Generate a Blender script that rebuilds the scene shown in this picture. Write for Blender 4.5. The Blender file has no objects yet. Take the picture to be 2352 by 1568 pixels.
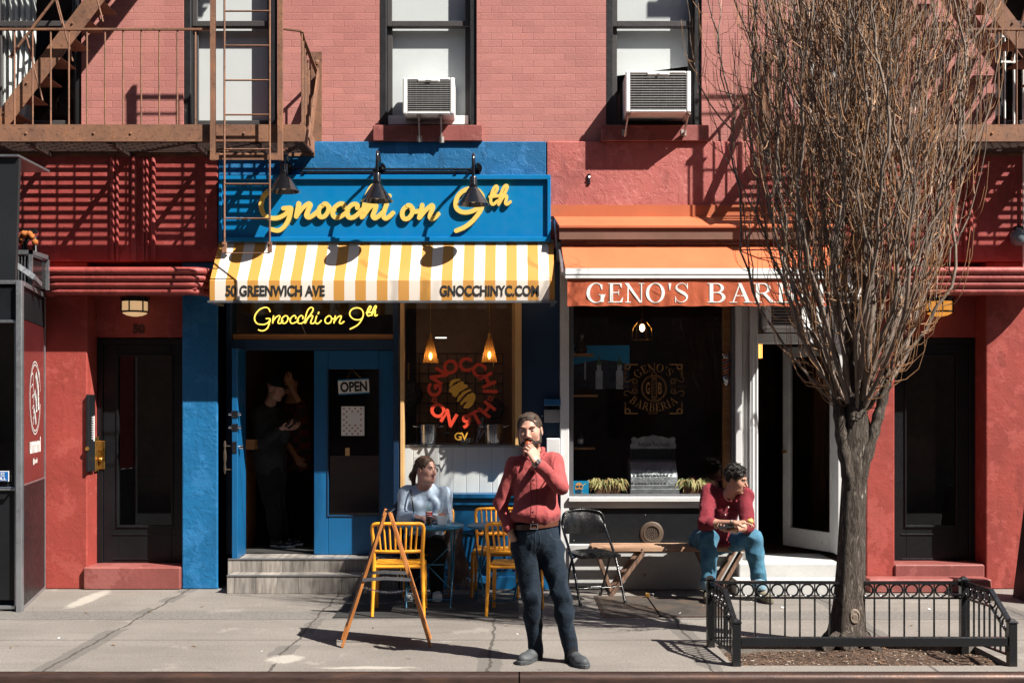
import bpy, math, random
import numpy as np
from mathutils import Vector, Matrix, noise as mnoise
SC = bpy.context.scene
COL = SC.collection
# ---------------- camera ----------------
cd = bpy.data.cameras.new("camera"); cam = bpy.data.objects.new("camera", cd); COL.objects.link(cam)
FPX, HZ, CX, DCAM, HCAM = 2736.0, 935.0, 1176.0, 12.0, 1.83
cam.location = (0, -DCAM, HCAM); cam.rotation_euler = (math.radians(90), 0, 0)
cd.sensor_width = 36.0; cd.lens = FPX / 2352 * 36; cd.shift_y = (HZ - 784) / 2352
cd.clip_start = 0.1; cd.clip_end = 500
SC.camera = cam
# ---------------- sky and sun ----------------
SUN = Vector((1.5, -1.0, 2.03)).normalized()
w = bpy.data.worlds.new("World"); SC.world = w; w.use_nodes = True
nt = w.node_tree; nt.nodes.clear()
sky = nt.nodes.new("ShaderNodeTexSky"); sky.sky_type = 'NISHITA'; sky.sun_disc = False
sky.sun_elevation = math.asin(SUN.z); sky.sun_rotation = math.atan2(SUN.x, SUN.y)
bg = nt.nodes.new("ShaderNodeBackground"); bg.inputs[1].default_value = 0.05
wo = nt.nodes.new("ShaderNodeOutputWorld")
nt.links.new(sky.outputs[0], bg.inputs[0]); nt.links.new(bg.outputs[0], wo.inputs[0])
sl = bpy.data.lights.new("sun", 'SUN'); sl.energy = 5.0; sl.angle = math.radians(0.5); sl.color = (1.0, 0.95, 0.87)
so = bpy.data.objects.new("sun", sl); COL.objects.link(so); so.rotation_euler = SUN.to_track_quat('Z', 'Y').to_euler()
so.location = (10, -10, 20)
SC.view_settings.view_transform = 'Standard'; SC.view_settings.look = 'None'
SC.view_settings.gamma = 1.0; SC.view_settings.exposure = 1.2
SC.cycles.max_bounces = 6; SC.cycles.diffuse_bounces = 2; SC.cycles.transparent_max_bounces = 12
SC.cycles.caustics_reflective = False; SC.cycles.caustics_refractive = False
SC.cycles.sample_clamp_indirect = 4.0

# ---------------- helpers ----------------
R = random.Random(7)
def PX(px, Y=0.0): return (px - CX) * (DCAM + Y) / FPX          # facade survey: photo column at depth Y -> metres
def PZ(py, Y=0.0): return HCAM + (HZ - py) * (DCAM + Y) / FPX
def W(px, py, Y=0.0): return Vector((PX(px, Y), Y, PZ(py, Y)))

class MB:
    def __init__(s): s.v = []; s.f = []; s.mi = []; s.cur = 0
    def add(s, vs, fs):
        o = len(s.v); s.v += [tuple(v) for v in vs]; s.f += [tuple(i + o for i in f) for f in fs]; s.mi += [s.cur] * len(fs); return s
    def mat(s, i): s.cur = i; return s
    def hexa(s, p): return s.add(p, [(0,3,2,1),(4,5,6,7),(0,1,5,4),(1,2,6,5),(2,3,7,6),(3,0,4,7)])
    def box(s, x0, x1, y0, y1, z0, z1):
        x0, x1 = min(x0,x1), max(x0,x1); y0, y1 = min(y0,y1), max(y0,y1); z0, z1 = min(z0,z1), max(z0,z1)
        return s.hexa([(x0,y0,z0),(x1,y0,z0),(x1,y1,z0),(x0,y1,z0),(x0,y0,z1),(x1,y0,z1),(x1,y1,z1),(x0,y1,z1)])
    def pbox(s, px0, px1, py0, py1, yf, yb):                     # front face surveyed at depth yf
        return s.box(PX(px0,yf), PX(px1,yf), yf, yb, PZ(py1,yf), PZ(py0,yf))
    def quad(s, a, b, c, d): return s.add([a,b,c,d], [(0,1,2,3)])
    def bar(s, a, b, w, h, up=(0,0,1)):                          # rectangular bar from a to b
        a, b = Vector(a), Vector(b); d = (b-a).normalized(); up = Vector(up)
        if abs(d.dot(up)) > .98: up = Vector((0,1,0))
        sx = d.cross(up).normalized()*w/2; sz = sx.cross(d).normalized()*h/2
        return s.hexa([a-sx-sz, a+sx-sz, a+sx+sz, a-sx+sz, b-sx-sz, b+sx-sz, b+sx+sz, b-sx+sz])
    def tube(s, pts, r, n=8, closed=False):
        pts = [Vector(p) for p in pts]; m = len(pts)
        rs = r if isinstance(r, (list, tuple)) else [r]*m
        t0 = (pts[1]-pts[0]).normalized()
        ref = Vector((0,0,1)) if abs(t0.z) < .9 else Vector((1,0,0))
        nv = t0.cross(ref).normalized(); vs = []
        for i in range(m):
            if closed: t = pts[(i+1)%m]-pts[i-1]
            else: t = pts[min(i+1,m-1)]-pts[max(i-1,0)]
            if t.length < 1e-9: t = t0
            t = t.normalized(); nv = nv - t*nv.dot(t)
            if nv.length < 1e-6: nv = t.orthogonal()
            nv.normalize(); bv = t.cross(nv)
            for k in range(n):
                a = 2*math.pi*k/n; vs.append(pts[i]+(nv*math.cos(a)+bv*math.sin(a))*rs[i])
        fs = []
        for i in range(m if closed else m-1):
            j = (i+1)%m
            for k in range(n):
                k2 = (k+1)%n; fs.append((i*n+k, i*n+k2, j*n+k2, j*n+k))
        if not closed: fs.append(tuple(range(n))[::-1]); fs.append(tuple((m-1)*n+k for k in range(n)))
        return s.add(vs, fs)
    def cyl(s, a, b, r0, r1=None, n=16): return s.tube([a,b],[r0, r0 if r1 is None else r1], n)
    def lathe(s, prof, c=(0,0,0), n=24, M=None):                # prof (r,z)
        c = Vector(c); vs = []
        for r, z in prof:
            for k in range(n):
                a = 2*math.pi*k/n; p = Vector((r*math.cos(a), r*math.sin(a), z))
                vs.append((M @ p if M else p)+c)
        fs = [(i*n+k, i*n+(k+1)%n, (i+1)*n+(k+1)%n, (i+1)*n+k) for i in range(len(prof)-1) for k in range(n)]
        return s.add(vs, fs)
    def prism(s, poly, y0, y1):                                 # outline (x,z) extruded in y
        n = len(poly); vs = [(x,y0,z) for x,z in poly]+[(x,y1,z) for x,z in poly]
        fs = [tuple(range(n)), tuple(range(2*n-1,n-1,-1))]+[(i,(i+1)%n+0,(i+1)%n+n,i+n)[::-1] for i in range(n)]
        return s.add(vs, fs)
    def ball(s, c, r, n=12, sc=(1,1,1)):
        c = Vector(c); m = n//2; vs = []; fs = []
        for i in range(m+1):
            t = math.pi*i/m
            for k in range(n):
                a = 2*math.pi*k/n
                vs.append(c+Vector((r*sc[0]*math.sin(t)*math.cos(a), r*sc[1]*math.sin(t)*math.sin(a), r*sc[2]*math.cos(t))))
        for i in range(m):
            for k in range(n): fs.append((i*n+k,(i+1)*n+k,(i+1)*n+(k+1)%n,i*n+(k+1)%n))
        return s.add(vs, fs)
    def build(s, name, mats, parent=None, smooth=False, bevel=0.0, seg=1):
        me = bpy.data.meshes.new(name); me.from_pydata(s.v, [], s.f)
        if not isinstance(mats, (list, tuple)): mats = [mats]
        for m in mats: me.materials.append(m)
        if len(mats) > 1: me.polygons.foreach_set("material_index", s.mi)
        me.validate(); me.update()
        if smooth:
            me.polygons.foreach_set("use_smooth", [True]*len(me.polygons)); me.set_sharp_from_angle(angle=math.radians(smooth if smooth > 1 else 42))
        o = bpy.data.objects.new(name, me); COL.objects.link(o)
        if bevel:
            md = o.modifiers.new("b", 'BEVEL'); md.width = bevel; md.segments = seg; md.limit_method = 'ANGLE'; md.angle_limit = math.radians(40)
        if parent is not None: attach(o, parent)
        return o
def attach(o, p):
    o.parent = p; M = Matrix.Translation(p.location); q = p
    while q.parent is not None: q = q.parent; M = Matrix.Translation(q.location) if q.type == 'EMPTY' else M
    if p.type == 'EMPTY': o.matrix_parent_inverse = Matrix.Translation(p.location).inverted()
def tag(o, label=None, cat=None, group=None, kind=None):
    if label: o['label'] = label
    if cat: o['category'] = cat
    if group: o['group'] = group
    if kind: o['kind'] = kind
    return o
def thing(name, label, cat, loc=(0,0,0), group=None, kind=None):
    o = bpy.data.objects.new(name, None); COL.objects.link(o); o.location = loc; o.empty_display_size = .1
    return tag(o, label, cat, group, kind)
def kids(o): return [c for c in bpy.data.objects if c.parent == o]
def dup(root, loc, rotz=0.0, label=None, group=None):
    r = root.copy(); COL.objects.link(r); r.location = loc; r.rotation_euler = (0,0,rotz)
    if label: r['label'] = label
    if group: r['group'] = group
    for ch in kids(root):
        c = ch.copy(); COL.objects.link(c); c.parent = r
        for g in kids(ch):
            d = g.copy(); COL.objects.link(d); d.parent = c
    return r
def solo(mb, name, mats, label, cat, group=None, kind=None, **k):
    return tag(mb.build(name, mats, None, **k), label, cat, group, kind)
def wall(mb, x0, x1, z0, z1, holes, y, dep):
    xs = sorted({x0,x1,*[min(max(h[i],x0),x1) for h in holes for i in (0,1)]}); zs = sorted({z0,z1,*[min(max(h[i],z0),z1) for h in holes for i in (2,3)]})
    for a,b in zip(xs,xs[1:]):
        for c,d in zip(zs,zs[1:]):
            mx,mz = (a+b)/2,(c+d)/2
            if any(h[0]<mx<h[1] and h[2]<mz<h[3] for h in holes): continue
            mb.quad((a,y,c),(b,y,c),(b,y,d),(a,y,d))
    for a,b,c,d in holes:
        mb.quad((a,y,c),(a,y,d),(a,y+dep,d),(a,y+dep,c)); mb.quad((b,y,c),(b,y+dep,c),(b,y+dep,d),(b,y,d))
        if c > z0: mb.quad((a,y,c),(a,y+dep,c),(b,y+dep,c),(b,y,c))
        if d < z1: mb.quad((a,y,d),(b,y,d),(b,y+dep,d),(a,y+dep,d))
    return mb
def smoothline(pts, n=6):                                        # catmull-rom through points
    P = [Vector(p) for p in pts]; out = []
    for i in range(len(P)-1):
        p0,p1,p2,p3 = P[max(i-1,0)],P[i],P[i+1],P[min(i+2,len(P)-1)]
        for k in range(n):
            t = k/n; out.append(.5*((2*p1)+(p2-p0)*t+(2*p0-5*p1+4*p2-p3)*t*t+(3*p1-p0-3*p2+p3)*t**3))
    out.append(P[-1]); return out

# ---------------- materials ----------------
class NT:
    def __init__(s, name):
        s.m = bpy.data.materials.new(name); s.m.use_nodes = True; s.t = s.m.node_tree; s.t.nodes.clear()
        s.out = s.n("ShaderNodeOutputMaterial"); s.tc = s.n("ShaderNodeTexCoord")
    def n(s, typ, **k):
        nd = s.t.nodes.new(typ)
        for a, v in k.items(): setattr(nd, a, v)
        return nd
    def l(s, a, b): s.t.links.new(a, b)
    def val(s, sock, v): sock.default_value = v
    def noise(s, scale, detail=4, rough=.55, vec=None, dist=0):
        nd = s.n("ShaderNodeTexNoise"); nd.inputs['Scale'].default_value = scale; nd.inputs['Detail'].default_value = detail
        nd.inputs['Roughness'].default_value = rough; nd.inputs['Distortion'].default_value = dist
        s.l(vec or s.tc.outputs['Object'], nd.inputs['Vector']); return nd.outputs[0]
    def mapping(s, scale=(1,1,1), rot=(0,0,0), loc=(0,0,0)):
        nd = s.n("ShaderNodeMapping"); nd.inputs['Scale'].default_value = scale; nd.inputs['Rotation'].default_value = rot; nd.inputs['Location'].default_value = loc
        s.l(s.tc.outputs['Object'], nd.inputs['Vector']); return nd.outputs[0]
    def ramp(s, fac, stops):
        nd = s.n("ShaderNodeValToRGB"); cr = nd.color_ramp
        while len(cr.elements) < len(stops): cr.elements.new(.5)
        for e, (p, c) in zip(cr.elements, stops): e.position = p; e.color = c if len(c) == 4 else (*c, 1)
        s.l(fac, nd.inputs[0]); return nd.outputs[0]
    def rng(s, fac, a, b, c=0.0, d=1.0):
        nd = s.n("ShaderNodeMapRange"); 
        for i, v in enumerate((a,b,c,d)): nd.inputs[i+1].default_value = v
        s.l(fac, nd.inputs[0]); return nd.outputs[0]
    def mix(s, fac, a, b, mode='MIX'):
        nd = s.n("ShaderNodeMixRGB", blend_type=mode)
        for sock, v in zip(nd.inputs, (fac, a, b)):
            if isinstance(v, bpy.types.NodeSocket): s.l(v, sock)
            elif isinstance(v, (int, float)): sock.default_value = v
            else: sock.default_value = (*v[:3], 1)
        return nd.outputs[0]
    def math(s, op, a, b=0.0):
        nd = s.n("ShaderNodeMath", operation=op)
        for sock, v in zip(nd.inputs, (a, b)):
            if isinstance(v, bpy.types.NodeSocket): s.l(v, sock)
            else: sock.default_value = v
        return nd.outputs[0]
    def bump(s, h, strength=.3, dist=.01, nrm=None):
        nd = s.n("ShaderNodeBump"); nd.inputs['Strength'].default_value = strength; nd.inputs['Distance'].default_value = dist
        s.l(h, nd.inputs['Height'])
        if nrm: s.l(nrm, nd.inputs['Normal'])
        return nd.outputs[0]
    def pbr(s, col, rough=.6, metal=0.0, nrm=None, **k):
        b = s.n("ShaderNodeBsdfPrincipled")
        for nm, v in (('Base Color', col), ('Roughness', rough), ('Metallic', metal), *k.items()):
            sock = b.inputs[nm]
            if isinstance(v, bpy.types.NodeSocket): s.l(v, sock)
            elif isinstance(v, (int, float)): sock.default_value = v
            else: sock.default_value = (*v[:3], 1)
        if nrm: s.l(nrm, b.inputs['Normal'])
        s.l(b.outputs[0], s.out.inputs[0]); return s.m
def sc3(c, f): return tuple(min(1, x*f) for x in c)
def paint(name, col, rough=.5, metal=0.0, var=.12, vs=4.0, bump=.15, bs=60.0, bd=.004, wear=None, wamt=.62, spec=.5, coat=0.0):
    t = NT(name); n1 = t.noise(vs, 5)
    c = t.mix(t.rng(n1, .3, .7), sc3(col, 1-var), sc3(col, 1+var))
    n2 = t.noise(vs*9, 3); c = t.mix(t.rng(n2, .45, .8, 0, .35), c, sc3(col, 1-var*1.6))
    if wear is not None: c = t.mix(t.rng(t.noise(bs*.35, 6, .65), wamt, wamt+.06), c, wear)
    nb = t.bump(t.noise(bs, 5, .6), bump, bd) if bump else None
    r = t.rng(n2, .3, .7, max(.03, rough-.08), min(1, rough+.08))
    return t.pbr(c, r, metal, nb, **{'Specular IOR Level': spec, 'Coat Weight': coat})
def emit(name, col, st):
    t = NT(name); e = t.n("ShaderNodeEmission"); e.inputs[0].default_value = (*col, 1); e.inputs[1].default_value = st
    t.l(e.outputs[0], t.out.inputs[0]); return t.m
def glassmat(name, tint=(.9,.92,.92), refl=1.0, rough=0.0):
    t = NT(name); lw = t.n("ShaderNodeLayerWeight"); lw.inputs[0].default_value = .5
    f = t.math('ADD', .04, t.math('MULTIPLY', .96, t.math('POWER', lw.outputs['Facing'], 5.0)))
    tr = t.n("ShaderNodeBsdfTransparent"); tr.inputs[0].default_value = (*tint, 1)
    gl = t.n("ShaderNodeBsdfGlossy"); gl.inputs['Roughness'].default_value = rough; gl.inputs[0].default_value = (1,1,1,1)
    mx = t.n("ShaderNodeMixShader"); t.l(t.math('MULTIPLY', f, refl), mx.inputs[0]); t.l(tr.outputs[0], mx.inputs[1]); t.l(gl.outputs[0], mx.inputs[2])
    t.l(mx.outputs[0], t.out.inputs[0]); return t.m
def stucco(name, col, dark=.8, scale=22.0, strength=.5, wear=None, rough=.55):
    t = NT(name); n1 = t.noise(1.6, 6, .6)
    c = t.mix(t.rng(n1, .3, .72), sc3(col, dark), sc3(col, 1.12))
    n2 = t.noise(30, 4); c = t.mix(t.rng(n2, .5, .85, 0, .4), c, sc3(col, dark*.85))
    c = t.mix(t.rng(t.noise(2.3, 8, .72), .54, .565, 0, .55), c, (min(1,col[0]*1.18+.02), col[1]*1.3+.015, col[2]*1.3+.015)); c = t.mix(t.rng(t.noise(1.1, 8, .7, t.mapping((1.6,1,.7),(0,0,0),(3,9,4))), .56, .60, 0, .6), c, sc3(col,.6))
    c = t.mix(t.rng(t.noise(1.5, 5, .7, t.mapping((11,3,.55))), .60, .70, 0, .4), c, sc3(col,.5))
    if wear: c = t.mix(t.rng(t.noise(14, 8, .7), .66, .69), c, wear); c = t.mix(t.rng(t.noise(44, 5, .7), .72, .74), c, (.5,.46,.42))
    h = t.math('ADD', t.math('MULTIPLY', t.ramp(t.noise(scale, 5, .6, dist=.4), [(.48,(0,0,0)),(.56,(1,1,1))]), .6), t.noise(110, 3))
    return t.pbr(c, rough, 0, t.bump(h, strength, .008), **{'Specular IOR Level': .4})
def brickmat(name, col, mortar, strength=.7):
    t = NT(name); sep = t.n("ShaderNodeSeparateXYZ"); t.l(t.tc.outputs['Object'], sep.inputs[0])
    wx = t.math('MULTIPLY', t.math('SUBTRACT', t.noise(7,4,.7), .5), .022); wz = t.math('MULTIPLY', t.math('SUBTRACT', t.noise(9,4,.7,t.mapping((1,1,1),(0,0,0),(5,1,2))), .5), .012)
    cmb = t.n("ShaderNodeCombineXYZ"); t.l(t.math('ADD', sep.outputs[0], wx), cmb.inputs[0]); t.l(t.math('ADD', sep.outputs[2], wz), cmb.inputs[1])
    b = t.n("ShaderNodeTexBrick", offset=.5); t.l(cmb.outputs[0], b.inputs['Vector'])
    b.inputs['Scale'].default_value = 1; b.inputs['Brick Width'].default_value = .212; b.inputs['Row Height'].default_value = .0682
    b.inputs['Mortar Size'].default_value = .0036; b.inputs['Mortar Smooth'].default_value = .7
    b.inputs['Color1'].default_value = (*sc3(col,.90),1); b.inputs['Color2'].default_value = (*sc3(col,1.09),1); gap = t.noise(5, 5, .7)
    mo = t.mix(t.rng(gap, .42, .60), mortar, sc3(col,.97)); t.l(mo, b.inputs['Mortar'])
    n1 = t.noise(.55, 5, .6); c = t.mix(t.rng(n1, .40, .66, 0, .6), b.outputs[0], (col[0]*.76, col[1]*.60, col[2]*.62))
    c = t.mix(t.rng(t.noise(1.3, 7, .7), .56, .64, 0, .35), c, (col[0]*1.12, col[1]*1.2, col[2]*1.18))
    n3 = t.noise(4, 6, .65); c = t.mix(t.rng(n3, .5, .75, 0, .35), c, sc3(col, .70))
    st = t.noise(3.0, 5, .7, t.mapping((3.2,1,.25))); c = t.mix(t.rng(st, .60, .74, 0, .35), c, (col[0]*.6, col[1]*.55, col[2]*.55))
    c = t.mix(t.rng(t.noise(26, 6, .7), .68, .76, 0, .5), c, sc3(col, 1.25))
    h = t.math('SUBTRACT', t.math('MULTIPLY', t.noise(45, 4, .6), .7), t.math('MULTIPLY', b.outputs['Fac'], t.rng(gap,.42,.62,1,.15)))
    return t.pbr(c, .62, 0, t.bump(h, strength, .007), **{'Specular IOR Level': .35})
def woodmat(name, c1, c2, axis=(1,14,14), rough=.5, scale=2.2, bump=.15):
    t = NT(name); v = t.mapping(axis); n1 = t.noise(scale, 6, .6, v, .6)
    c = t.ramp(n1, [(.25, sc3(c2,.7)), (.45, c2), (.62, c1), (.8, sc3(c1,1.1))])
    return t.pbr(c, rough, 0, t.bump(n1, bump, .003))
def fabric(name, col, var=.12, rough=.85, weave=900.0, folds=.35, fs=14.0, hi=None):
    t = NT(name); n1 = t.noise(9, 4); c = t.mix(t.rng(n1, .3, .7), sc3(col,1-var), hi or sc3(col,1+var))
    c = t.mix(t.rng(t.noise(260, 2), .35, .65, 0, .5), c, sc3(col, 1-var*1.2))
    h = t.math('ADD', t.math('MULTIPLY', t.noise(fs, 3, .5, dist=.7), 1.0), t.math('MULTIPLY', t.noise(weave, 2), .06))
    return t.pbr(c, rough, 0, t.bump(h, folds, .03), **{'Specular IOR Level': .2, 'Sheen Weight': .05})
# ---------------- material set ----------------
M = {}
M['brick'] = brickmat('painted_brick', (.43,.18,.155), (.33,.125,.108), .5)
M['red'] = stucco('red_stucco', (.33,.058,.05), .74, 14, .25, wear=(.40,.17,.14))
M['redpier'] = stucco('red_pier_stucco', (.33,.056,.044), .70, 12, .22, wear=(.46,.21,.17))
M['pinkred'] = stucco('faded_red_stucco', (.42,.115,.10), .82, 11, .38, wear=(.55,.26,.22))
M['blue'] = stucco('blue_stucco', (.006,.125,.30), .8, 11, .38)
M['bluepaint'] = paint('blue_gloss_paint', (.006,.095,.235), .38, var=.12, vs=2.2, bump=.06, bs=30)
M['navy'] = paint('navy_paint', (.010,.035,.085), .4, var=.12, vs=2, bump=.06, bs=30)
M['signblue'] = paint('sign_blue', (.002,.165,.40), .35, var=.04, vs=1.2, bump=.02, bs=8)
M['yellow'] = paint('sign_yellow', (.74,.50,.115), .4, var=.03, bump=0)
M['sill'] = stucco('painted_stone_sill', (.25,.072,.063), .75, 18, .15)
M['black'] = paint('black_metal', (.010,.010,.011), .25, var=.2, bump=.02, bs=30, coat=.2)
M['gloss'] = paint('gloss_black_enamel', (.006,.006,.007), .16, var=.05, bump=0, coat=.3)
M['darkcloth'] = fabric('dark_cloth', (.012,.012,.013), .2, .95, folds=.3)
M['blackmat'] = paint('black_painted_wood', (.007,.0075,.009), .4, var=.3, vs=3, bump=.05, bs=20, wear=(.05,.047,.043), wamt=.75, spec=.3)
M['charcoal'] = paint('charcoal_panel', (.010,.011,.013), .42, var=.25, vs=2, bump=.05, bs=20, wear=(.06,.055,.05), wamt=.76, spec=.3)
M['alu'] = paint('galvanised_trim', (.42,.44,.47), .35, .85, var=.15, vs=5, bump=.05, bs=40)
M['steel'] = paint('polished_steel', (.62,.62,.64), .16, 1.0, var=.08, bump=.02, bs=20)
M['white'] = paint('white_paint', (.60,.60,.595), .45, var=.06, vs=3, bump=.1, bs=30, wear=(.36,.30,.25), wamt=.72)
M['stepwhite'] = paint('worn_white_step', (.47,.465,.455), .6, var=.14, vs=3, bump=.25, bs=18, wear=(.20,.17,.15), wamt=.66)
M['whiteclean'] = paint('white_plastic', (.78,.78,.77), .4, var=.03, bump=.02)
M['rustywhite'] = paint('rusty_white_post', (.66,.66,.66), .5, var=.08, vs=3, bump=.2, bs=22, wear=(.20,.09,.05), wamt=.66)
M['winframe'] = paint('dark_grey_sash', (.055,.05,.05), .45, var=.15, bump=.1, bs=40)
M['winblack'] = paint('black_window_casing', (.014,.014,.016), .45, var=.3, bump=.25, bs=30, wear=(.10,.09,.08), wamt=.70)
M['blind'] = paint('white_roller_blind', (.74,.75,.75), .8, var=.03, bump=.02)
M['curtain'] = fabric('white_curtain', (.78,.78,.76), .04, folds=.3, fs=4)
M['glass'] = glassmat('window_glass', (.93,.95,.95), 1.3)
M['darkglass'] = glassmat('shop_glass', (.88,.90,.90), 1.2)
M['frosted'] = paint('frosted_glass', (.62,.52,.40), .3, var=.05, bump=0)
def rustmat():
    t = NT('rusty_iron'); n1 = t.noise(3.2, 6, .65); n2 = t.noise(24, 6, .7)
    c = t.ramp(n1, [(.3,(.125,.058,.034)),(.48,(.195,.092,.053)),(.62,(.25,.115,.06)),(.78,(.32,.13,.05))])
    c = t.mix(t.rng(n2, .56, .64, 0, .75), c, (.06,.028,.02)); c = t.mix(t.rng(t.noise(9,5,.7), .62,.72,0,.8), c, (.34,.13,.045))
    return t.pbr(c, .78, .0, t.bump(n2, .55, .006))
M['rust'] = rustmat()
M['shaderust'] = paint('shaded_old_iron', (.05,.027,.02), .85, var=.4, vs=8, bump=.2)  # darker copy of the rust: shade under the platform put into its colour
M['brass'] = paint('brass', (.52,.30,.08), .3, .9, var=.2, bump=.05)
M['darkbrass'] = paint('aged_bronze', (.10,.075,.055), .42, .6, var=.2, bump=.06)
M['gold'] = paint('gold_leaf', (.30,.155,.045), .55, .0, var=.35, vs=30, bump=0)
M['dimgold'] = paint('worn_gold_leaf', (.075,.042,.02), .6, var=.35, vs=30, bump=0)
M['decalred'] = paint('red_decal', (.66,.05,.016), .6, var=.06, bump=0)
M['decalyellow'] = paint('yellow_decal', (.72,.36,.04), .6, var=.06, bump=0)
M['inkblack'] = paint('black_ink', (.014,.014,.014), .6, var=.1, bump=0)
M['inkwhite'] = paint('white_ink', (.78,.77,.74), .6, var=.03, bump=0)
M['room'] = paint('dark_room_wall', (.075,.048,.034), .8, var=.3, vs=1.5, bump=.05)
M['roomfloor'] = paint('dark_room_floor', (.05,.036,.026), .55, var=.3, bump=.05)
M['cream'] = paint('cream_jamb', (.60,.36,.15), .5, var=.08, bump=.03)
M['tan'] = woodmat('tan_wood_sill', (.46,.22,.08), (.36,.16,.055), (.6,10,10))
M['oldwood'] = woodmat('weathered_bench_wood', (.44,.27,.17), (.26,.145,.085), (.9,16,16), .65, 2.4, .3)
M['legwood'] = woodmat('weathered_leg_wood', (.27,.155,.10), (.13,.075,.05), (9,9,1.5), .7, 2.4, .3)
M['brownwood'] = woodmat('brown_wood', (.16,.07,.03), (.09,.038,.018), (12,12,.8), .5)
M['easelwood'] = woodmat('orange_easel_wood', (.50,.20,.055), (.36,.125,.03), (9,9,.9), .45)
M['chair'] = paint('mustard_plastic', (.80,.33,.022), .42, var=.06, vs=6, bump=.03, bs=30)
M['tableblue'] = paint('table_blue', (.015,.135,.24), .35, var=.12, vs=6, bump=.04, bs=30)
M['vinyl'] = paint('black_vinyl', (.011,.011,.012), .3, var=.2, bump=.25, bs=45, bd=.006)
M['mat'] = paint('black_rubber_mat', (.028,.027,.026), .7, var=.3, vs=3, bump=.4, bs=90)
def orangemat():
    t = NT('orange_awning_cloth'); n = t.noise(2.2, 5, .6); c = t.mix(t.rng(n,.35,.7), (.52,.125,.052), (.60,.15,.062)); c = t.mix(t.rng(t.noise(30,5,.7),.66,.72,0,.4), c, (.72,.40,.28))
    t.pbr(c, .8, 0, t.bump(t.noise(9,4), .15, .01), **{'Specular IOR Level': .2}); return t.m
M['orange'] = orangemat()
M['orangedark'] = fabric('faded_awning_valance', (.46,.105,.048), .1, .8, 600, .5, 5)
M['orangemetal'] = paint('orange_painted_hood', (.48,.13,.055), .5, var=.1, vs=2, bump=.08, bs=14, wear=(.25,.10,.06), wamt=.70)
M['brownfascia'] = paint('brown_fascia', (.17,.085,.06), .55, var=.15, vs=3, bump=.08)
M['pink'] = paint('skin_dummy', (.5,.3,.22), .5)
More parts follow.
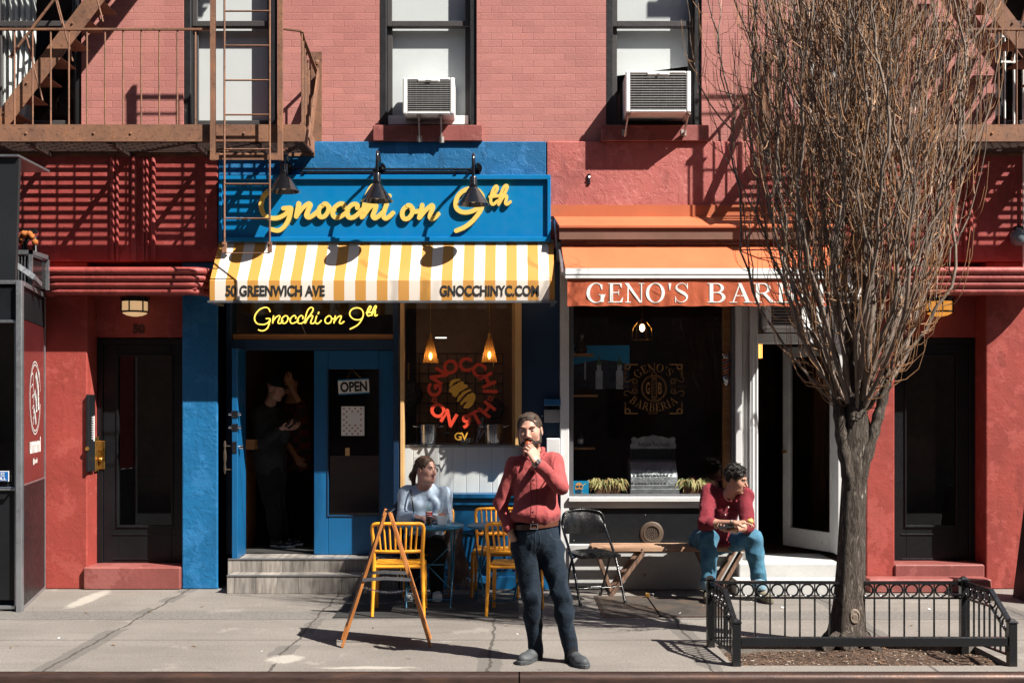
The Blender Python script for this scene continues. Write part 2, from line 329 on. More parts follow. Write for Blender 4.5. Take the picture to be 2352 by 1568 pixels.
def sidewalkmat():
    t = NT('sidewalk_concrete')
    big = t.noise(.7, 6, .65); fine = t.noise(62, 4, .8); spk = t.noise(36, 4, .75)
    v = t.mapping((.35, 2.2, 1)); st = t.noise(1.3, 6, .7, v)
    c = t.mix(t.rng(big, .3, .7), (.158,.141,.126), (.232,.211,.191))
    c = t.mix(t.rng(st, .50, .72, 0, .65), c, (.12,.105,.092))
    c = t.mix(t.rng(fine, .36, .52, .55, 0), c, (.085,.075,.066)); c = t.mix(t.rng(fine, .54, .68, 0, .55), c, (.34,.30,.26))
    c = t.mix(t.rng(spk, .66, .70, 0, .7), c, (.05,.045,.042))
    c = t.mix(t.rng(t.noise(17, 5, .7), .73, .745, 0, .9), c, (.50,.48,.45))
    sep = t.n("ShaderNodeSeparateXYZ"); t.l(t.tc.outputs['Object'], sep.inputs[0]); X, Y = sep.outputs[0], sep.outputs[1]
    vo = t.n("ShaderNodeTexVoronoi"); vo.inputs['Scale'].default_value = 2.6; t.l(t.tc.outputs['Object'], vo.inputs['Vector'])
    gum = t.math('MULTIPLY', t.math('LESS_THAN', t.math('ADD', vo.outputs['Distance'], t.math('MULTIPLY', t.noise(30,2), .05)), .085), t.math('GREATER_THAN', t.noise(1.1,2), .5)); c = t.mix(t.math('MULTIPLY', gum, .55), c, (.055,.05,.046))
    c = t.mix(t.rng(t.noise(3.1, 8, .75), .60, .66, 0, .45), c, (.12,.105,.09)); c = t.mix(t.rng(t.noise(1.9, 7, .7, t.mapping((1,1,1),(0,0,0),(7,3,0))), .60, .64, 0, .35), c, (.33,.30,.265))
    wob = t.math('MULTIPLY', t.math('SUBTRACT', t.noise(2.5, 4), .5), .10)
    # rough exposed-aggregate band along the building line
    yb = t.math('ADD', Y, wob); band = t.math('LESS_THAN', t.math('ABSOLUTE', t.math('ADD', yb, 1.50)), .20)
    v2 = t.mapping((14, 40, 1)); agg = t.rng(t.noise(2.4, 3, .6, v2), .55, .60, 0, 1)
    c = t.mix(t.math('MULTIPLY', band, .45), c, (.135,.128,.122)); c = t.mix(t.math('MULTIPLY', band, t.math('MULTIPLY', agg, .75)), c, (.035,.033,.032))
    # saw-cut joints: darker tar beside each crack
    jx = t.math('ADD', X, t.math('MULTIPLY', t.math('SUBTRACT', t.noise(1.8, 5, .7), .5), .16)); per = 1.55
    f = t.math('ABSOLUTE', t.math('SUBTRACT', t.math('FRACT', t.math('DIVIDE', t.math('ADD', jx, 3.25+per*20.5), per)), .5))
    crack = t.math('LESS_THAN', f, .007); tar = t.math('MULTIPLY', t.math('LESS_THAN', f, .055), t.math('GREATER_THAN', t.noise(.9, 2), .49))
    c = t.mix(t.math('MULTIPLY', tar, .6), c, (.10,.092,.085)); c = t.mix(t.math('MULTIPLY', crack, .8), c, (.05,.043,.038))
    lj = t.math('LESS_THAN', t.math('ABSOLUTE', t.math('ADD', yb, 1.72)), .012); lj2 = t.math('LESS_THAN', t.math('ABSOLUTE', t.math('ADD', Y, 2.62)), .010)
    c = t.mix(t.math('MULTIPLY', t.math('MAXIMUM', lj, lj2), .85), c, (.06,.053,.048))
    # pale trowelled patches
    for px, py, sx, sy, an in ((-4.05,-.62,.11,.62,.0),(-1.66,-3.32,.16,.17,0),(-1.0,-3.62,.42,.05,0)):
        dx = t.math('DIVIDE', t.math('SUBTRACT', t.math('ADD', X, t.math('MULTIPLY', wob, .8)), px), sx); dy = t.math('DIVIDE', t.math('SUBTRACT', yb, py), sy)
        d = t.math('ADD', t.math('MULTIPLY', dx, dx), t.math('MULTIPLY', dy, dy))
        c = t.mix(t.math('MULTIPLY', t.rng(t.math('ADD', d, t.math('MULTIPLY', t.noise(9,5,.7), 1.6)), 1.2, 1.7, .9, 0), t.rng(fine,.25,.5,.5,1)), c, (.36,.33,.29))
    h = t.math('SUBTRACT', t.math('ADD', fine, t.math('MULTIPLY', spk, .5)), t.math('MULTIPLY', t.math('MAXIMUM', crack, lj), 2.0))
    return t.pbr(c, .85, 0, t.bump(h, .35, .006), **{'Specular IOR Level': .25})
M['sidewalk'] = sidewalkmat()
def kerbmat():
    t = NT('rusty_kerb_steel'); v = t.mapping((1.2, 8, 8)); n = t.noise(2.5, 6, .7, v); c = t.ramp(n, [(.3,(.035,.022,.020)),(.52,(.070,.042,.034)),(.66,(.11,.055,.036)),(.76,(.26,.10,.035))])
    return t.pbr(c, .42, .45, t.bump(t.noise(60,4,.7), .3, .004))
M['kerb'] = kerbmat()
M['asphalt'] = paint('asphalt', (.05,.05,.052), .85, var=.25, vs=2, bump=.5, bs=120)
def mulchmat():
    t = NT('mulch_soil'); n = t.noise(38, 6, .75); c = t.ramp(n, [(.3,(.018,.010,.007)),(.5,(.075,.042,.026)),(.64,(.16,.095,.06)),(.74,(.30,.21,.14))])
    return t.pbr(c, .95, 0, t.bump(n, 1.0, .03))
M['mulch'] = mulchmat()
def barkmat():
    t = NT('tree_bark'); v = t.mapping((30, 30, 6)); n = t.noise(1.5, 8, .75, v, .9); fur = t.rng(n, .40, .60)
    c = t.ramp(n, [(.32,(.035,.027,.021)),(.43,(.11,.088,.073)),(.54,(.21,.172,.145)),(.68,(.36,.31,.265))]); c = t.mix(t.rng(t.noise(5,4), .5, .7, 0, .4), c, (.075,.055,.045))
    return t.pbr(c, .92, 0, t.bump(fur, 1.0, .035), **{'Specular IOR Level': .15})
M['bark'] = barkmat()
M['branch'] = paint('branch_bark', (.20,.150,.118), .8, var=.4, vs=14, bump=.2, bs=60)
M['twig'] = paint('twig_bark', (.38,.20,.095), .55, var=.4, vs=5, bump=0)
M['tile'] = None
def tilemat():
    t = NT('wood_look_tile'); sep = t.n("ShaderNodeSeparateXYZ"); t.l(t.tc.outputs['Object'], sep.inputs[0])
    k = t.math('FLOOR', t.math('DIVIDE', sep.outputs[0], .21)); fr = t.math('FRACT', t.math('DIVIDE', sep.outputs[0], .21))
    cmb = t.n("ShaderNodeCombineXYZ"); t.l(t.math('MULTIPLY', sep.outputs[0], 22.0), cmb.inputs[0]); t.l(t.math('MULTIPLY', k, 7.3), cmb.inputs[1]); t.l(t.math('MULTIPLY', sep.outputs[2], 3.5), cmb.inputs[2])
    n = t.noise(1.2, 5, .6, cmb.outputs[0], .4); c = t.ramp(n, [(.3,(.17,.152,.136)),(.5,(.31,.28,.25)),(.7,(.46,.42,.38))])
    wn = t.n("ShaderNodeTexWhiteNoise", noise_dimensions='1D'); t.l(k, wn.inputs['W']); c = t.mix(t.rng(wn.outputs[0], 0, 1, 0, .45), c, (.11,.105,.10))
    c = t.mix(t.math('LESS_THAN', fr, .018), c, (.05,.045,.04)); return t.pbr(c, .5, 0, t.bump(n, .15, .003))
M['tile'] = tilemat()
def beadmat():
    t = NT('white_beadboard'); sep = t.n("ShaderNodeSeparateXYZ"); t.l(t.tc.outputs['Object'], sep.inputs[0])
    fr = t.math('ABSOLUTE', t.math('SUBTRACT', t.math('FRACT', t.math('DIVIDE', sep.outputs[0], .135)), .5)); g = t.rng(fr, 0, .05, 1, 0)
    c = t.mix(t.math('MULTIPLY', g, .3), (.80,.79,.77), (.42,.41,.40)); return t.pbr(c, .45, 0, t.bump(t.math('SUBTRACT', 1.0, g), .6, .006))
M['bead'] = beadmat()
def cloth(t, c, nb, amt=.22):
    t.pbr(c, .75, 0, nb, **{'Specular IOR Level': .2}); b = t.out.inputs[0].links[0].from_socket; tl = t.n("ShaderNodeBsdfTranslucent"); t.l(c, tl.inputs[0]); mx = t.n("ShaderNodeMixShader"); mx.inputs[0].default_value = amt
    t.l(b, mx.inputs[1]); t.l(tl.outputs[0], mx.inputs[2]); t.l(mx.outputs[0], t.out.inputs[0]); return t.m
def stripemat():
    t = NT('striped_awning_cloth'); sep = t.n("ShaderNodeSeparateXYZ"); t.l(t.tc.outputs['Object'], sep.inputs[0])
    fr = t.math('FRACT', t.math('DIVIDE', t.math('SUBTRACT', sep.outputs[0], -2.7735), .2090)); st = t.math('LESS_THAN', fr, .5)
    c = t.mix(st, (.86,.77,.68), (.63,.305,.068)); c = t.mix(t.rng(t.noise(1.8,4), .45,.75,0,.12), c, (.7,.5,.3))
    return cloth(t, c, t.bump(t.noise(700,2), .1, .002))
M['stripe'] = stripemat()
def diamondmat():
    t = NT('rusty_diamond_plate'); v = t.mapping((30,30,30),(0,0,math.radians(45))); ck = t.n("ShaderNodeTexChecker"); ck.inputs['Scale'].default_value = 1.4; t.l(v, ck.inputs['Vector'])
    n = t.noise(3, 6, .7); c = t.ramp(n, [(.3,(.045,.04,.037)),(.5,(.085,.072,.062)),(.66,(.13,.085,.06)),(.8,(.17,.085,.05))])
    return t.pbr(c, .6, .35, t.bump(ck.outputs[1], .35, .004))
M['diamond'] = diamondmat()
# ================= the setting =================
KY = -3.80                                                        # kerb line
g = MB(); g.quad((-60,-60,-.32),(60,-60,-.32),(60,30,-.32),(-60,30,-.32)); tag(g.build('ground', M['asphalt']), kind='structure')
PITX0, PITX1, PITY0, PITY1 = 1.57, 3.55, -3.55, -2.86
sw = MB()
for a,b,c,d in ((-40,PITX0,KY+.06,0.6),(PITX1,40,KY+.06,0.6),(PITX0,PITX1,PITY1,0.6),(PITX0,PITX1,KY+.06,PITY0)):
    sw.quad((a,c,0),(b,c,0),(b,d,0),(a,d,0))
for a,b,c,d in ((PITX0,PITY0,PITX0,PITY1),(PITX0,PITY1,PITX1,PITY1),(PITX1,PITY1,PITX1,PITY0),(PITX1,PITY0,PITX0,PITY0)): sw.quad((a,b,0),(c,d,0),(c,d,-.12),(a,b,-.12))
tag(sw.build('sidewalk', M['sidewalk']), kind='structure')
so_ = MB(); n = 44; m2 = 22; vs = []
for j in range(m2+1):
    for i in range(n+1):
        x = PITX0-.02+(PITX1-PITX0+.04)*i/n; y = PITY0-.02+(PITY1-PITY0+.04)*j/m2
        d = math.hypot(x-2.64, (y+2.95)*1.3); vs.append((x,y,-.05+.05*math.exp(-d*d*5)+.03*mnoise.noise((x*5,y*5,3))))
so_.add(vs, [(j*(n+1)+i,j*(n+1)+i+1,(j+1)*(n+1)+i+1,(j+1)*(n+1)+i) for j in range(m2) for i in range(n)])
tag(so_.build('soil', M['mulch'], smooth=60), kind='structure')
# rounded steel-faced kerb, in lengths
k = MB(); prof = [(-.0,.11),(0,.095)]; prof = [(KY+.06,-.003),(KY+.045,-.003),(KY+.02,-.008),(KY+.004,-.022),(KY-.002,-.045),(KY-.004,-.32)]
for a,b in ((-40,-5.6),(-5.59,.045),(.055,5.2),(5.21,40)):
    o = len(k.v); k.add([(x,y,z) for x in (a,b) for y,z in prof], [(i,i+1,i+1+len(prof),i+len(prof)) for i in range(len(prof)-1)]); 
tag(k.build('kerb', M['kerb'], smooth=50), kind='structure')
rd = MB(); rd.quad((-60,-15.5,-.15),(60,-15.5,-.15),(60,KY,-.15),(-60,KY,-.15)); tag(rd.build('road', M['asphalt']), kind='structure')
fs = MB(); fs.box(-60,60,-20,-15.5,-.3,0); tag(fs.build('far_pavement', M['sidewalk']), kind='structure')
# litter scraps: chips of wood and leaf lying on the soil
lit = MB(); rr = random.Random(5)
for i in range(1900):
    x = rr.uniform(PITX0+.03,PITX1-.03); y = rr.uniform(PITY0+.02,PITY1-.03); a = rr.uniform(0,6.28); L = rr.uniform(.004,.017); wd = rr.uniform(.0015,.005)
    d = math.hypot(x-2.64,(y+2.95)*1.3); z = -.05+.05*math.exp(-d*d*5)+.03*mnoise.noise((x*5,y*5,3))+rr.uniform(.003,.012)
    lit.mat(rr.choice((0,0,1,1,1,2))); u = Vector((math.cos(a),math.sin(a),rr.uniform(-.3,.3)))*L; v = Vector((-math.sin(a),math.cos(a),rr.uniform(-.3,.3)))*wd; c = Vector((x,y,z))
    lit.quad(c-u-v,c+u-v,c+u+v,c-u+v)
solo(lit, 'wood_chips', [paint('chip_dark',(.06,.035,.022),.9,bump=0), paint('chip_tan',(.17,.10,.058),.9,bump=0), paint('chip_pale',(.33,.28,.23),.8,bump=0)], None, None, kind='stuff')

# ================= apartment building =================
B = thing('apartment_building', 'painted brick apartment building with two shopfronts and sash windows above', 'building', (0,0,0))
LEFT, RIGHT, TOPZ = -9.0, 9.0, 8.2
BZ = PZ(327)                                                       # bottom of brick / top of the stucco band
WIN = [(-35,187),(421,637),(871,1095),(1392,1612),(1836,2052),(2286,2508)]
WT, WB = PZ(-185), PZ(291)
holes = [(PX(a),PX(b),WB,WT) for a,b in WIN]
b = MB(); wall(b, LEFT, RIGHT, BZ, TOPZ, holes, 0.0, .16); b.quad((LEFT,0,TOPZ),(RIGHT,0,TOPZ),(RIGHT,5,TOPZ),(LEFT,5,TOPZ)); b.build('brick_wall', M['brick'], B)
# stucco band over the shops, 4 cm proud, in painted stretches
def band(px0,px1,mat,name,zt=BZ,zb=None,y=-.04):
    q = MB(); q.box(PX(px0,y),PX(px1,y),y,.3,PZ(562) if zb is None else zb,zt); return q.build(name, mat, B, bevel=.008)
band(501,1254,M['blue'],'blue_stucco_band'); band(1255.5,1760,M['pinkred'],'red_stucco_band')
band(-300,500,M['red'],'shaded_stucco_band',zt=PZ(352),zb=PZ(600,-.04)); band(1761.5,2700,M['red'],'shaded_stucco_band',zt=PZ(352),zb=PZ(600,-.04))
for a,c in ((-300,500),(1761.5,2700)):
    q = MB(); q.box(PX(a),PX(c),-.10,.3,PZ(351),BZ-.002); q.build('cornice', M['charcoal'], B, bevel=.01)
# panel joints and fluted pilaster ribs in the left and right stucco
XM = PX(1243)
def mir(x, f): return 2*XM-x if f else x
for f in (0,1):
    q = MB()
    for x0,x1 in ((251,262),(264,272),(300,313),(323,331),(333,340),(346,357)):
        xa,xb = PX(x0,-.06),PX(x1,-.06); r = (xb-xa)/2; xc = mir((xa+xb)/2,f); zt,zb = PZ(362,-.06),PZ(599,-.06)
        q.tube([(xc,-.045,zt),(xc,-.045,zb)], r, 10); q.ball((xc,-.045,zt), r, 10)
    q.build('fluted_rib', M['red'], B, smooth=50)
    # rounded entrance canopy of stacked half-round bands
    q = MB(); xa,xb = PX(96,-.2),PX(479,-.2)
    for i in range(4):
        zt = PZ(613+i*15.2,-.3); rr_ = .039; d = .30-.018*i; ins = .03*i*.4
        path = []
        x0,x1 = xa+ins,xb-ins; rc = .16
        path += [(x0, -.02, zt-rr_)]+[(x0+rc-rc*math.cos(t), -(d-rc)-rc*math.sin(t), zt-rr_) for t in np.linspace(0,math.pi/2,7)]
        path += [(x1-rc+rc*math.sin(t), -(d-rc)-rc*math.cos(t), zt-rr_) for t in np.linspace(0,math.pi/2,7)]+[(x1,-.02,zt-rr_)]
        path = [(mir(p[0],f),p[1],p[2]) for p in path]
        q.tube(path, rr_, 10)
    zt,zb = PZ(614,-.3),PZ(671,-.3); hs = [(mir(xa+.03,f),0),(mir(xb-.03,f),0)]
    q.box(mir(xa+.10,f),mir(xb-.10,f),-.275,-.2,zb+.03,zt-.03); q.box(mir(xa+.04,f),mir(xb-.04,f),-.22,.30,zb+.01,zt-.012); q.box(mir(xa+.02,f),mir(xb-.02,f),-.2,-.05,zt-.03,zt-.008)
    q.build('entrance_canopy', M['red'], B, smooth=40)
# upper sash windows
def sheet(mb,x0,x1,y,z0,z1): return mb.quad((x0,y,z0),(x1,y,z0),(x1,y,z1),(x0,y,z1))
def window(px0,px1,kind):
    x0,x1 = PX(px0),PX(px1)
    q = MB()
    q.box(x0,x0+.07,.02,.15,WB,WT); q.box(x1-.07,x1,.02,.15,WB,WT); q.box(x0,x1,.02,.15,WT-.06,WT); q.box(x0+.07,x1-.07,.05,.15,WB,WB+.035)
    wn = q.build('window', M['winblack'], B, bevel=.006)
    mid = PZ(58,.1); q = MB(); xa,xb = x0+.071,x1-.071
    for (za,zb_,y) in ((WB+.036,mid+.02,.115),(mid-.02,WT-.06,.075)):
        q.box(xa,xa+.05,y,y+.035,za,zb_); q.box(xb-.05,xb,y,y+.035,za,zb_); q.box(xa+.05,xb-.05,y,y+.035,za,za+.055); q.box(xa+.05,xb-.05,y,y+.035,zb_-.045,zb_)
    q.build('sash', M['winframe'], wn, bevel=.004)
    q = MB(); sheet(q,xa+.05,xb-.05,.13,WB+.09,mid-.025); sheet(q,xa+.05,xb-.05,.09,mid+.035,WT-.105); q.build('pane', M['glass'], wn)
    q = MB(); yb = .175
    if kind == 'blind':
        q.quad((xa,yb,WB+.02),(xb,yb,WB+.02),(xb,yb,WT),(xa,yb,WT)); q.build('blind', M['blind'], wn)
    elif kind == 'half':
        q.quad((xa,yb,PZ(165)),(xb,yb,PZ(140)),(xb,yb,WT),(xa,yb,WT)); q.build('blind', M['blind'], wn)
    elif kind == 'curtain':
        for s0,s1 in ((-35,62),):
            nn = 40; vs = []
            for i in range(nn+1):
                x = PX(s0)+(PX(s1)-PX(s0))*i/nn; y = .22+.035*math.sin(i*1.1)+.015*math.sin(i*2.7)
                xb2 = x-.06*i/nn if i > nn*.6 else x
                vs += [(xb2,y,WB+.03),(x,y,(WB+WT)/2-.1),(x,y,WT)]
            q.add(vs, [f for i in range(nn) for f in ((i*3,i*3+3,i*3+4,i*3+1),(i*3+1,i*3+4,i*3+5,i*3+2))])
        q.build('curtain', M['curtain'], wn, smooth=80)
    elif kind == 'bars':
        for i in range(9):
            x = xa+.04+(xb-xa-.08)*i/8; q.tube([(x,.04,WB+.03),(x,.04,PZ(80))], .011, 6)
        q.box(xa,xb,.03,.05,PZ(140)-.01,PZ(140)+.01); q.box(xa,xb,.03,.05,PZ(80)-.015,PZ(80)+.015); q.build('window_guard', M['whiteclean'], wn)
    q = MB(); q.box(x0-.055,x1+.06,-.075,.16,PZ(324,-.07),WB-.001) if kind not in ('none',) else None
    q.build('sill', M['sill'], wn, bevel=.006)
for (a,c),kd in zip(WIN,('curtain','blind','blind','half','blind','bars')): window(a,c,kd)
# shaft of room behind the upper windows
q = MB(); q.box(LEFT,RIGHT,3.0,3.1,4.0,TOPZ); q.box(LEFT,RIGHT,.31,5,4.0,4.1); q.box(LEFT,RIGHT,5.0,5.1,-.2,TOPZ); q.box(LEFT,LEFT+.1,0.3,5,0,TOPZ); q.box(RIGHT-.1,RIGHT,.3,5,0,TOPZ); q.build('upper_room', M['room'], B)

# ---------- street-level masonry ----------
ZC = PZ(600,-.04)
def pier(px0,px1,mat,name,yf=0.0,yb=.5,zt=ZC,zb=0.0,y2=None):
    q = MB(); q.box(PX(px0,yf),PX(px1,yf),yf,yb,zb,zt); return q.build(name, mat, B, bevel=.012, seg=2)
pier(-300,-40,M['red'],'masonry_pier'); pier(-39,200,M['redpier'],'masonry_pier'); pier(418,500,M['blue'],'blue_pier'); pier(1990,2055,M['redpier'],'masonry_pier'); pier(2265,2700,M['redpier'],'masonry_pier')
for px0,px1 in ((200,418),(2055,2265)):
    x0,x1 = PX(px0),PX(px1)
    q = MB(); q.box(x0,x1,.28,.5,PZ(775,.3),ZC); q.build('transom_wall', M['red'], B)
    # panelled black entrance door in its frame
    dy = .30; zt,zb = PZ(778,dy),PZ(1296,dy)
    q = MB(); q.box(x0,x0+.06,dy-.02,dy+.15,zb,zt); q.box(x1-.06,x1,dy-.02,dy+.15,zb,zt); q.box(x0+.06,x1-.06,dy-.02,dy+.15,zt-.05,zt); fr = q.build('entrance_door', M['blackmat'], B, bevel=.004)
    xa,xb = x0+.062,x1-.062; ga,gb = xa+.155,xb-.13; gz0,gz1 = PZ(1206,dy),PZ(818,dy)
    q = MB(); q.box(xa,ga,dy,dy+.05,zb,zt-.052); q.box(gb,xb,dy,dy+.05,zb,zt-.052); q.box(ga,gb,dy,dy+.05,zb,gz0); q.box(ga,gb,dy,dy+.05,gz1,zt-.052)
    for s in (0,1): q.box(ga-.02,gb+.02,dy-.012,dy+.001,(gz0-.022,gz1)[s],(gz0,gz1+.022)[s]); q.box((ga-.02,gb)[s],(ga,gb+.02)[s],dy-.012,dy+.001,gz0,gz1)
    q.box(xa+.1,xb-.08,dy-.008,dy+.001,zb+.05,zb+.065); q.box(xa+.1,xb-.08,dy-.008,dy+.001,gz0-.1,gz0-.085)
    q.build('door_leaf', M['blackmat'], fr, bevel=.003)
    q = MB(); sheet(q,ga,gb,dy+.02,gz0,gz1); q.build('door_glass', M['darkglass'], fr)
    q = MB(); q.box(ga,gb,dy+.6,dy+.62,zb,zt); q.build('hallway_wall', M['room'], fr)
    q = MB(); q.box(x0,x1,dy-.03,.5,zb-.03,zb-.001); q.build('threshold', M['alu'], fr)
q = MB(); q.box(PX(191,-.04),PX(414,-.04),-.045,.5,0,PZ(1302,-.04)); q.build('entrance_step', M['sill'], B, bevel=.012)
q = MB(); q.box(PX(2055,-.02),PX(2262,-.02),-.02,.5,0,PZ(1296,-.02)); q.build('entrance_step', M['sill'], B, bevel=.012)
q = MB(); q.box(PX(1996,-.25),PX(2278,-.25),-.26,-.021,0,PZ(1330,-.26)); q.build('entrance_step', M['sill'], B, bevel=.012)
# raised door numbers above the left door
def text_mesh(body, size, font_off=0.0, sx=1.0, ext=.002, space=1.0):
    fc = bpy.data.curves.new('t','FONT'); fc.body = body; fc.size = size; fc.offset = font_off; fc.extrude = ext; fc.align_x = 'CENTER'; fc.align_y = 'CENTER'; fc.space_character = space; fc.resolution_u = 6
    o = bpy.data.objects.new('t', fc); COL.objects.link(o); o.scale = (sx,1,1); bpy.context.view_layer.update()
    me = bpy.data.meshes.new_from_object(o.evaluated_get(bpy.context.evaluated_depsgraph_get())); 
    vs = [(v.co.x*sx, v.co.y, v.co.z) for v in me.vertices]; fs_ = [tuple(p.vertices) for p in me.polygons]
    bpy.data.objects.remove(o); bpy.data.curves.remove(fc); bpy.data.meshes.remove(me); return vs, fs_
def put_text(mb, body, x, y, z, size, rot=0.0, off=0.0, sx=1.0, ext=.002, width=None, height=None, tilt=0.0, space=1.0, yaw=0.0):
    vs, fs_ = text_mesh(body, size, off, sx, ext, space)
    if width or height:
        w0 = [v[0] for v in vs]; h0 = [v[1] for v in vs]; cx,cy = (max(w0)+min(w0))/2,(max(h0)+min(h0))/2
        kx = width/(max(w0)-min(w0)) if width else 1; ky = height/(max(h0)-min(h0)) if height else kx
        kx = kx if width else ky; vs = [((v[0]-cx)*kx,(v[1]-cy)*ky,v[2]) for v in vs]
    c,s = math.cos(rot),math.sin(rot); cw,sw_ = math.cos(yaw),math.sin(yaw)
    out = []
    for a,b_,d in vs:
        u,v_ = a*c-b_*s, a*s+b_*c
        yy = -d + v_*math.sin(tilt)
        out.append((x+u*cw+yy*sw_*-1, y+yy*cw+u*sw_, z+v_*math.cos(tilt)))
    return mb.add(out, fs_)
q = MB(); put_text(q,'50',PX(318,.27),.276,PZ(756,.28),.12,off=.006,ext=.004); q.build('door_number', paint('maroon_number',(.055,.014,.013),.5), B)

# ---------- restaurant front ----------
DY = .36                                                           # door plane
FZ = PZ(1273,DY)                                                   # shop floor
q = MB()                                                           # navy door surround
q.box(PX(500),PX(516,DY),0.02,.6,0,ZC); q.build('blue_reveal', M['blue'], B); q = MB()   # reveal beside the blue pier
q.box(PX(516,DY),PX(531,DY),DY,.6,FZ,ZC); q.box(PX(906,DY),PX(919,DY),DY-.16,.6,0,ZC); q.box(PX(531,DY),PX(906,DY),DY-.02,.6,PZ(803,DY),PZ(780,DY)); q.box(PX(531,DY),PX(906,DY),DY,.6,PZ(690,DY),ZC)
q.build('door_surround', M['navy'], B, bevel=.005)
tw = MB(); tw.box(PX(533,DY),PX(905,DY),DY+.02,DY+.12,PZ(779.5,DY),PZ(767,DY)); tw = tw.build('transom_window', M['tan'], B, bevel=.004)
q = MB(); sheet(q,PX(531,DY),PX(906,DY),DY+.06,PZ(767,DY),PZ(690,DY)); q.build('pane', M['darkglass'], tw)
# fixed door leaf with glass
q = MB(); xa,xb = PX(721,DY),PX(905,DY); zt = PZ(804,DY); ga,gb,g0,g1 = PX(754,DY),PX(870,DY),PZ(1183,DY),PZ(847,DY)
q.box(xa,ga,DY,DY+.05,FZ,zt); q.box(gb,xb,DY,DY+.05,FZ,zt); q.box(ga,gb,DY,DY+.05,FZ,g0); q.box(ga,gb,DY,DY+.05,g1,zt)
sd = q.build('shop_door', M['bluepaint'], B, bevel=.005)
q = MB(); sheet(q,ga,gb,DY+.02,g0,g1); q.build('pane', M['darkglass'], sd)
q = MB()
for a,c in ((ga-.012,ga),(gb,gb+.012)): q.box(a,c,DY-.008,DY+.002,g0,g1)
q.box(ga-.012,gb+.012,DY-.008,DY+.002,g0-.012,g0); q.build('glazing_bead', M['navy'], sd)
# open door leaf seen edge-on, swung outwards
q = MB(); xo = PX(540,DY); q.box(PX(534,DY-.1),PX(546,DY-.1),DY-.86,DY-.01,PZ(1283,DY-.5)+.02,PZ(800,DY-.1))
od = None
q = MB(); x0o,x1o = PX(533.5,0),PX(546.5,0); zb_,zt_ = PZ(1283,0)+.004,PZ(800,.0)
q.hexa([(x0o,-.02,zb_),(x1o,-.02,zb_),(x1o-.0,DY+.0,zb_),(x0o-.0,DY+.0,zb_),(x0o,-.02,zt_),(x1o,-.02,zt_),(x1o,DY,zt_),(x0o,DY,zt_)])
od = q.build('shop_door', M['bluepaint'], B, bevel=.004)
q = MB()
for py in (951,981):
    q.cyl((x0o-.035,.0,PZ(py)),(x1o+.035,.0,PZ(py)),.016,None,10); q.box(x0o-.004,x1o+.004,-.026,-.018,PZ(py)-.035,PZ(py)+.035)
q.box(x0o+.008,x1o-.008,-.024,-.018,PZ(1027)-.06,PZ(1027)+.06); q.cyl((x1o,.03,PZ(1027)),(x1o+.05,.03,PZ(1027)),.022,.026,12)
q.build('lock', M['steel'], od, smooth=40)
q = MB(); hx = x0o-.075; zs = [PZ(v) for v in (1012,1020,1030,1040,1052,1064,1076,1088)]; rs_ = [.008,.016,.009,.017,.019,.010,.017,.007]
q.tube([(hx,.0,z) for z in zs], rs_, 10); q.cyl((hx,.0,PZ(1024)),(x0o,.0,PZ(1024)),.007,None,8); q.cyl((hx,.0,PZ(1078)),(x0o,.0,PZ(1078)),.007,None,8)
q.build('handle', M['darkbrass'], od, smooth=40)
# wood-look tiled steps
ts = MB(); ts.box(PX(524,.0),PX(915,0),-.02,.62,0,PZ(1284,0)); ts.box(PX(521,-.3),PX(862,-.3),-.30,-.021,0,PZ(1322,-.3)); ts.build('tiled_step', M['tile'], B, bevel=.004)
ts = MB()
for py,yy,pa,pb in ((1283,-.02,524,915),(1321,-.3,521,862)): ts.box(PX(pa,yy),PX(pb,yy),yy-.008,yy+.03,PZ(py,yy)-.006,PZ(py,yy)+.004)
ts.build('step_nosing', M['alu'], B)
# display window: cream posts, glass, beadboard, blue dado
q = MB(); q.box(PX(919,0),PX(928,0),-.0,.12,PZ(1350),ZC); q.box(PX(1183),PX(1198),.0,.25,PZ(1022),ZC); wf = q.build('display_window', M['cream'], B, bevel=.004)
q = MB(); sheet(q,PX(928),PX(1198),.03,PZ(1135),ZC); q.build('pane', M['darkglass'], wf)
q = MB(); q.box(PX(926),PX(1200),.19,.5,PZ(1137),PZ(1022,.19)); q.build('beadboard_panel', M['bead'], wf)
q = MB(); q.box(PX(921,-.05),PX(1205,-.05),-.055,.3,PZ(1144,-.05),PZ(1134,-.05)); q.box(PX(921,-.03),PX(1205,-.03),-.03,.3,PZ(1160,-.03),PZ(1144.5,-.03)); q.box(PX(921),PX(1290),.0,.3,0,PZ(1160.5)); q.box(PX(921,-.02),PX(1290,-.02),-.025,.1,0,.13)
for a,c in ((935,1040),(1058,1165),(1180,1270)):
    for z0,z1 in ((.2,.225),(.55,.575)): q.box(PX(a),PX(c),-.015,.01,z0,z1)
    for xx in (a,c-5): q.box(PX(xx),PX(xx+5),-.015,.01,.225,.55)
q.build('blue_dado', M['bluepaint'], wf, bevel=.004)
q = MB(); q.box(PX(1198.5),PX(1288),.10,.4,PZ(1160),ZC); q.build('navy_side_panel', M['navy'], B)
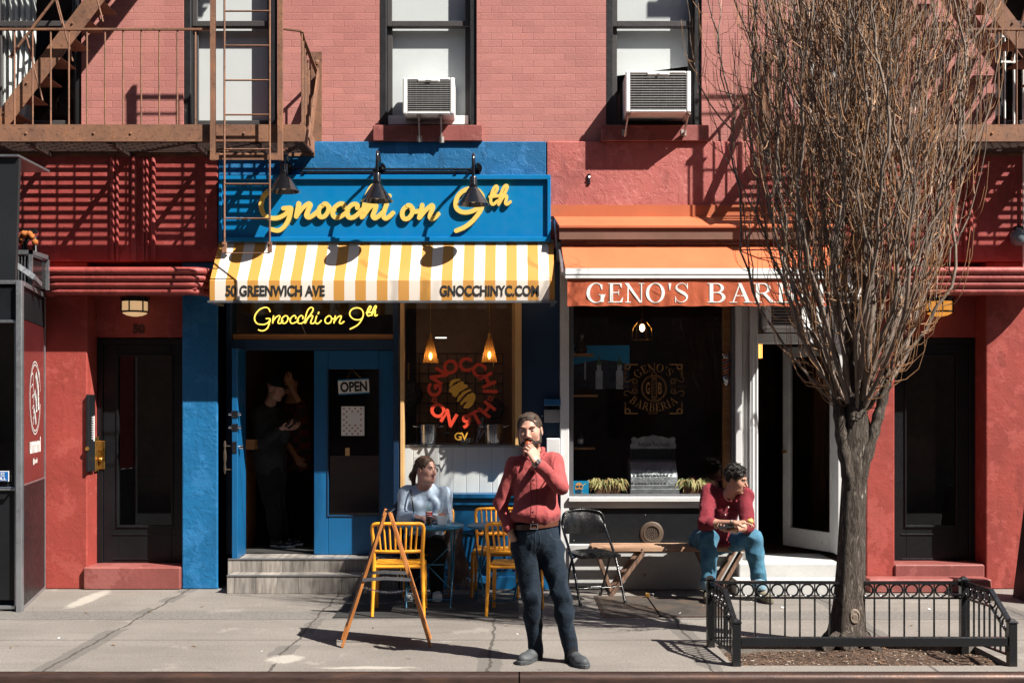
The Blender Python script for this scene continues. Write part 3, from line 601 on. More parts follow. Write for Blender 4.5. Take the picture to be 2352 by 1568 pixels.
# rooms behind the shopfronts
q = MB(); x0,x1 = PX(500),PX(1288); yb = 4.2
q.quad((x0,yb,0),(x1,yb,0),(x1,yb,ZC),(x0,yb,ZC)); q.quad((x0,.6,0),(x0,yb,0),(x0,yb,ZC),(x0,.6,ZC)); q.quad((x1,.4,0),(x1,yb,0),(x1,yb,ZC),(x1,.4,ZC)); q.quad((x0,.3,ZC),(x1,.3,ZC),(x1,yb,ZC),(x0,yb,ZC))
q.build('restaurant_room', M['room'], B)
q = MB(); q.quad((x0,.55,FZ-.005),(x1,.55,FZ-.005),(x1,yb,FZ-.005),(x0,yb,FZ-.005)); q.build('restaurant_floor', M['roomfloor'], B)
q = MB(); q.box(PX(925),PX(1198),1.7,1.75,FZ,ZC); q.build('kitchen_partition', paint('tan_tiled_wall',(.24,.145,.09),.6,var=.2,vs=2,bump=.05), B)
q = MB(); q.box(PX(1176,.4),PX(1185,.4),.25,1.69,PZ(1021,.3),ZC); q.build('cream_side_wall', M['cream'], B)
q = MB(); q.box(PX(928),PX(1183),.185,.9,PZ(1022,.19)-.02,PZ(1022,.19)+.004); q.build('kitchen_counter', M['alu'], B)

# ---------- barber front ----------
q = MB(); q.box(PX(1287,-.03),PX(1307,-.03),-.03,.35,0,PZ(598)); q.build('corner_post', M['rustywhite'], B, bevel=.005)
BY = .08
q = MB(); q.box(PX(1307,BY),PX(1316,BY),.02,.16,PZ(1142,BY),ZC); q.box(PX(1679,BY),PX(1688,BY),.02,.16,PZ(1142,BY),ZC); q.box(PX(1316,BY),PX(1679,BY),.03,.16,PZ(1142,BY),PZ(1134,BY)); bw = q.build('display_window', paint('grey_alu',(.16,.16,.17),.4,.5,bump=.05), B, bevel=.003)
q = MB(); sheet(q,PX(1316,BY),PX(1679,BY),.07,PZ(1134,BY),ZC); q.build('pane', M['darkglass'], bw)
q = MB(); q.box(PX(1306,-.06),PX(1698,-.06),-.065,.1,PZ(1152,-.06),PZ(1141,-.06)); q.box(PX(1306,-.03),PX(1698,-.03),-.03,.1,PZ(1166,-.03),PZ(1152.5,-.03)); q.build('sill', M['white'], bw, bevel=.005)
q = MB(); q.box(PX(1306),PX(1698),.0,.1,PZ(1249),PZ(1166.5)); q.build('stall_riser', M['charcoal'], bw)
for px in (1330,1347,1364): pass
q = MB(); 
for px,py in ((1312,1173),(1482,1182),(1655,1178),(1668,1240),(1318,1240)): q.ball((PX(px),-.002,PZ(py)),.006,8)
q.build('screw', M['steel'], bw)
q = MB(); q.box(PX(1306,-.05),PX(1705,-.05),-.055,.1,0,PZ(1249.5,-.05)); q.build('plinth', M['stepwhite'], B, bevel=.008)
vc = Vector((PX(1497),-.0,PZ(1224))); Mx = Matrix.Rotation(math.radians(90),3,'X')
q = MB(); q.lathe([(0,.010),(.072,.010),(.074,.018),(.084,.018),(.087,.013),(.112,.012),(.118,.008),(.118,0)], vc, 32, Mx); vt = q.build('vent_cover', paint('tarnished_bronze',(.13,.095,.07),.5,.4,var=.25,bump=.1), B, smooth=35)
q = MB()
for r_,n_ in ((.0,1),(.02,6),(.04,11),(.058,16)):
    for i in range(n_): q.cyl(vc+Vector((r_*math.cos(i*6.283/n_),-.0115,r_*math.sin(i*6.283/n_))), vc+Vector((r_*math.cos(i*6.283/n_),-.0103,r_*math.sin(i*6.283/n_))), .0068,None,8)
q.build('vent_hole', M['black'], vt)
# white door surround, open glazed door, steps
q = MB(); q.box(PX(1689),PX(1703),-.02,.15,PZ(1250),ZC); q.box(PX(1703),PX(1722),.04,.2,PZ(1290),ZC); q.box(PX(1722),PX(1741),-.01,.2,PZ(1275),ZC); q.box(PX(1741),PX(1928),.02,.2,PZ(788),PZ(765)); q.box(PX(1741),PX(1928),.1,.2,PZ(760),ZC); q.box(PX(1926),PX(1992),.02,.3,PZ(1275),ZC)
for px in (1706,1716,1727,1736): q.box(PX(px),PX(px+3),-.018 if px > 1720 else .03,.05,PZ(1272),PZ(768))
q.build('door_surround', M['white'], B, bevel=.005)
bd = MB(); a0 = Vector((PX(1926,.22),.22,0)); ang = math.radians(118); u = Vector((math.cos(ang),math.sin(ang),0)); vv = Vector((-u.y,u.x,0))*.022
zb_,zt_ = PZ(1270,.2),PZ(790,.2)
def leaf(mb,s0,s1,z0,z1,th=1.0):
    p = [a0+u*s0-vv*th,a0+u*s1-vv*th,a0+u*s1+vv*th,a0+u*s0+vv*th]; mb.hexa([(*q_[:2],z0) for q_ in p]+[(*q_[:2],z1) for q_ in p])
leaf(bd,0,.11,zb_,zt_); leaf(bd,.72,.83,zb_,zt_); leaf(bd,.11,.72,zb_,zb_+.2); leaf(bd,.11,.72,zt_-.11,zt_); bdo = bd.build('shop_door', M['stepwhite'], B, bevel=.004)  # darker white on the leaf: shade of the doorway put into its colour
bd = MB(); p0,p1 = a0+u*.11,a0+u*.72; bd.quad((p0.x,p0.y,zb_+.2),(p1.x,p1.y,zb_+.2),(p1.x,p1.y,zt_-.11),(p0.x,p0.y,zt_-.11)); bd.build('pane', M['darkglass'], bdo)
bd = MB(); pk = a0+u*.775; bd.cyl((pk.x,pk.y,PZ(1037,.8)),(pk.x-.07,pk.y-.04,PZ(1037,.8)),.012,.02,10); bd.build('handle', M['brass'], bdo, smooth=40)
q = MB(); q.box(PX(1696,-.18),PX(1930,-.18),-.20,.6,0,PZ(1292,-.18)); q.box(PX(1690,-.42),PX(1948,-.42),-.44,-.201,0,PZ(1331,-.42)); q.build('barber_step', M['stepwhite'], B, bevel=.014, seg=2)
q = MB(); x0,x1 = PX(1300),PX(1992); yb = 4.2; q.quad((x0,yb,0),(x1,yb,0),(x1,yb,ZC),(x0,yb,ZC)); q.quad((x0,.35,0),(x0,yb,0),(x0,yb,ZC),(x0,.35,ZC)); q.quad((x1,.3,0),(x1,yb,0),(x1,yb,ZC),(x1,.3,ZC)); q.quad((x0,.3,ZC),(x1,.3,ZC),(x1,yb,ZC),(x0,yb,ZC)); q.quad((x0,.1,.28),(x1,.1,.28),(x1,yb,.28),(x0,yb,.28))
q.build('barber_room', M['room'], B)
q = MB(); q.box(PX(1661,.15),PX(1676,.15),.13,.22,PZ(1140,.13),ZC); q.build('wooden_post', M['tan'], B); q = MB(); q.box(PX(1316,.1),PX(1679,.1),.08,.6,PZ(1138,.1)-.03,PZ(1138,.1)); q.box(PX(1850,2),PX(1990,2),1.6,1.7,.3,ZC); q.build('window_ledge', M['brownwood'], B)
tag(B)
# ---------- building across the street, mirrored in the glass ----------
OB = thing('brownstone_row', 'dark brick building standing across the street behind the viewer', 'building', (0,-20,0))
q = MB(); q.box(-45,45,-30,-20,0,21); q.build('brick_wall', paint('dark_far_brick',(.22,.14,.11),.8,var=.3,vs=.6,bump=0), OB)
q = MB()
for fl in range(6):
    for i in range(30): q.box(-39+i*2.6,-37.8+i*2.6,-20.0,-19.96,1.0+fl*3.1,2.9+fl*3.1)
q.build('window', paint('far_window',(.03,.035,.04),.1,bump=0), OB); tag(bpy.data.objects['window'] if False else OB)
# ================= fire escapes =================
FB = .62                                                            # platform depth
def fire_escape(f):
    X = lambda px, Y=0.0: mir(PX(px, Y), f)
    lab = ('rusty iron fire escape with hanging drop ladder over the left entrance and blue sign','rusty iron fire escape with rising stair behind the bare tree on the right')[f]
    P = thing('fire_escape', lab, 'fire escape', (X(300),0,PZ(325,-FB)), 'fire escapes on the brick facade')
    yF = -FB; zt,zb = PZ(288,yF),PZ(325,yF); xe = X(700,yF); xs = X(-160,yF); xa,xb = min(xe,xs),max(xe,xs); r = M['rust']
    q = MB(); q.box(xa,xb,yF,yF+.012,zb,zt); q.box(xa,xb,yF,yF+.05,zt,zt+.008)
    q.box(xa,xb,-.05,-.03,zb-.02,zt-.05); e = .012 if not f else -.012
    for x in (xe-e,xs+e): q.box(x-.012,x+.012,yF+.013,-.0,zb,zt)
    for px in (60,215,300,470,560): q.ball((X(px,yF),yF-.003,(zt+zb)/2),.014,8,(1,.6,1))
    q.build('platform_beam', r, P)
    for px in (-60,120,300,480,620): q = MB(); q.box(X(px)-.02,X(px)+.02,yF+.013,0,zb-.03,zb+.004); q.build('floor_joist', M['shaderust'], P)
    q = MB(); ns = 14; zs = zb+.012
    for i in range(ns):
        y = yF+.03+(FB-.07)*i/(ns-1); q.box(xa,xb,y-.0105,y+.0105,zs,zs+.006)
    q.build('platform_slats', M['shaderust'], P)
    # front railing
    zr = PZ(66,yF); q = MB(); q.box(min(X(-160,yF),X(486,yF)),max(X(-160,yF),X(486,yF)),yF+.0,yF+.035,zr-.012,zr+.006)
    for i in range(-4,12):
        px = 32+41.6*i
        if px < 480: q.tube([(X(px,yF),yF+.015,zt),(X(px,yF),yF+.015,zr)], .0085, 6)
    q.build('front_railing', r, P, smooth=50)
    q = MB(); xr = X(692,yF); xw = xr+(.06 if not f else -.06)
    pts = [(X(649,yF),yF+.015,zr),(xr,yF+.02,zr-.02),(xr,yF+.1,zr-.06),(xw,-.02,zr-.28)]
    for a,c in zip(pts,pts[1:]): q.bar(a,c,.035,.012)
    for i in range(6):
        y = yF+.03+i*(FB-.12)/6; zz = zr-.02-.30*(i/6)**1.3; q.tube([(xr,y,zt),(xr,y,zz)], .0085, 6)
    q.build('end_railing', r, P, smooth=50)
    # wall plate and diagonal brace
    q = MB(); xp = X(727); q.box(xp-.055,xp+.055,-.012,0,PZ(325),PZ(120)); q.ball((xp,-.014,PZ(144)),.032,8,(1,.6,1)); q.bar((X(733),-.03,PZ(170)),(X(711,yF),yF-.006,zb-.005),.105,.014,(1,0,0)); 
    q.build('wall_bracket', r, P)
    # drop-ladder guide frame in front of the platform
    yG = yF-.05; q = MB(); zlow = PZ(368,yG); zhi = PZ(-160,yG)
    for pa,pb in ((483,494),(638,649)): q.box(X(pa,yG),X(pb,yG),yG-.01,yG+.035,zlow,zhi)
    q.box(X(483,yG),X(649,yG),yG-.016,yG-.011,PZ(368,yG),PZ(356,yG)); q.box(X(483,yG),X(649,yG),yG-.016,yG-.011,zhi-.05,zhi)
    for pa in (500,562,630):
        q.bar((X(pa,yG),yG,PZ(360,yG)),(X(pa,yG)+.05,yF+.3,zb),.03,.01)
    q.build('ladder_guide', r, P)
    yL = yG-.045; q = MB()
    for pa in (515.5,619.5): q.tube([(X(pa,yL),yL,PZ(579,yL)),(X(pa,yL),yL,PZ(-175,yL))], .0105, 6)
    for i in range(-2,8): 
        z = PZ(26+79.3*i,yL)
        q.tube([(X(515.5,yL),yL,z),(X(619.5,yL),yL,z)], .0085 if i < 7 else .005, 6)
    for pa in (515.5,619.5):
        q.box(X(pa,yL)-.02,X(pa,yL)+.02,yL-.014,yL+.014,PZ(580,yL),PZ(556,yL)); q.ball((X(pa,yL),yL-.016,PZ(561,yL)),.012,6)
    q.build('drop_ladder', r, P, smooth=50)
    # stair to the floor above
    q = MB(); pA = (5,277); pB = (215,3)
    for ys in (-.50,-.10):
        a = Vector((X(pA[0],ys),ys,PZ(pA[1],ys))); c = Vector((X(pB[0],ys),ys,PZ(pB[1],ys))); d = c-a
        q.bar(a-d*.04, a+d*2.58, .010, .165, (0,0,1))
        for k in range(11): q.ball(a+d*(.02+k*.25)+Vector((0,-.008,.05)), .013, 6)
    q.build('stair_stringer', r, P)
    a = Vector((X(pA[0],-.5),0,PZ(pA[1],-.5))); c = Vector((X(pB[0],-.5),0,PZ(pB[1],-.5))); d = c-a; q = MB(); nt_ = 16
    for k in range(nt_):
        p = a+d*(.06+k*2.5/nt_); s = 1 if d.x > 0 else -1
        q.box(p.x-.10,p.x+.10,-.492,-.108,p.z-.006,p.z+.006); 
    q.build('stair_tread', r, P)
    q = MB()
    for ys in (-.50,-.10):
        a = Vector((X(60,ys),ys,PZ(84,ys))); d2 = Vector((d.x,0,d.z)); q.tube([a-d2*.18, a+d2*1.4], .014, 6)
        for k in (0,.33,.66): q.tube([a+d2*k, a+d2*k+Vector((.16 if d.x > 0 else -.16,0,-.62))], .009, 6)
    q.build('stair_rail', r, P, smooth=50)
    # landing of the floor above (the stair ends there)
    zz = PZ(277,-.5)+(PZ(3,-.5)-PZ(277,-.5))*2.58; q = MB(); q.box(xa,xb,yF,yF+.012,zz-.15,zz)
    for i in range(ns):
        y = yF+.03+(FB-.07)*i/(ns-1); q.box(xa,max(xa,min(xb,xb)),y-.0125,y+.0125,zz-.13,zz-.118)
    q.build('upper_landing', r, P)
    return P
for f in (0,1): fire_escape(f)

# ================= window air conditioners =================
def aircon(name, label, px0,px1,py0,py1, Yf, Yb, brackets, logo, splay):
    P = thing(name, label, 'air conditioner', (PX((px0+px1)/2,Yf),Yf,PZ(py1,Yf)), 'window air conditioners')
    x0,x1,z0,z1 = PX(px0,Yf),PX(px1,Yf),PZ(py1,Yf),PZ(py0,Yf); w_ = x1-x0; h = z1-z0; t = .045
    q = MB(); q.box(x0,x0+t,Yf,Yf+.03,z0,z1); q.box(x1-t,x1,Yf,Yf+.03,z0,z1); q.box(x0+t,x1-t,Yf,Yf+.03,z0,z0+t*.55); q.box(x0+t,x1-t,Yf,Yf+.03,z1-t*.6,z1)
    xm = (x0+x1)/2; q.box(xm-.11,xm+.11,Yf-.004,Yf+.03,z1-t*1.0,z1-t*.3)
    q.box(x0+.005,x1-.005,Yf+.031,Yb,z0+.004,z1-.004); c = q.build('casing', M['whiteclean'], P, bevel=.012, seg=2)
    q = MB(); q.box(x0+t,x1-t,Yf+.018,Yf+.0305,z0+t*.5,z1-t*.55); q.build('coil', paint('coil_dark',(.03,.03,.032),.5,.4,bump=0), P)
    q = MB(); n = 15
    for i in range(n): z = z0+t*.7+(h-t*1.5)*i/(n-1); q.box(x0+t,x1-t,Yf+.006,Yf+.012,z-.0032,z+.0032)
    for i in range(7): x = x0+t+(w_-2*t)*(i+.5)/7; q.box(x-.0015,x+.0015,Yf+.0125,Yf+.0155,z0+t*.5,z1-t*.6)
    q.build('grille', paint('grille_wire',(.42,.41,.40),.45,.5,bump=0), P)
    q = MB(); put_text(q,logo,xm,Yf-.0052,z1-t*.65,.03,height=.016); q.build('badge', paint('grey_ink',(.2,.2,.21),.6,bump=0), P)
    for px,py0_,py1_ in brackets:
        q = MB()
        x = PX(px,Yf+.05); zt_ = PZ(py0_,Yf+.05); zl = PZ(py1_,-.075)
        q.box(x-.022,x+.022,Yf+.03,Yb,z0-.012,z0-.001); q.bar((x,Yf+.06,z0-.01),(x+splay,-.078,zl),.042,.012,(1,0,0)); q.bar((x+splay,-.079,zl),(x+splay,-.079,zl+.06),.05,.006,(0,1,0))
        q.build('support_bracket', paint('bracket_steel'+logo,(.50,.46,.43),.4,.3,var=.15), P)
    return P
aircon('air_conditioner','white window air conditioner on two straight props above the blue sign', 925,1044,178,262,-.22,.11,((962,262,326),(1013,262,328)),'Midea',0)
aircon('air_conditioner','larger white window air conditioner above the red wall, nearest the tree', 1437,1587,163,258,-.30,.11,((1443,258,312),(1581,258,312)),'LG',-.02)
# window filler panels beside them
q = MB(); q.box(PX(890),PX(1075),.06,.075,PZ(282),PZ(262)); solo(q,'filler_board',M['whiteclean'],'white filler strip closing the sash under the left air conditioner','filler panel')

# ================= restaurant sign =================
SY = -.13
P = thing('shop_sign','long blue sign board with raised yellow script lettering above the striped awning','sign',(PX(884),SY,PZ(555)))
q = MB(); x0,x1,z0,z1 = PX(503,SY),PX(1265,SY),PZ(555,SY),PZ(402,SY); q.box(x0,x1,SY+.02,-.041,z0,z1); q.build('board', M['signblue'], P)
q = MB(); t = .055
q.box(x0,x1,SY-.012,SY+.019,z1-.045,z1); q.box(x0,x1,SY-.012,SY+.019,z0,z0+.045); q.box(x0,x0+.03,SY-.012,SY+.019,z0+.046,z1-.046); q.box(x1-.035,x1,SY-.012,SY+.019,z0+.046,z1-.046); q.build('sign_frame', M['signblue'], P, bevel=.004)
def sgn(px,py): return ((980+px/2.0276)/1.7415, (680+py/2.0276)/1.7415)
SCRIPT = [
 [(275,150),(215,152),(160,190),(128,250),(128,310),(150,360),(200,385),(265,385),(325,355),(358,315)],[(308,308),(350,305),(368,312),(352,390),(318,452),(268,488),(208,478)],
 [(432,268),(420,330),(412,375)],[(415,370),(462,308),(512,270),(524,285),(506,330),(494,365),(512,382),(545,368),(585,335)],
 [(648,272),(606,300),(592,345),(606,376),(640,374),(668,340),(676,300),(660,275),(640,272)],[(668,300),(690,318),(720,322)],
 [(800,300),(798,275),(765,272),(722,305),(708,350),(726,380),(765,378),(808,352),(830,328)],
 [(908,305),(906,278),(872,276),(836,308),(824,350),(842,382),(880,380),(920,350),(945,320)],
 [(945,380),(962,300),(988,200),(1030,130),(1060,140),(1048,200),(1000,275),(962,330)],[(955,375),(1002,310),(1048,275),(1060,290),(1046,335),(1034,370),(1052,388),(1085,370),(1118,338)],
 [(1146,275),(1126,330),(1118,368),(1138,390),(1172,372),(1198,345)],[(1168,205),(1160,228)],
 [(1330,284),(1290,308),(1272,352),(1286,390),(1322,390),(1352,354),(1358,312),(1340,288),(1320,284)],[(1350,315),(1375,335),(1405,330)],
 [(1436,282),(1424,335),(1412,385)],[(1418,380),(1462,325),(1512,284),(1522,300),(1508,340),(1498,378),(1516,394),(1545,378),(1566,354)],
 [(1925,205),(1885,160),(1810,150),(1745,185),(1710,245),(1714,305),(1760,338),(1830,335),(1895,300),(1930,245)],[(1930,230),(1912,320),(1850,405),(1785,458),(1712,490)],
 [(1990,222),(2022,190),(2046,150),(2040,128),(2018,145),(1998,200),(1994,255),(2012,276),(2045,250)],[(1985,215),(2060,205)],
 [(2056,276),(2072,200),(2100,135),(2122,122),(2126,140),(2100,195),(2068,232)],[(2060,270),(2090,222),(2118,205),(2122,225),(2112,262),(2126,275),(2152,255)],
]
def ribbon(pts2, wdt, y0, y1, mb, rnd=5):
    """flat raised stroke of constant width along a curve in the x-z plane"""
    P_ = smoothline([(p[0],0,p[1]) for p in pts2], 6); n_ = len(P_); L = []; Rr = []
    for i in range(n_):
        t_ = (P_[min(i+1,n_-1)]-P_[max(i-1,0)]); t_.normalize(); nn_ = Vector((-t_.z,0,t_.x)); L.append(P_[i]+nn_*wdt/2); Rr.append(P_[i]-nn_*wdt/2)
    vs = []; dy = lambda i: -.00006*i if wdt > .02 else 0
    for i in range(n_): vs += [(L[i].x,y0+dy(i),L[i].z),(Rr[i].x,y0+dy(i),Rr[i].z),(L[i].x,y1,L[i].z),(Rr[i].x,y1,Rr[i].z)]
    fs_ = []
    for i in range(n_-1):
        a,b_ = i*4,(i+1)*4; fs_ += [(a,a+1,b_+1,b_),(a+2,b_+2,b_+3,a+3),(a,b_,b_+2,a+2),(a+1,a+3,b_+3,b_+1)]
    mb.add(vs, fs_)
    for e,dr in ((0,-1),(n_-1,1)):
        t_ = (P_[min(e+1,n_-1)]-P_[max(e-1,0)]).normalized()*dr; nn_ = Vector((-t_.z,0,t_.x)); c = P_[e]
        ring = [c+nn_*wdt/2*math.cos(a)+t_*wdt/2*math.sin(a) for a in np.linspace(0,math.pi,9)]
        mb.prism([(p.x,p.z) for p in ring], y0+.0002+dy(e), y1)
q = MB(); i0 = 0
for k,st in enumerate(SCRIPT):
    pp = [sgn(*p) for p in st]; sm = k >= len(SCRIPT)-4
    ribbon([(PX(a,SY-.03),PZ(c,SY-.03)) for a,c in pp], .030 if sm else .044, SY-.010-.0007*(k%5), SY+.019, q)
q.build('lettering', M['yellow'], P)
# conduit and gooseneck lamps
q = MB(); q.box(PX(690,-.06),PX(1100,-.06),-.075,-.041,PZ(399,-.06),PZ(393,-.06)); q.tube([(PX(660,-.07),-.07,PZ(388,-.07)),(PX(1095,-.07),-.07,PZ(389,-.07))],.012,8)
for px in (700,1050): q.bar((PX(px,-.1),-.08,PZ(396,-.1)),(PX(px,-.16),-.165,PZ(396,-.1)),.03,.008)
solo(q,'conduit',M['black'],'black conduit and rail running behind the gooseneck lamps','conduit',smooth=50)
def lamp(px,pyt,pyr,label):
    ql = -.46; xc = PX(px,ql); zr = PZ(pyr,ql)
    P = thing('gooseneck_lamp',label,'sign lamp',(xc,ql,zr),'gooseneck lamps over the blue sign')
    xb = PX(px+8,-.06); zb_ = PZ(387,-.06)
    q = MB(); q.cyl((xb,-.041,zb_),(xb,-.075,zb_),.055,None,20); q.cyl((xb,-.075,zb_),(xb,-.10,zb_),.03,.024,16); q.build('wall_plate', M['gloss'], P, smooth=40)
    zn = zr+.20; zt_ = PZ(pyt,-.36)
    q = MB(); q.tube(smoothline([(xb,-.09,zb_),(xb*.6+xc*.4,-.16,zb_+.02),(xc,-.24,zt_-.05),(xc,-.34,zt_),(xc,-.43,zt_-.03),(xc,ql,zn+.10),(xc,ql,zn+.03)],6),.0155,10); q.build('gooseneck_arm', M['gloss'], P, smooth=50)
    q = MB(); prof = [(0,.275),(.030,.272),(.037,.262),(.037,.205),(.040,.2),(.040,.165),(.046,.158),(.152,.006),(.158,0),(.154,0),(.044,.150),(.0,.152)]
    q.lathe(prof,(xc,ql,zr),32); q.build('lamp_shade', M['gloss'], P, smooth=35)
    q = MB(); q.ball((xc,ql,zr+.06),.035,12,(1,1,1.3)); q.build('bulb', M['frosted'], P, smooth=60)
for a in ((652,352,440,'black gooseneck lamp partly behind the ladder guide, left end of the sign'),(866,349,462,'black gooseneck lamp over the middle of the blue sign'),(1087,356,470,'black gooseneck lamp in front of the figure nine, right end of the sign')): lamp(*a)

# ================= striped awning =================
P = thing('striped_awning','yellow and white striped awning with black address lettering','awning',(PX(880),-.3,PZ(693)))
AY = -.46; yt = -.10
xl,xr = PX(482,AY),PX(1274,AY); zt_,zf,zb_ = PZ(558,yt),PZ(644,AY),PZ(690,AY)
q = MB(); n = 30; vs = []; fs_ = []
for i in range(n+1):
    x = xl+(xr-xl)*i/n
    sag = .010*math.sin(i*.9)+.006*math.sin(i*2.3+1)
    vs += [(x,yt,zt_),(x,yt*.55+AY*.45+.0,zt_*.55+zf*.45-.012+sag*.5),(x,AY,zf),(x,AY-.004,(zf+zb_)/2+sag*.2),(x,AY,zb_)]
for i in range(n):
    for k in range(4): fs_.append((i*5+k,i*5+k+1,i*5+5+k+1,i*5+5+k))
q.add(vs,fs_)
for x in (xl,xr): q.add([(x,yt,zt_),(x,AY,zf),(x,AY,zb_),(x,yt,zb_)],[(0,1,2,3)])
q.build('canopy', M['stripe'], P, smooth=25)
q = MB(); q.box(xl-.02,xr+.02,AY-.012,AY+.02,zb_-.022,zb_-.001); q.box(xl-.01,xl+.03,AY+.021,-.02,zb_-.022,zb_-.001); q.box(xr-.03,xr+.01,AY+.021,-.02,zb_-.022,zb_-.001); q.box(xl,xr,yt-.006,-.05,zt_+.004,zt_+.03); q.build('awning_frame', M['alu'], P)
q = MB(); zc = PZ(667.5,AY-.01)
put_text(q,'50 GREENWICH AVE',PX(632,AY-.01),AY-.0062,zc,.1,off=.0035,width=PX(746,AY)-PX(518,AY),height=.105,ext=.0003); q.build('address_lettering', M['inkblack'], P); q = MB()
put_text(q,'GNOCCHINYC.COM',PX(1124,AY-.01),AY-.0062,zc,.1,off=.0035,width=PX(1238,AY)-PX(1010,AY),height=.105,ext=.0003)
q.build('web_lettering', M['inkblack'], P)

# ================= orange awning =================
P = thing('orange_awning','orange retractable awning with metal hood and white serif lettering over the barber shop','awning',(PX(1600),-.3,PZ(703)))
OX1 = PX(1938,-.6); q = MB(); yh = -.30
q.box(PX(1262,-.045),OX1,-.055,-.041,PZ(497,-.05),PZ(471,-.05)); x0 = PX(1272,-.06)
q.hexa([(x0,-.056,PZ(501,-.06)),(OX1,-.056,PZ(501,-.06)),(OX1,-.04,PZ(501,-.06)),(x0,-.04,PZ(501,-.06)),(x0,-.056,PZ(496,-.06)),(OX1,-.056,PZ(496,-.06)),(OX1,-.04,PZ(496,-.06)),(x0,-.04,PZ(496,-.06))])
x1 = PX(1285,yh)
q.add([(x0,-.05,PZ(497,-.05)),(OX1,-.05,PZ(497,-.05)),(OX1,yh,PZ(518,yh)),(x1,yh,PZ(518,yh)),(x0,-.05,PZ(503,-.05)),(OX1,-.05,PZ(503,-.05)),(OX1,yh,PZ(523,yh)),(x1,yh,PZ(523,yh))],[(0,1,2,3)[::-1],(4,5,6,7),(3,2,6,7)[::-1],(0,3,7,4)[::-1],(1,2,6,5)])
q.build('hood', M['orangemetal'], P)
q = MB(); q.box(x1,OX1,yh+.02,yh+.03,PZ(549,yh),PZ(522,yh)); q.box(PX(1280,-.2),OX1,-.2,-.18,PZ(556,-.2),PZ(548,-.2))
for px in (1290,1345,1445,1560,1650,1760): q.box(PX(px,-.2),PX(px+7,-.2),-.21,-.16,PZ(562,-.2),PZ(549,-.2))
q.build('fascia', M['brownfascia'], P)
ya,yo = -.20,-.61
q = MB(); n = 26; vs = []; fs_ = []; xa0,xa1 = PX(1289,ya),PX(1299,yo)
for i in range(n+1):
    t_ = i/n; x_t = xa0+(OX1-xa0)*t_; x_b = xa1+(OX1-xa1)*t_; s_ = .004*math.sin(i*1.7)
    vs += [(x_t,ya,PZ(561,ya)),((x_t+x_b)/2,(ya+yo)/2,(PZ(561,ya)+PZ(618,yo))/2-.025+s_),(x_b,yo,PZ(618,yo))]
for i in range(n):
    for k in range(2): fs_.append((i*3+k,i*3+k+1,i*3+4+k,i*3+3+k))
q.add(vs,fs_); q.build('canopy', M['orange'], P, smooth=60)
q = MB(); q.box(PX(1298,yo),OX1+.02,yo-.03,yo+.04,PZ(640,yo),PZ(617,yo)); q.box(PX(1298,yo),OX1+.02,yo-.036,yo-.03,PZ(631,yo),PZ(626,yo)); q.build('front_bar', M['whiteclean'], P, bevel=.008, seg=2)
def valy(x,fl):
    t_ = (x-PX(1303,yo))/(OX1-PX(1303,yo)); return yo-.012+.006*fl*math.sin(x*21+fl*3)+.010*fl*math.exp(-t_*12)*math.sin(fl*14+x*30)+.003*fl*math.sin(x*57)+.004*fl*math.sin(x*9+2)
q = MB(); n = 120; m_ = 8; vs = []; fs_ = []; xv0,xv1 = PX(1303,yo),OX1+.0
for i in range(n+1):
    for k in range(m_+1):
        x = xv0+(xv1-xv0)*i/n; z = PZ(641,yo)+(PZ(703,yo)-PZ(641,yo))*k/m_; fl = k/m_
        vs.append((x,valy(x,fl),z+.003*math.sin(x*21)*fl))
fs_ = [(i*(m_+1)+k,i*(m_+1)+k+1,(i+1)*(m_+1)+k+1,(i+1)*(m_+1)+k) for i in range(n) for k in range(m_)]
q.add(vs,fs_); q.build('valance', M['orangedark'], P, smooth=80)
q = MB()
q.bar((PX(1284,-.1),-.1,PZ(560,-.1)),(PX(1294,yo),yo+.03,PZ(628,yo)),.03,.04); q.box(PX(1277,-.12),PX(1287,-.12),-.2,-.02,PZ(600,-.1),PZ(552,-.1)); q.tube([(PX(1275,-.1),-.1,PZ(505,-.1)),(PX(1281,-.15),-.15,PZ(600,-.1))],.014,6)
q.bar((OX1-.02,-.1,PZ(560,-.1)),(OX1-.02,yo+.03,PZ(628,yo)),.03,.04); q.build('folding_arm', M['alu'], P)
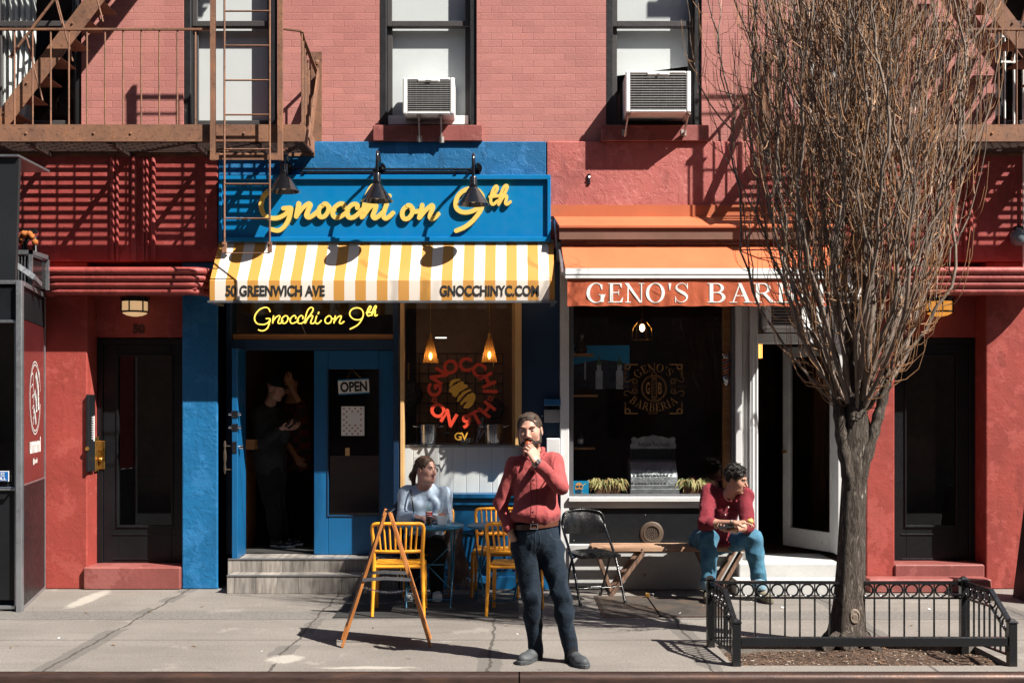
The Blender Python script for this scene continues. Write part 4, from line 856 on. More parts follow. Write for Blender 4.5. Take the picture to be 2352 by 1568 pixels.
# serif capitals built from stems, bowls and serifs (unit cap height)
def ring(cx,cz,ro,zo,ri,zi,a0,a1,n=28,dx=0):
    out = []
    for i in range(n):
        a,b_ = [math.radians(a0+(a1-a0)*k/n) for k in (i,i+1)]
        out.append([(cx+ro*math.cos(a),cz+zo*math.sin(a)),(cx+ro*math.cos(b_),cz+zo*math.sin(b_)),(cx+dx+ri*math.cos(b_),cz+zi*math.sin(b_)),(cx+dx+ri*math.cos(a),cz+zi*math.sin(a))])
    return out
def rc(x0,x1,z0,z1): return [(x0,z0),(x1,z0),(x1,z1),(x0,z1)]
def serif(ch):
    S,T,F = .135,.05,.035
    if ch == 'I': return .36,[rc(.115,.115+S,0,1),rc(.04,.33,0,F),rc(.04,.33,1-F,1)]
    if ch == 'E': return .66,[rc(.1,.1+S,0,1),rc(.02,.32,0,F),rc(.02,.32,1-F,1),rc(.2,.60,1-T,1),rc(.2,.62,0,T),rc(.2,.48,.49,.49+T),[(.60,1),(.60,.76),(.57,.76),(.5,.96)],[(.62,0),(.66,.27),(.63,.27),(.52,.05)],rc(.455,.485,.38,.65)]
    if ch == 'N': return .84,[rc(.13,.13+T,0,1),rc(.03,.28,0,F),[(.02,1),(.18,1),(.745,0),(.70,0),(.64,.0)],rc(.02,.2,1-F,1),rc(.70,.70+T,0,1),rc(.60,.85,1-F,1)]
    if ch == 'O': return .84,ring(.42,.5,.40,.52,.265,.475,0,360,44)
    if ch == 'G': return .86,ring(.42,.5,.40,.52,.27,.475,48,345,40,.02)+[rc(.62,.62+S,.03,.42),rc(.54,.84,.42-F,.42),[(.69,.95),(.69,.66),(.66,.66),(.6,.86)],[(.62,.08),(.75,.12),(.75,.2),(.6,.14)]]
    if ch == 'B': return .74,[rc(.1,.1+S,0,1),rc(.02,.30,0,F),rc(.02,.30,1-F,1)]+ring(.36,.745,.27,.255,.15,.21,-90,90,16)+ring(.38,.27,.31,.27,.175,.222,-90,90,16)+[rc(.2,.37,1-T,1),rc(.2,.38,.49,.49+T),rc(.2,.39,0,T)]
    if ch == 'R': return .80,[rc(.1,.1+S,0,1),rc(.02,.32,0,F),rc(.02,.32,1-F,1)]+ring(.36,.73,.28,.27,.155,.222,-90,90,16)+[rc(.2,.37,1-T,1),rc(.2,.37,.46,.46+T),[(.34,.47),(.46,.5),(.78,0),(.63,0)],rc(.66,.84,0,F)]
    if ch == 'A': return .86,[[(.41,1),(.45,1),(.20,0),(.145,0)],[(.36,1),(.48,1),(.80,0),(.65,0)],rc(.24,.62,.33,.33+T),rc(.05,.32,0,F),rc(.56,.88,0,F)]
    if ch == 'S': 
        pts = smoothline([(.55,0,.80),(.44,0,.965),(.28,0,.985),(.13,0,.88),(.12,0,.72),(.24,0,.60),(.42,0,.47),(.54,0,.33),(.52,0,.15),(.37,0,.025),(.2,0,.04),(.07,0,.22)],5); out = []; n = len(pts)
        for i in range(n-1):
            def off(j):
                t_ = (pts[min(j+1,n-1)]-pts[max(j-1,0)]).normalized(); u_ = j/(n-1); w_ = .028+.115*math.exp(-((u_-.5)/.2)**2); nn_ = Vector((-t_.z,0,t_.x))*w_/2; return pts[j]+nn_, pts[j]-nn_
            a,b_ = off(i); c,d_ = off(i+1); out.append([(a.x,a.z),(b_.x,b_.z),(d_.x,d_.z),(c.x,c.z)])
        return .64,out+[[(.55,1),(.585,1),(.585,.7),(.55,.7)],[(.05,0),(.085,0),(.085,.31),(.05,.31)]]
    if ch == "'": return .26,[[(.08,1),(.2,1),(.155,.64),(.125,.64)]]
    return .40,[]
def serif_text(mb, text, place, scale, sx=1.0, gap=.05, y0=0.0, th=.0012):
    """place(s, up) maps distance along the line and height to (x,z)"""
    s = 0.0; k = 0
    for ch in text:
        adv,polys = serif(ch)
        for p in polys:
            k += 1; mb.prism([place((s+a*sx)*scale, z*scale) for a,z in p], y0-.0008-.00012*(k%9), y0+th)
        s += (adv+gap)*sx
    return s*scale
q = MB(); yv = yo-.024; zb_ = PZ(694.5,yv); zh = PZ(650,yv)-zb_
wtot = 0
for seg,pa,pb in (("GENO'S",1346,1583),("BARBERIA",1624,2010)):
    L = sum(serif(c)[0]+.05 for c in seg)-.05; kx = (PX(pb,yv)-PX(pa,yv))/(L*zh)
    q = MB(); serif_text(q, seg, lambda s,u,pa=pa: (PX(pa,yv)+s, zb_+u), zh, kx, y0=yv); zv0,zv1 = PZ(641,yo),PZ(703,yo); q.v = [(v[0], valy(v[0],(v[2]-zv0)/(zv1-zv0))-.003+(v[1]-yv)*.8, v[2]) for v in q.v]; q.build('lettering', M['inkwhite'], P)

# ================= neon and window lettering =================
NY = DY+.10
def neo(px,py): return (PX((980+px/4.055)/1.7415,NY), NY, PZ((1200+py/4.055)/1.7415,NY))
NEON = [[(408,192),(385,140),(330,118),(240,150),(172,230),(155,310),(195,378),(285,396),(360,375),(400,330)],[(338,300),(408,304),(395,370),(365,450),(310,492),(255,495),(215,478)],
 [(465,248),(455,310),(448,378)],[(448,350),(500,280),(550,252),(566,270),(540,340),(540,372),(575,375),(620,330)],[(655,250),(605,290),(595,345),(625,378),(670,360),(695,310),(690,265),(655,250)],[(690,300),(740,300)],
 [(820,305),(825,270),(795,250),(745,290),(733,345),(765,378),(830,355),(870,320)],[(935,310),(940,270),(910,250),(865,290),(850,345),(880,378),(930,370),(975,330)],
 [(968,378),(985,260),(1020,160),(1070,118),(1105,140),(1085,200),(1010,300),(975,360)],[(975,375),(1030,280),(1085,250),(1097,270),(1070,340),(1068,375),(1110,375),(1145,340)],[(1165,250),(1140,340),(1160,380),(1200,370),(1240,325)],[(1200,188),(1185,228)],
 [(1360,252),(1310,290),(1298,345),(1335,380),(1385,360),(1405,310),(1390,265),(1360,252)],[(1395,305),(1440,300)],[(1465,250),(1452,320),(1440,378)],[(1445,350),(1500,280),(1550,255),(1562,275),(1535,340),(1535,375),(1570,375),(1610,340)],
 [(1905,290),(1850,318),(1770,310),(1710,260),(1700,200),(1740,145),(1820,125),(1890,150),(1920,220),(1900,300),(1830,400),(1700,472)],
 [(1975,220),(2020,165),(2045,112),(2025,98),(1992,150),(1978,220),(1998,256),(2040,240)],[(1960,208),(2060,195)],[(2050,255),(2080,150),(2112,95),(2130,110),(2100,170),(2060,230)],[(2052,252),(2090,190),(2115,182),(2105,245),(2120,255),(2150,235)]]
P = thing('neon_sign','glowing yellow neon script sign in the transom over the shop door','neon sign',neo(1150,300))
q = MB()
for st in NEON: q.tube(smoothline([neo(*p) for p in st],5),.0068,6)
q.build('neon_tube', emit('neon_yellow',(1.0,.62,.09),1.15), P, smooth=60)
q = MB(); q.box(neo(105,0)[0],neo(2190,0)[0],NY+.015,NY+.021,neo(0,540)[2],neo(0,42)[2]); q.build('backing', glassmat('acrylic_sheet',(.9,.88,.85),.5), P)
q = MB(); q.tube(smoothline([neo(915,390),neo(985,550),neo(1030,620),neo(1250,640),neo(1430,600),neo(1510,632)],5),.003,5); q.build('cord', M['frosted'], P)

# restaurant window decal: round lettering and gnocchi mark
GY = .028; CXp,CYp = 1061.5,902.5
def cc(px,py): return ((1650+px/3.921)/1.7415,(1400+py/3.921)/1.7415)
P = thing('window_decal','round red and yellow lettering decal on the restaurant window','window decal',(PX(CXp),GY,PZ(CYp)))
q = MB()
for ch,px,py,ro in (('G',340,625,-84),('N',413,405,-57),('O',594,262,-26),('C',826,222,5),('C',1035,304,33),('H',1175,470,66),('I',1220,646,92),('O',396,944,39),('N',570,1063,30),('9',843,1120,5),('T',1000,1060,-28),('H',1168,926,-52)):
    a,c = cc(px,py); put_text(q,ch,PX(a),GY-.001,PZ(c),.1,rot=-math.radians(ro),off=.0038,ext=.001,height=.148)
q_l = q
for px,py in ((342,783),(1222,756)):
    a,c = cc(px,py); 
    for i in range(16):
        a0,a1 = i*6.2832/16,(i+1)*6.2832/16
        q.add([(PX(a)+r_*math.cos(t_),GY-.001,PZ(c)+r_*math.sin(t_)) for r_,t_ in ((.026,a0),(.026,a1),(.016,a1),(.016,a0))],[(0,1,2,3)])
q.build('red_letter', M['decalred'], P)
q = MB(); V = lambda pts: [(PX(cc(*p)[0]),PZ(cc(*p)[1])) for p in pts]
for pts in ([(575,545),(600,480),(660,450),(740,448),(748,470),(690,485),(640,520),(600,570),(590,580)],[(570,610),(610,575),(700,520),(760,488),(805,495),(800,525),(862,545),(865,580),(800,615),(740,650),(695,725),(650,735),(615,690),(610,665),(575,660)],[(690,800),(715,730),(790,650),(900,608),(930,630),(870,655),(800,710),(740,780),(715,812)],[(745,830),(800,760),(870,690),(950,662),(985,700),(985,760),(960,830),(900,900),(840,915),(800,895),(830,840),(870,790),(800,825),(775,862),(748,858)]):
    q.prism(V(pts), GY-.002, GY)
q.build('gnocchi_mark', M['decalyellow'], P)
q = MB()
for ch,px,py in (('G',712,1352),('V',815,1352)):
    a,c = cc(px,py); put_text(q,ch,PX(a),GY-.001,PZ(c),.1,off=.002,ext=.001,height=.08)
q.build('yellow_letter', M['decalyellow'], P)

# barber window decal in gold leaf
BG = .066
def bc(px,py): return ((2430+px/6.03)/1.7415,(1420+py/6.03)/1.7415)
def bx(px,py): a,c = bc(px,py); return (PX(a,BG),PZ(c,BG))
P = thing('window_decal','gold leaf barber lettering decal on the dark barber window','window decal',(PX(1500,BG),BG,PZ(890,BG)))
s1 = PX(1001,BG)-PX(1000,BG); zsc = s1/(6.03*1.7415)               # metres per crop pixel
q = MB()
def arc_place(cx,cy,rad,a_start,sgn_):
    def f(s,u):
        if sgn_ > 0: a = math.radians(a_start)-s/rad; r_ = rad+u; return (cx+r_*math.cos(a), cy+r_*math.sin(a))
        a = math.radians(a_start)+s/rad; r_ = rad-u; return (cx+r_*math.cos(a), cy+r_*math.sin(a))
    return f
cxa,cya = bx(1130,905)
serif_text(q,"GENO'S",arc_place(cxa,cya,518*zsc,139,1),185*zsc,.98,y0=BG,gap=.10); q.build('gold_lettering', M['gold'], P); q = MB()
cxb,cyb = bx(1120,452)
serif_text(q,"BARBERIA",arc_place(cxb,cyb,900*zsc,227.6,-1),195*zsc,1.04,y0=BG,gap=.09); q.build('gold_lettering', M['gold'], P)
for ch,px in (('G',975),('B',1263)):
    q = MB(); x,z = bx(px,797); put_text(q,ch,x,BG-.0015,z,.1,off=.002,ext=.001,width=95*zsc,height=285*zsc); q.build('monogram', M['gold'], P)
for tx,px,w_ in (('NEW YORK',525,460),('BOULDER',1715,410)): q = MB(); x,z = bx(px,748); put_text(q,tx,x,BG-.0015,z,.1,ext=.001,width=w_*zsc,height=62*zsc); q.build('gold_lettering', M['dimgold'], P)
q = MB(); x,z = bx(1100,1398); put_text(q,'EST 2010',x,BG-.0015,z,.1,ext=.001,width=210*zsc,height=40*zsc)
q.build('gold_lettering', M['gold'], P)
q = MB()
def rib(pts,wd): ribbon([bx(*p) for p in pts], wd*zsc, BG-.002, BG, q)
rib([(1122+300*math.cos(t_)+ (9*math.cos(26*t_))*math.cos(t_),798+318*math.sin(t_)+(9*math.cos(26*t_))*math.sin(t_)) for t_ in np.linspace(0,6.2832,120)],10)
rib([(1122+276*math.cos(t_),798+292*math.sin(t_)) for t_ in np.linspace(0,6.2832,60)],9)
for f in (1,-1):
    for g_ in (1,-1):
        m_ = lambda x,y: (1122+f*(x-1122), 748+g_*(y-748))
        rib([m_(*p) for p in ((470,525),(420,530),(400,580),(430,632),(500,632),(560,595),(620,568),(690,580),(715,630),(690,680),(630,680),(600,640),(625,605),(660,625))],13)
        k_ = lambda x,y: (1112+f*(x-1112), 815+g_*(y-815))
        rib([k_(*p) for p in ((430,480),(432,300),(425,230))],34); rib([k_(*p) for p in ((425,230),(560,225),(715,225))],28); rib([k_(*p) for p in ((445,330),(520,330),(545,255))],30); rib([k_(430,480),k_(432,400),k_(440,330)],20)
for a,c in (((1070,590),(1070,985)),((1180,590),(1180,985))): rib([a,((a[0]+c[0])/2,(a[1]+c[1])/2),c],10)
for y in (545,572,990,1020): rib([(1060,y),(1122,y),(1190,y)],12)
for i in range(5): rib([(1075,650+i*75),(1125,620+i*75),(1178,592+i*75)],10)
rib([(1122+55*math.cos(t_),465+55*math.sin(t_)) for t_ in np.linspace(0,6.2832,24)],10); rib([(1070,1040),(1122,1062),(1175,1040)],12)
q.build('gold_ornament', M['gold'], P)
# ================= entrance lanterns, panels, camera =================
def lantern(px,label,lm=0):
    P = thing('porch_lantern',label,'porch light',(PX(px,.05),.05,PZ(683,.05)),'drum lanterns over the entrances')
    x,y = PX(px,.05),.05; zt,zb = PZ(683,.05),PZ(727,.05)
    q = MB(); q.lathe([(0,zt),(.15,zt),(.15,zt-.02),(.135,zt-.022),(.135,zt-.03),(0,zt-.03)],(x,y,0),28)
    q.lathe([(.137,zb+.055),(.137,zb+.038),(.126,zb+.037),(.126,zb+.056)],(x,y,0),28); q.lathe([(.137,zt-.03),(.137,zt-.045),(.126,zt-.045)],(x,y,0),28)
    for i in range(6): a = i*math.pi/3+.4; q.box(x+.132*math.cos(a)-.006,x+.132*math.cos(a)+.006,y+.132*math.sin(a)-.006,y+.132*math.sin(a)+.006,zb+.05,zt-.03)
    q.build('lantern_frame', M['black'], P, smooth=40)
    q = MB(); q.lathe([(.124,zt-.03),(.124,zb+.045),(.115,zb+.03),(.08,zb+.012),(.03,zb+.002),(0,zb)],(x,y,0),28); q.build('lantern_glass', lantmat[lm], P, smooth=40)
def mk_lant(nm,c,e,st):
    t = NT(nm); return t.pbr(c, .3, 0, None, **{'Emission Color': e, 'Emission Strength': st})
lantmat = [mk_lant('lit_lantern_glass',(.65,.48,.33),(1.0,.62,.30),.24),mk_lant('amber_lantern_glass',(.60,.28,.06),(1.0,.40,.06),.30)]
lantern(310,'drum porch lantern with black bands over the left entrance'); lantern(2158,'amber drum porch lantern over the right entrance beside the tree',1)
# entry panel and brass lock at the left door
P = thing('intercom_panel','tall dark intercom panel with name buttons on the left door reveal','intercom',(PX(200),.1,PZ(1070)))
q = MB(); xj = PX(200); q.box(xj+.001,xj+.03,-.055+.02,.15,PZ(1082,.05),PZ(906,.05)); q.build('housing', M['charcoal'], P, bevel=.003)
q = MB()
for i in range(10): z = PZ(958+i*5.4,.05); q.box(xj+.03,xj+.033,.05,.085,z-.004,z+.004)
q.box(xj+.03,xj+.034,.10,.12,PZ(1013,.05),PZ(955,.05)); q.build('button', M['whiteclean'], P)
q = MB(); q.cyl((xj+.015,-.036,PZ(1030,-.03)),(xj+.015,-.046,PZ(1030,-.03)),.022,.02,14); q.build('knob', M['brass'], P, smooth=40)
P = thing('brass_door_lock','brass lock plate with round knob on the left black door','door lock',(PX(230,.3),.29,PZ(1045,.3)))
q = MB(); q.box(PX(227,.28),PX(241,.28),.27,.288,PZ(1077,.28),PZ(1012,.28)); q.build('lock_plate', M['brass'], P, bevel=.004)
q = MB(); q.ball((PX(231,.25),.25,PZ(1055,.25)),.024,12,(1,.8,1)); q.cyl((PX(232,.27),.27,PZ(1032,.27)),(PX(232,.27),.262,PZ(1032,.27)),.016,None,14); q.build('knob', M['brass'], P, smooth=50)
q = MB(); q.box(PX(216,.2),PX(221,.2),.18,.28,PZ(1082,.2),PZ(1003,.2)); q.build('strike_guard', M['brass'], P, bevel=.003)
P = thing('security_camera','grey dome security camera on the red wall at the right edge','security camera',(PX(2338,-.1),-.1,PZ(548)))
q = MB(); q.lathe([(0,.09),(.06,.08),(.078,.04),(.08,0),(.07,-.045),(.04,-.07),(0,-.078)],(PX(2338,-.12),-.13,PZ(548,-.12)),20); q.build('dome', paint('camera_grey',(.13,.16,.18),.25,bump=0), P, smooth=60)
q = MB(); q.box(PX(2330,-.06),PX(2348,-.06),-.10,-.041,PZ(535,-.06),PZ(520,-.06)); q.cyl((PX(2338,-.1),-.10,PZ(527,-.1)),(PX(2338,-.12),-.13,PZ(538,-.12)),.016,None,10); q.build('mount', M['charcoal'], P)
q = MB(); q.tube([(PX(2351,-.06),-.065,PZ(620)),(PX(2351,-.06),-.065,PZ(330))],.012,8); solo(q,'wall_pipe',M['whiteclean'],'thin white pipe up the shaded wall at the right edge','pipe',smooth=50)
q = MB(); q.box(PX(1349),PX(1355),-.055,-.041,PZ(425),PZ(402)); q.ball((PX(1352),-.058,PZ(410)),.012,8); solo(q,'wall_anchor',M['steel'],'small steel anchor left on the red wall above the orange hood','anchor')
# boxes between the shops
q = MB(); q.box(PX(1250,.0),PX(1287,.0),.0,.099,PZ(970),PZ(940)); q.ball((PX(1246),.05,PZ(955)),.012,8); solo(q,'utility_box',paint('grey_box',(.30,.30,.31),.5,bump=.05),'grey metal utility box on the navy panel between the shops','utility box',bevel=.005)
q = MB(); q.box(PX(1250,-.04),PX(1288,-.04),-.05,.099,PZ(931,-.04),PZ(916,-.04)); solo(q,'mail_shelf',M['bluepaint'],'blue box above the grey utility box between the shops','mailbox',bevel=.005)
q = MB(); q.box(PX(1255,-.06),PX(1286,-.06),-.08,.099,PZ(1110,-.06),PZ(1006,-.06)); solo(q,'meter_cabinet',M['rustywhite'],'rust stained white cabinet behind the standing man','cabinet',bevel=.006)

# ================= vestibule of the next shop at the left edge =================
VY = -1.30
V0 = Vector((PX(49,VY),VY,0)); V1 = Vector((PX(104,0)-.0,-.01,0)); ZT = 2.965
P = thing('shop_vestibule','black storm vestibule with metal frame and maroon side panel at the left edge','vestibule',(V0.x-.6,-.65,0))
d = (V1-V0).normalized(); nrm = Vector((d.y,-d.x,0))
def side(mb,t0,t1,z0,z1,o=0.0,th=.02):
    a = V0+(V1-V0)*t0+nrm*o; b_ = V0+(V1-V0)*t1+nrm*o; i_ = -nrm*th
    mb.hexa([(*(a).xy,z0),(*(b_).xy,z0),(*(b_+i_).xy,z0),(*(a+i_).xy,z0),(*(a).xy,z1),(*(b_).xy,z1),(*(b_+i_).xy,z1),(*(a+i_).xy,z1)])
zm0,zm1 = 1.126,2.63
q = MB(); side(q,.03,.985,.03,zm0-.012); side(q,.03,.985,zm1+.004,ZT-.05); XL = V0.x-3.2
q.box(XL,V0.x-.03,VY,VY+.02,PZ(735,VY),ZT-.02); q.box(XL,PX(34,VY),VY+.01,VY+.03,.1,PZ(1110,VY)); q.hexa([(XL,VY,ZT-.05),(V0.x,VY,ZT-.05),(V1.x,-.01,ZT-.05),(XL,-.01,ZT-.05),(XL,VY,ZT-.03),(V0.x,VY,ZT-.03),(V1.x,-.01,ZT-.03),(XL,-.01,ZT-.03)]); q.build('black_panel', M['charcoal'], P)
q = MB(); side(q,.03,.985,zm0+.004,zm1-.004); q.build('side_panel', paint('maroon_panel',(.095,.018,.02),.18,var=.15,vs=2,bump=.03,coat=.4), P)
q = MB(); side(q,-.03,.03,.0,ZT,.006,.045); side(q,.985,1.0,0,ZT,.008,.03); side(q,.03,.985,zm0-.012,zm0+.004,.004); side(q,.03,.985,ZT-.045,ZT,.02); side(q,.03,.985,0,.03,.004)
q.box(V0.x-.028,V0.x+.012,VY-.012,VY+.03,0,ZT); q.box(XL,V0.x,VY-.02,VY,PZ(741,VY),PZ(735,VY)); q.box(XL,V0.x+.01,VY-.02,VY+.02,ZT-.03,ZT); q.box(PX(34,VY),PX(38,VY),VY-.008,VY+.03,.02,PZ(742,VY)); q.box(XL,PX(38,VY),VY-.008,VY+.03,.02,.05); q.box(XL,PX(34,VY),VY-.008,VY+.02,PZ(1126,VY),PZ(1118,VY)); q.build('metal_frame', M['alu'], P, bevel=.003)
q = MB(); q.box(XL,PX(34,VY),VY+.012,VY+.018,PZ(1112,VY),PZ(742,VY)); q.build('door_glass', M['darkglass'], P)
q = MB(); q.box(XL,V0.x-.3,-.2,-.15,0,ZT-.06); q.build('inner_wall', M['room'], P)
q = MB(); q.tube([(XL,VY-.05,PZ(1121,VY)),(PX(31,VY),VY-.05,PZ(1121,VY))],.012,8); q.cyl((PX(30,VY),VY-.05,PZ(1121,VY)),(PX(30,VY),VY,PZ(1121,VY)),.01,None,8); q.build('push_bar', M['steel'], P, smooth=50)
# white logo and lettering on the maroon panel
q = MB(); yaw = math.atan2(d.y,d.x)
def vp(t_,z,o=.004): a = V0+(V1-V0)*t_+nrm*o; return (a.x,a.y,z)
def vstroke(pts,wd):
    Pn = smoothline([(p[0],0,p[1]) for p in pts],5)
    for i in range(len(Pn)-1):
        a,b_ = Pn[i],Pn[i+1]; t_ = b_-a
        if t_.length < 1e-6: continue
        nn = Vector((-t_.z,0,t_.x)).normalized()*wd/2; L_ = (V1-V0).length; e = t_.normalized()*wd*.2
        q.add([vp((p.x)/L_,p.z) for p in (a-nn-e,b_-nn+e,b_+nn+e,a+nn-e)],[(0,1,2,3)])
cz,cxs = 1.92,.72
for r_ in (.345,.315): vstroke([(cxs+r_*math.cos(t_)*.88,cz+r_*math.sin(t_)*1.0) for t_ in np.linspace(.55 if r_<.33 else .2,6.1,40)],.012)
for s_ in range(5): vstroke([(cxs-.24+.03*s_,cz+.20-.1*s_),(cxs-.14+.02*s_,cz+.23-.1*s_),(cxs-.1,cz+.15-.1*s_)],.012)
vstroke([(cxs+.05,cz+.22),(cxs+.16,cz+.10),(cxs+.20,cz-.1)],.07); vstroke([(cxs-.02,cz+.05),(cxs+.06,cz-.02),(cxs+.08,cz-.12)],.07); vstroke([(cxs-.06,cz-.12),(cxs,cz-.16),(cxs+.04,cz-.24)],.05); vstroke([(cxs+.2,cz+.25),(cxs+.24,cz+.22)],.05)
def vtext(body,t0,zc,h_,wd,off):
    vs,fs_ = text_mesh(body,.1,off,1,0); xs_ = [v[0] for v in vs]; zs_ = [v[1] for v in vs]; L_ = (V1-V0).length
    kx = wd/(max(xs_)-min(xs_)); kz = h_/(max(zs_)-min(zs_)); cx_,cz_ = (max(xs_)+min(xs_))/2,(max(zs_)+min(zs_))/2
    q.add([vp((t0+(v[0]-cx_)*kx)/L_, zc+(v[1]-cz_)*kz) for v in vs],fs_)
vtext('umami',.73,1.47,.15,.62,.004); vtext('@sushi',.72,1.315,.065,.26,.003)
q.build('white_logo', M['inkwhite'], P)
P = thing('pull_sign','small blue pull sign with white border on the vestibule door','sign',(PX(8,VY),VY-.03,PZ(1094,VY)))
q = MB(); q.box(PX(-30,VY),PX(22,VY),VY-.014,VY-.009,PZ(1105,VY),PZ(1081,VY)); q.build('plate', M['inkwhite'], P)
q = MB(); q.box(PX(-28,VY),PX(20.5,VY),VY-.017,VY-.0141,PZ(1103.5,VY),PZ(1082.5,VY)); q.build('blue_face', paint('pull_blue',(.01,.11,.36),.4,bump=0), P)
q = MB(); put_text(q,'拉',PX(8,VY),VY-.0178,PZ(1088.5,VY),.05,height=.04,ext=.0005); put_text(q,'PULL',PX(3,VY),VY-.0178,PZ(1098.5,VY),.05,width=.105,height=.026,off=.001,ext=.0005); q.build('lettering', M['inkwhite'], P)
# sloping dark panel and condenser on its roof
P = thing('roof_signboard','large sloping dark grey board standing on the vestibule roof','sign board',(PX(10,VY),VY+.1,ZT))
q = MB(); yA = VY+.05
q.add([(PX(-90,yA),yA+.1,PZ(640,yA)),(PX(24,yA),yA+.1,PZ(640,yA)),(PX(54,yA),yA-.1,PZ(368,yA)),(PX(-90,yA),yA-.1,PZ(366,yA)),(PX(-90,yA),yA+.15,PZ(640,yA)),(PX(24,yA),yA+.15,PZ(640,yA)),(PX(54,yA),yA-.05,PZ(368,yA)),(PX(-90,yA),yA-.05,PZ(366,yA))],[(0,1,2,3),(7,6,5,4),(1,5,6,2),(3,2,6,7),(0,4,5,1)]); q.build('face', paint('dark_sheet',(.035,.038,.042),.3,.2,var=.15,vs=1,bump=.02), P)
q = MB(); q.box(PX(-90,yA),PX(55,yA),yA-.12,yA+.6,PZ(366,yA),PZ(361,yA)); q.build('top_rail', M['alu'], P); q = MB(); q.box(PX(-90,yA),PX(25,yA),yA+.08,yA+.2,ZT+.001,PZ(641,yA)); q.build('edge_rail', M['alu'], P)
P = thing('condenser_unit','metal condenser with wire grille behind the sloping board','condenser',(PX(40,-.8),-.7,ZT))
yc = -.85; q = MB(); xa,xb = PX(10,yc),PX(73,yc); z1 = PZ(574,yc)
for a in ((xa,xa+.03),(xb-.03,xb)): q.box(a[0],a[1],yc,yc+.03,ZT+.001,z1); q.box(a[0],a[1],-.45,-.42,ZT+.001,z1)
q.box(xa,xb,yc,yc+.03,z1-.04,z1); q.box(xb-.03,xb,yc,-.42,z1-.04,z1); q.box(xa,xb,-.45,-.42,z1-.04,z1); q.build('frame', M['alu'], P)
q = MB(); q.box(xa+.03,xb-.03,yc+.03,-.46,ZT+.01,z1-.05); q.build('coil', M['black'], P)
q = MB()
for i in range(7): x = xa+.04+(xb-xa-.08)*i/6; q.tube([(x,yc+.012,ZT+.02),(x,yc+.012,z1-.05)],.004,5)
q.build('wire_grille', M['alu'], P)
q = MB(); q.bar((PX(30,-1.0),-1.0,PZ(604,-1.0)),(PX(75,-.9),-.88,PZ(636,-.9)),.035,.05); q.bar((PX(75,-.9),-.88,PZ(636,-.9)),(PX(78,-.9),-.75,ZT+.02),.035,.04); q.build('strut', M['alu'], P)
q = MB(); rr = random.Random(3)
for i in range(26): a = rr.uniform(0,3.1); q.ball((PX(62,-.3)+.09*math.cos(a)*rr.uniform(.5,1)+.02,-.35+rr.uniform(-.04,.04),PZ(552,-.3)+.1*math.sin(a)-.04),rr.uniform(.018,.035),6)
solo(q,'pipe_foam',paint('orange_foam',(.34,.10,.015),.8,var=.3,vs=20,bump=.4),'lumpy orange foam round pipes behind the condenser','foam',smooth=60)
q = MB(); q.tube([(PX(58,-.3),-.3,ZT+.001),(PX(58,-.3),-.3,PZ(560,-.3)),(PX(66,-.3),-.3,PZ(545,-.3)),(PX(80,-.3),-.3,PZ(545,-.3)),(PX(84,-.3),-.3,ZT+.001)],.022,8); q.box(PX(50,-.25),PX(85,-.25),-.27,-.23,PZ(536,-.25),PZ(527,-.25)); q.box(PX(52,-.25),PX(56,-.25),-.27,-.23,ZT,PZ(527,-.25)); solo(q,'refrigerant_pipe',M['charcoal'],'dark pipe loop between the condenser and the red wall','pipe',smooth=50)

# ================= things in the restaurant window =================
def mk_amber():
    t = NT('amber_glass'); tr = t.n("ShaderNodeBsdfTransparent"); tr.inputs[0].default_value = (.85,.62,.36,1); df = t.n("ShaderNodeBsdfTranslucent"); df.inputs[0].default_value = (.85,.50,.18,1); gl = t.n("ShaderNodeBsdfGlossy"); gl.inputs['Roughness'].default_value = .05
    lw = t.n("ShaderNodeLayerWeight"); lw.inputs[0].default_value = .35; m1 = t.n("ShaderNodeMixShader"); m1.inputs[0].default_value = .38; t.l(tr.outputs[0], m1.inputs[1]); t.l(df.outputs[0], m1.inputs[2])
    m2 = t.n("ShaderNodeMixShader"); t.l(t.math('MULTIPLY', lw.outputs['Facing'], .35), m2.inputs[0]); t.l(m1.outputs[0], m2.inputs[1]); t.l(gl.outputs[0], m2.inputs[2]); t.l(m2.outputs[0], t.out.inputs[0]); return t.m
ambermat = [mk_amber()]
def pendant(px,py,label):
    yy = .45; x = PX(px,yy); zr = PZ(py,yy); P = thing('pendant_lamp',label,'pendant lamp',(x,yy,zr),'pendant lamps in the restaurant window')
    h = PZ(780,yy)-PZ(833,yy); r = (PX(1008,yy)-PX(970,yy))/2
    q = MB(); q.lathe([(r,0),(r*.98,.003),(.03,h),(.026,h+.01)],(x,yy,zr),24); q.build('glass_shade', ambermat[0], P, smooth=50)
    q = MB(); q.cyl((x,yy,zr+h),(x,yy,zr+h+.055),.026,.018,14); q.cyl((x,yy,zr+h+.055),(x,yy,zr+h+.075),.012,.006,10); q.tube([(x,yy,zr+h+.07),(x,yy,ZC)],.003,5); q.cyl((x,yy,zr+h),(x,yy,zr+h-.03),.015,None,10); q.build('fitting', M['brass'], P, smooth=40)
    q = MB(); q.ball((x,yy,zr+.075),.017,12,(1,1,2.2)); q.build('bulb', emit('warm_bulb',(1.0,.50,.16),16.0), P, smooth=60)
pendant(989,834,'cone glass pendant lamp glowing at the left of the restaurant window'); pendant(1124,832,'cone glass pendant lamp glowing at the right of the restaurant window')
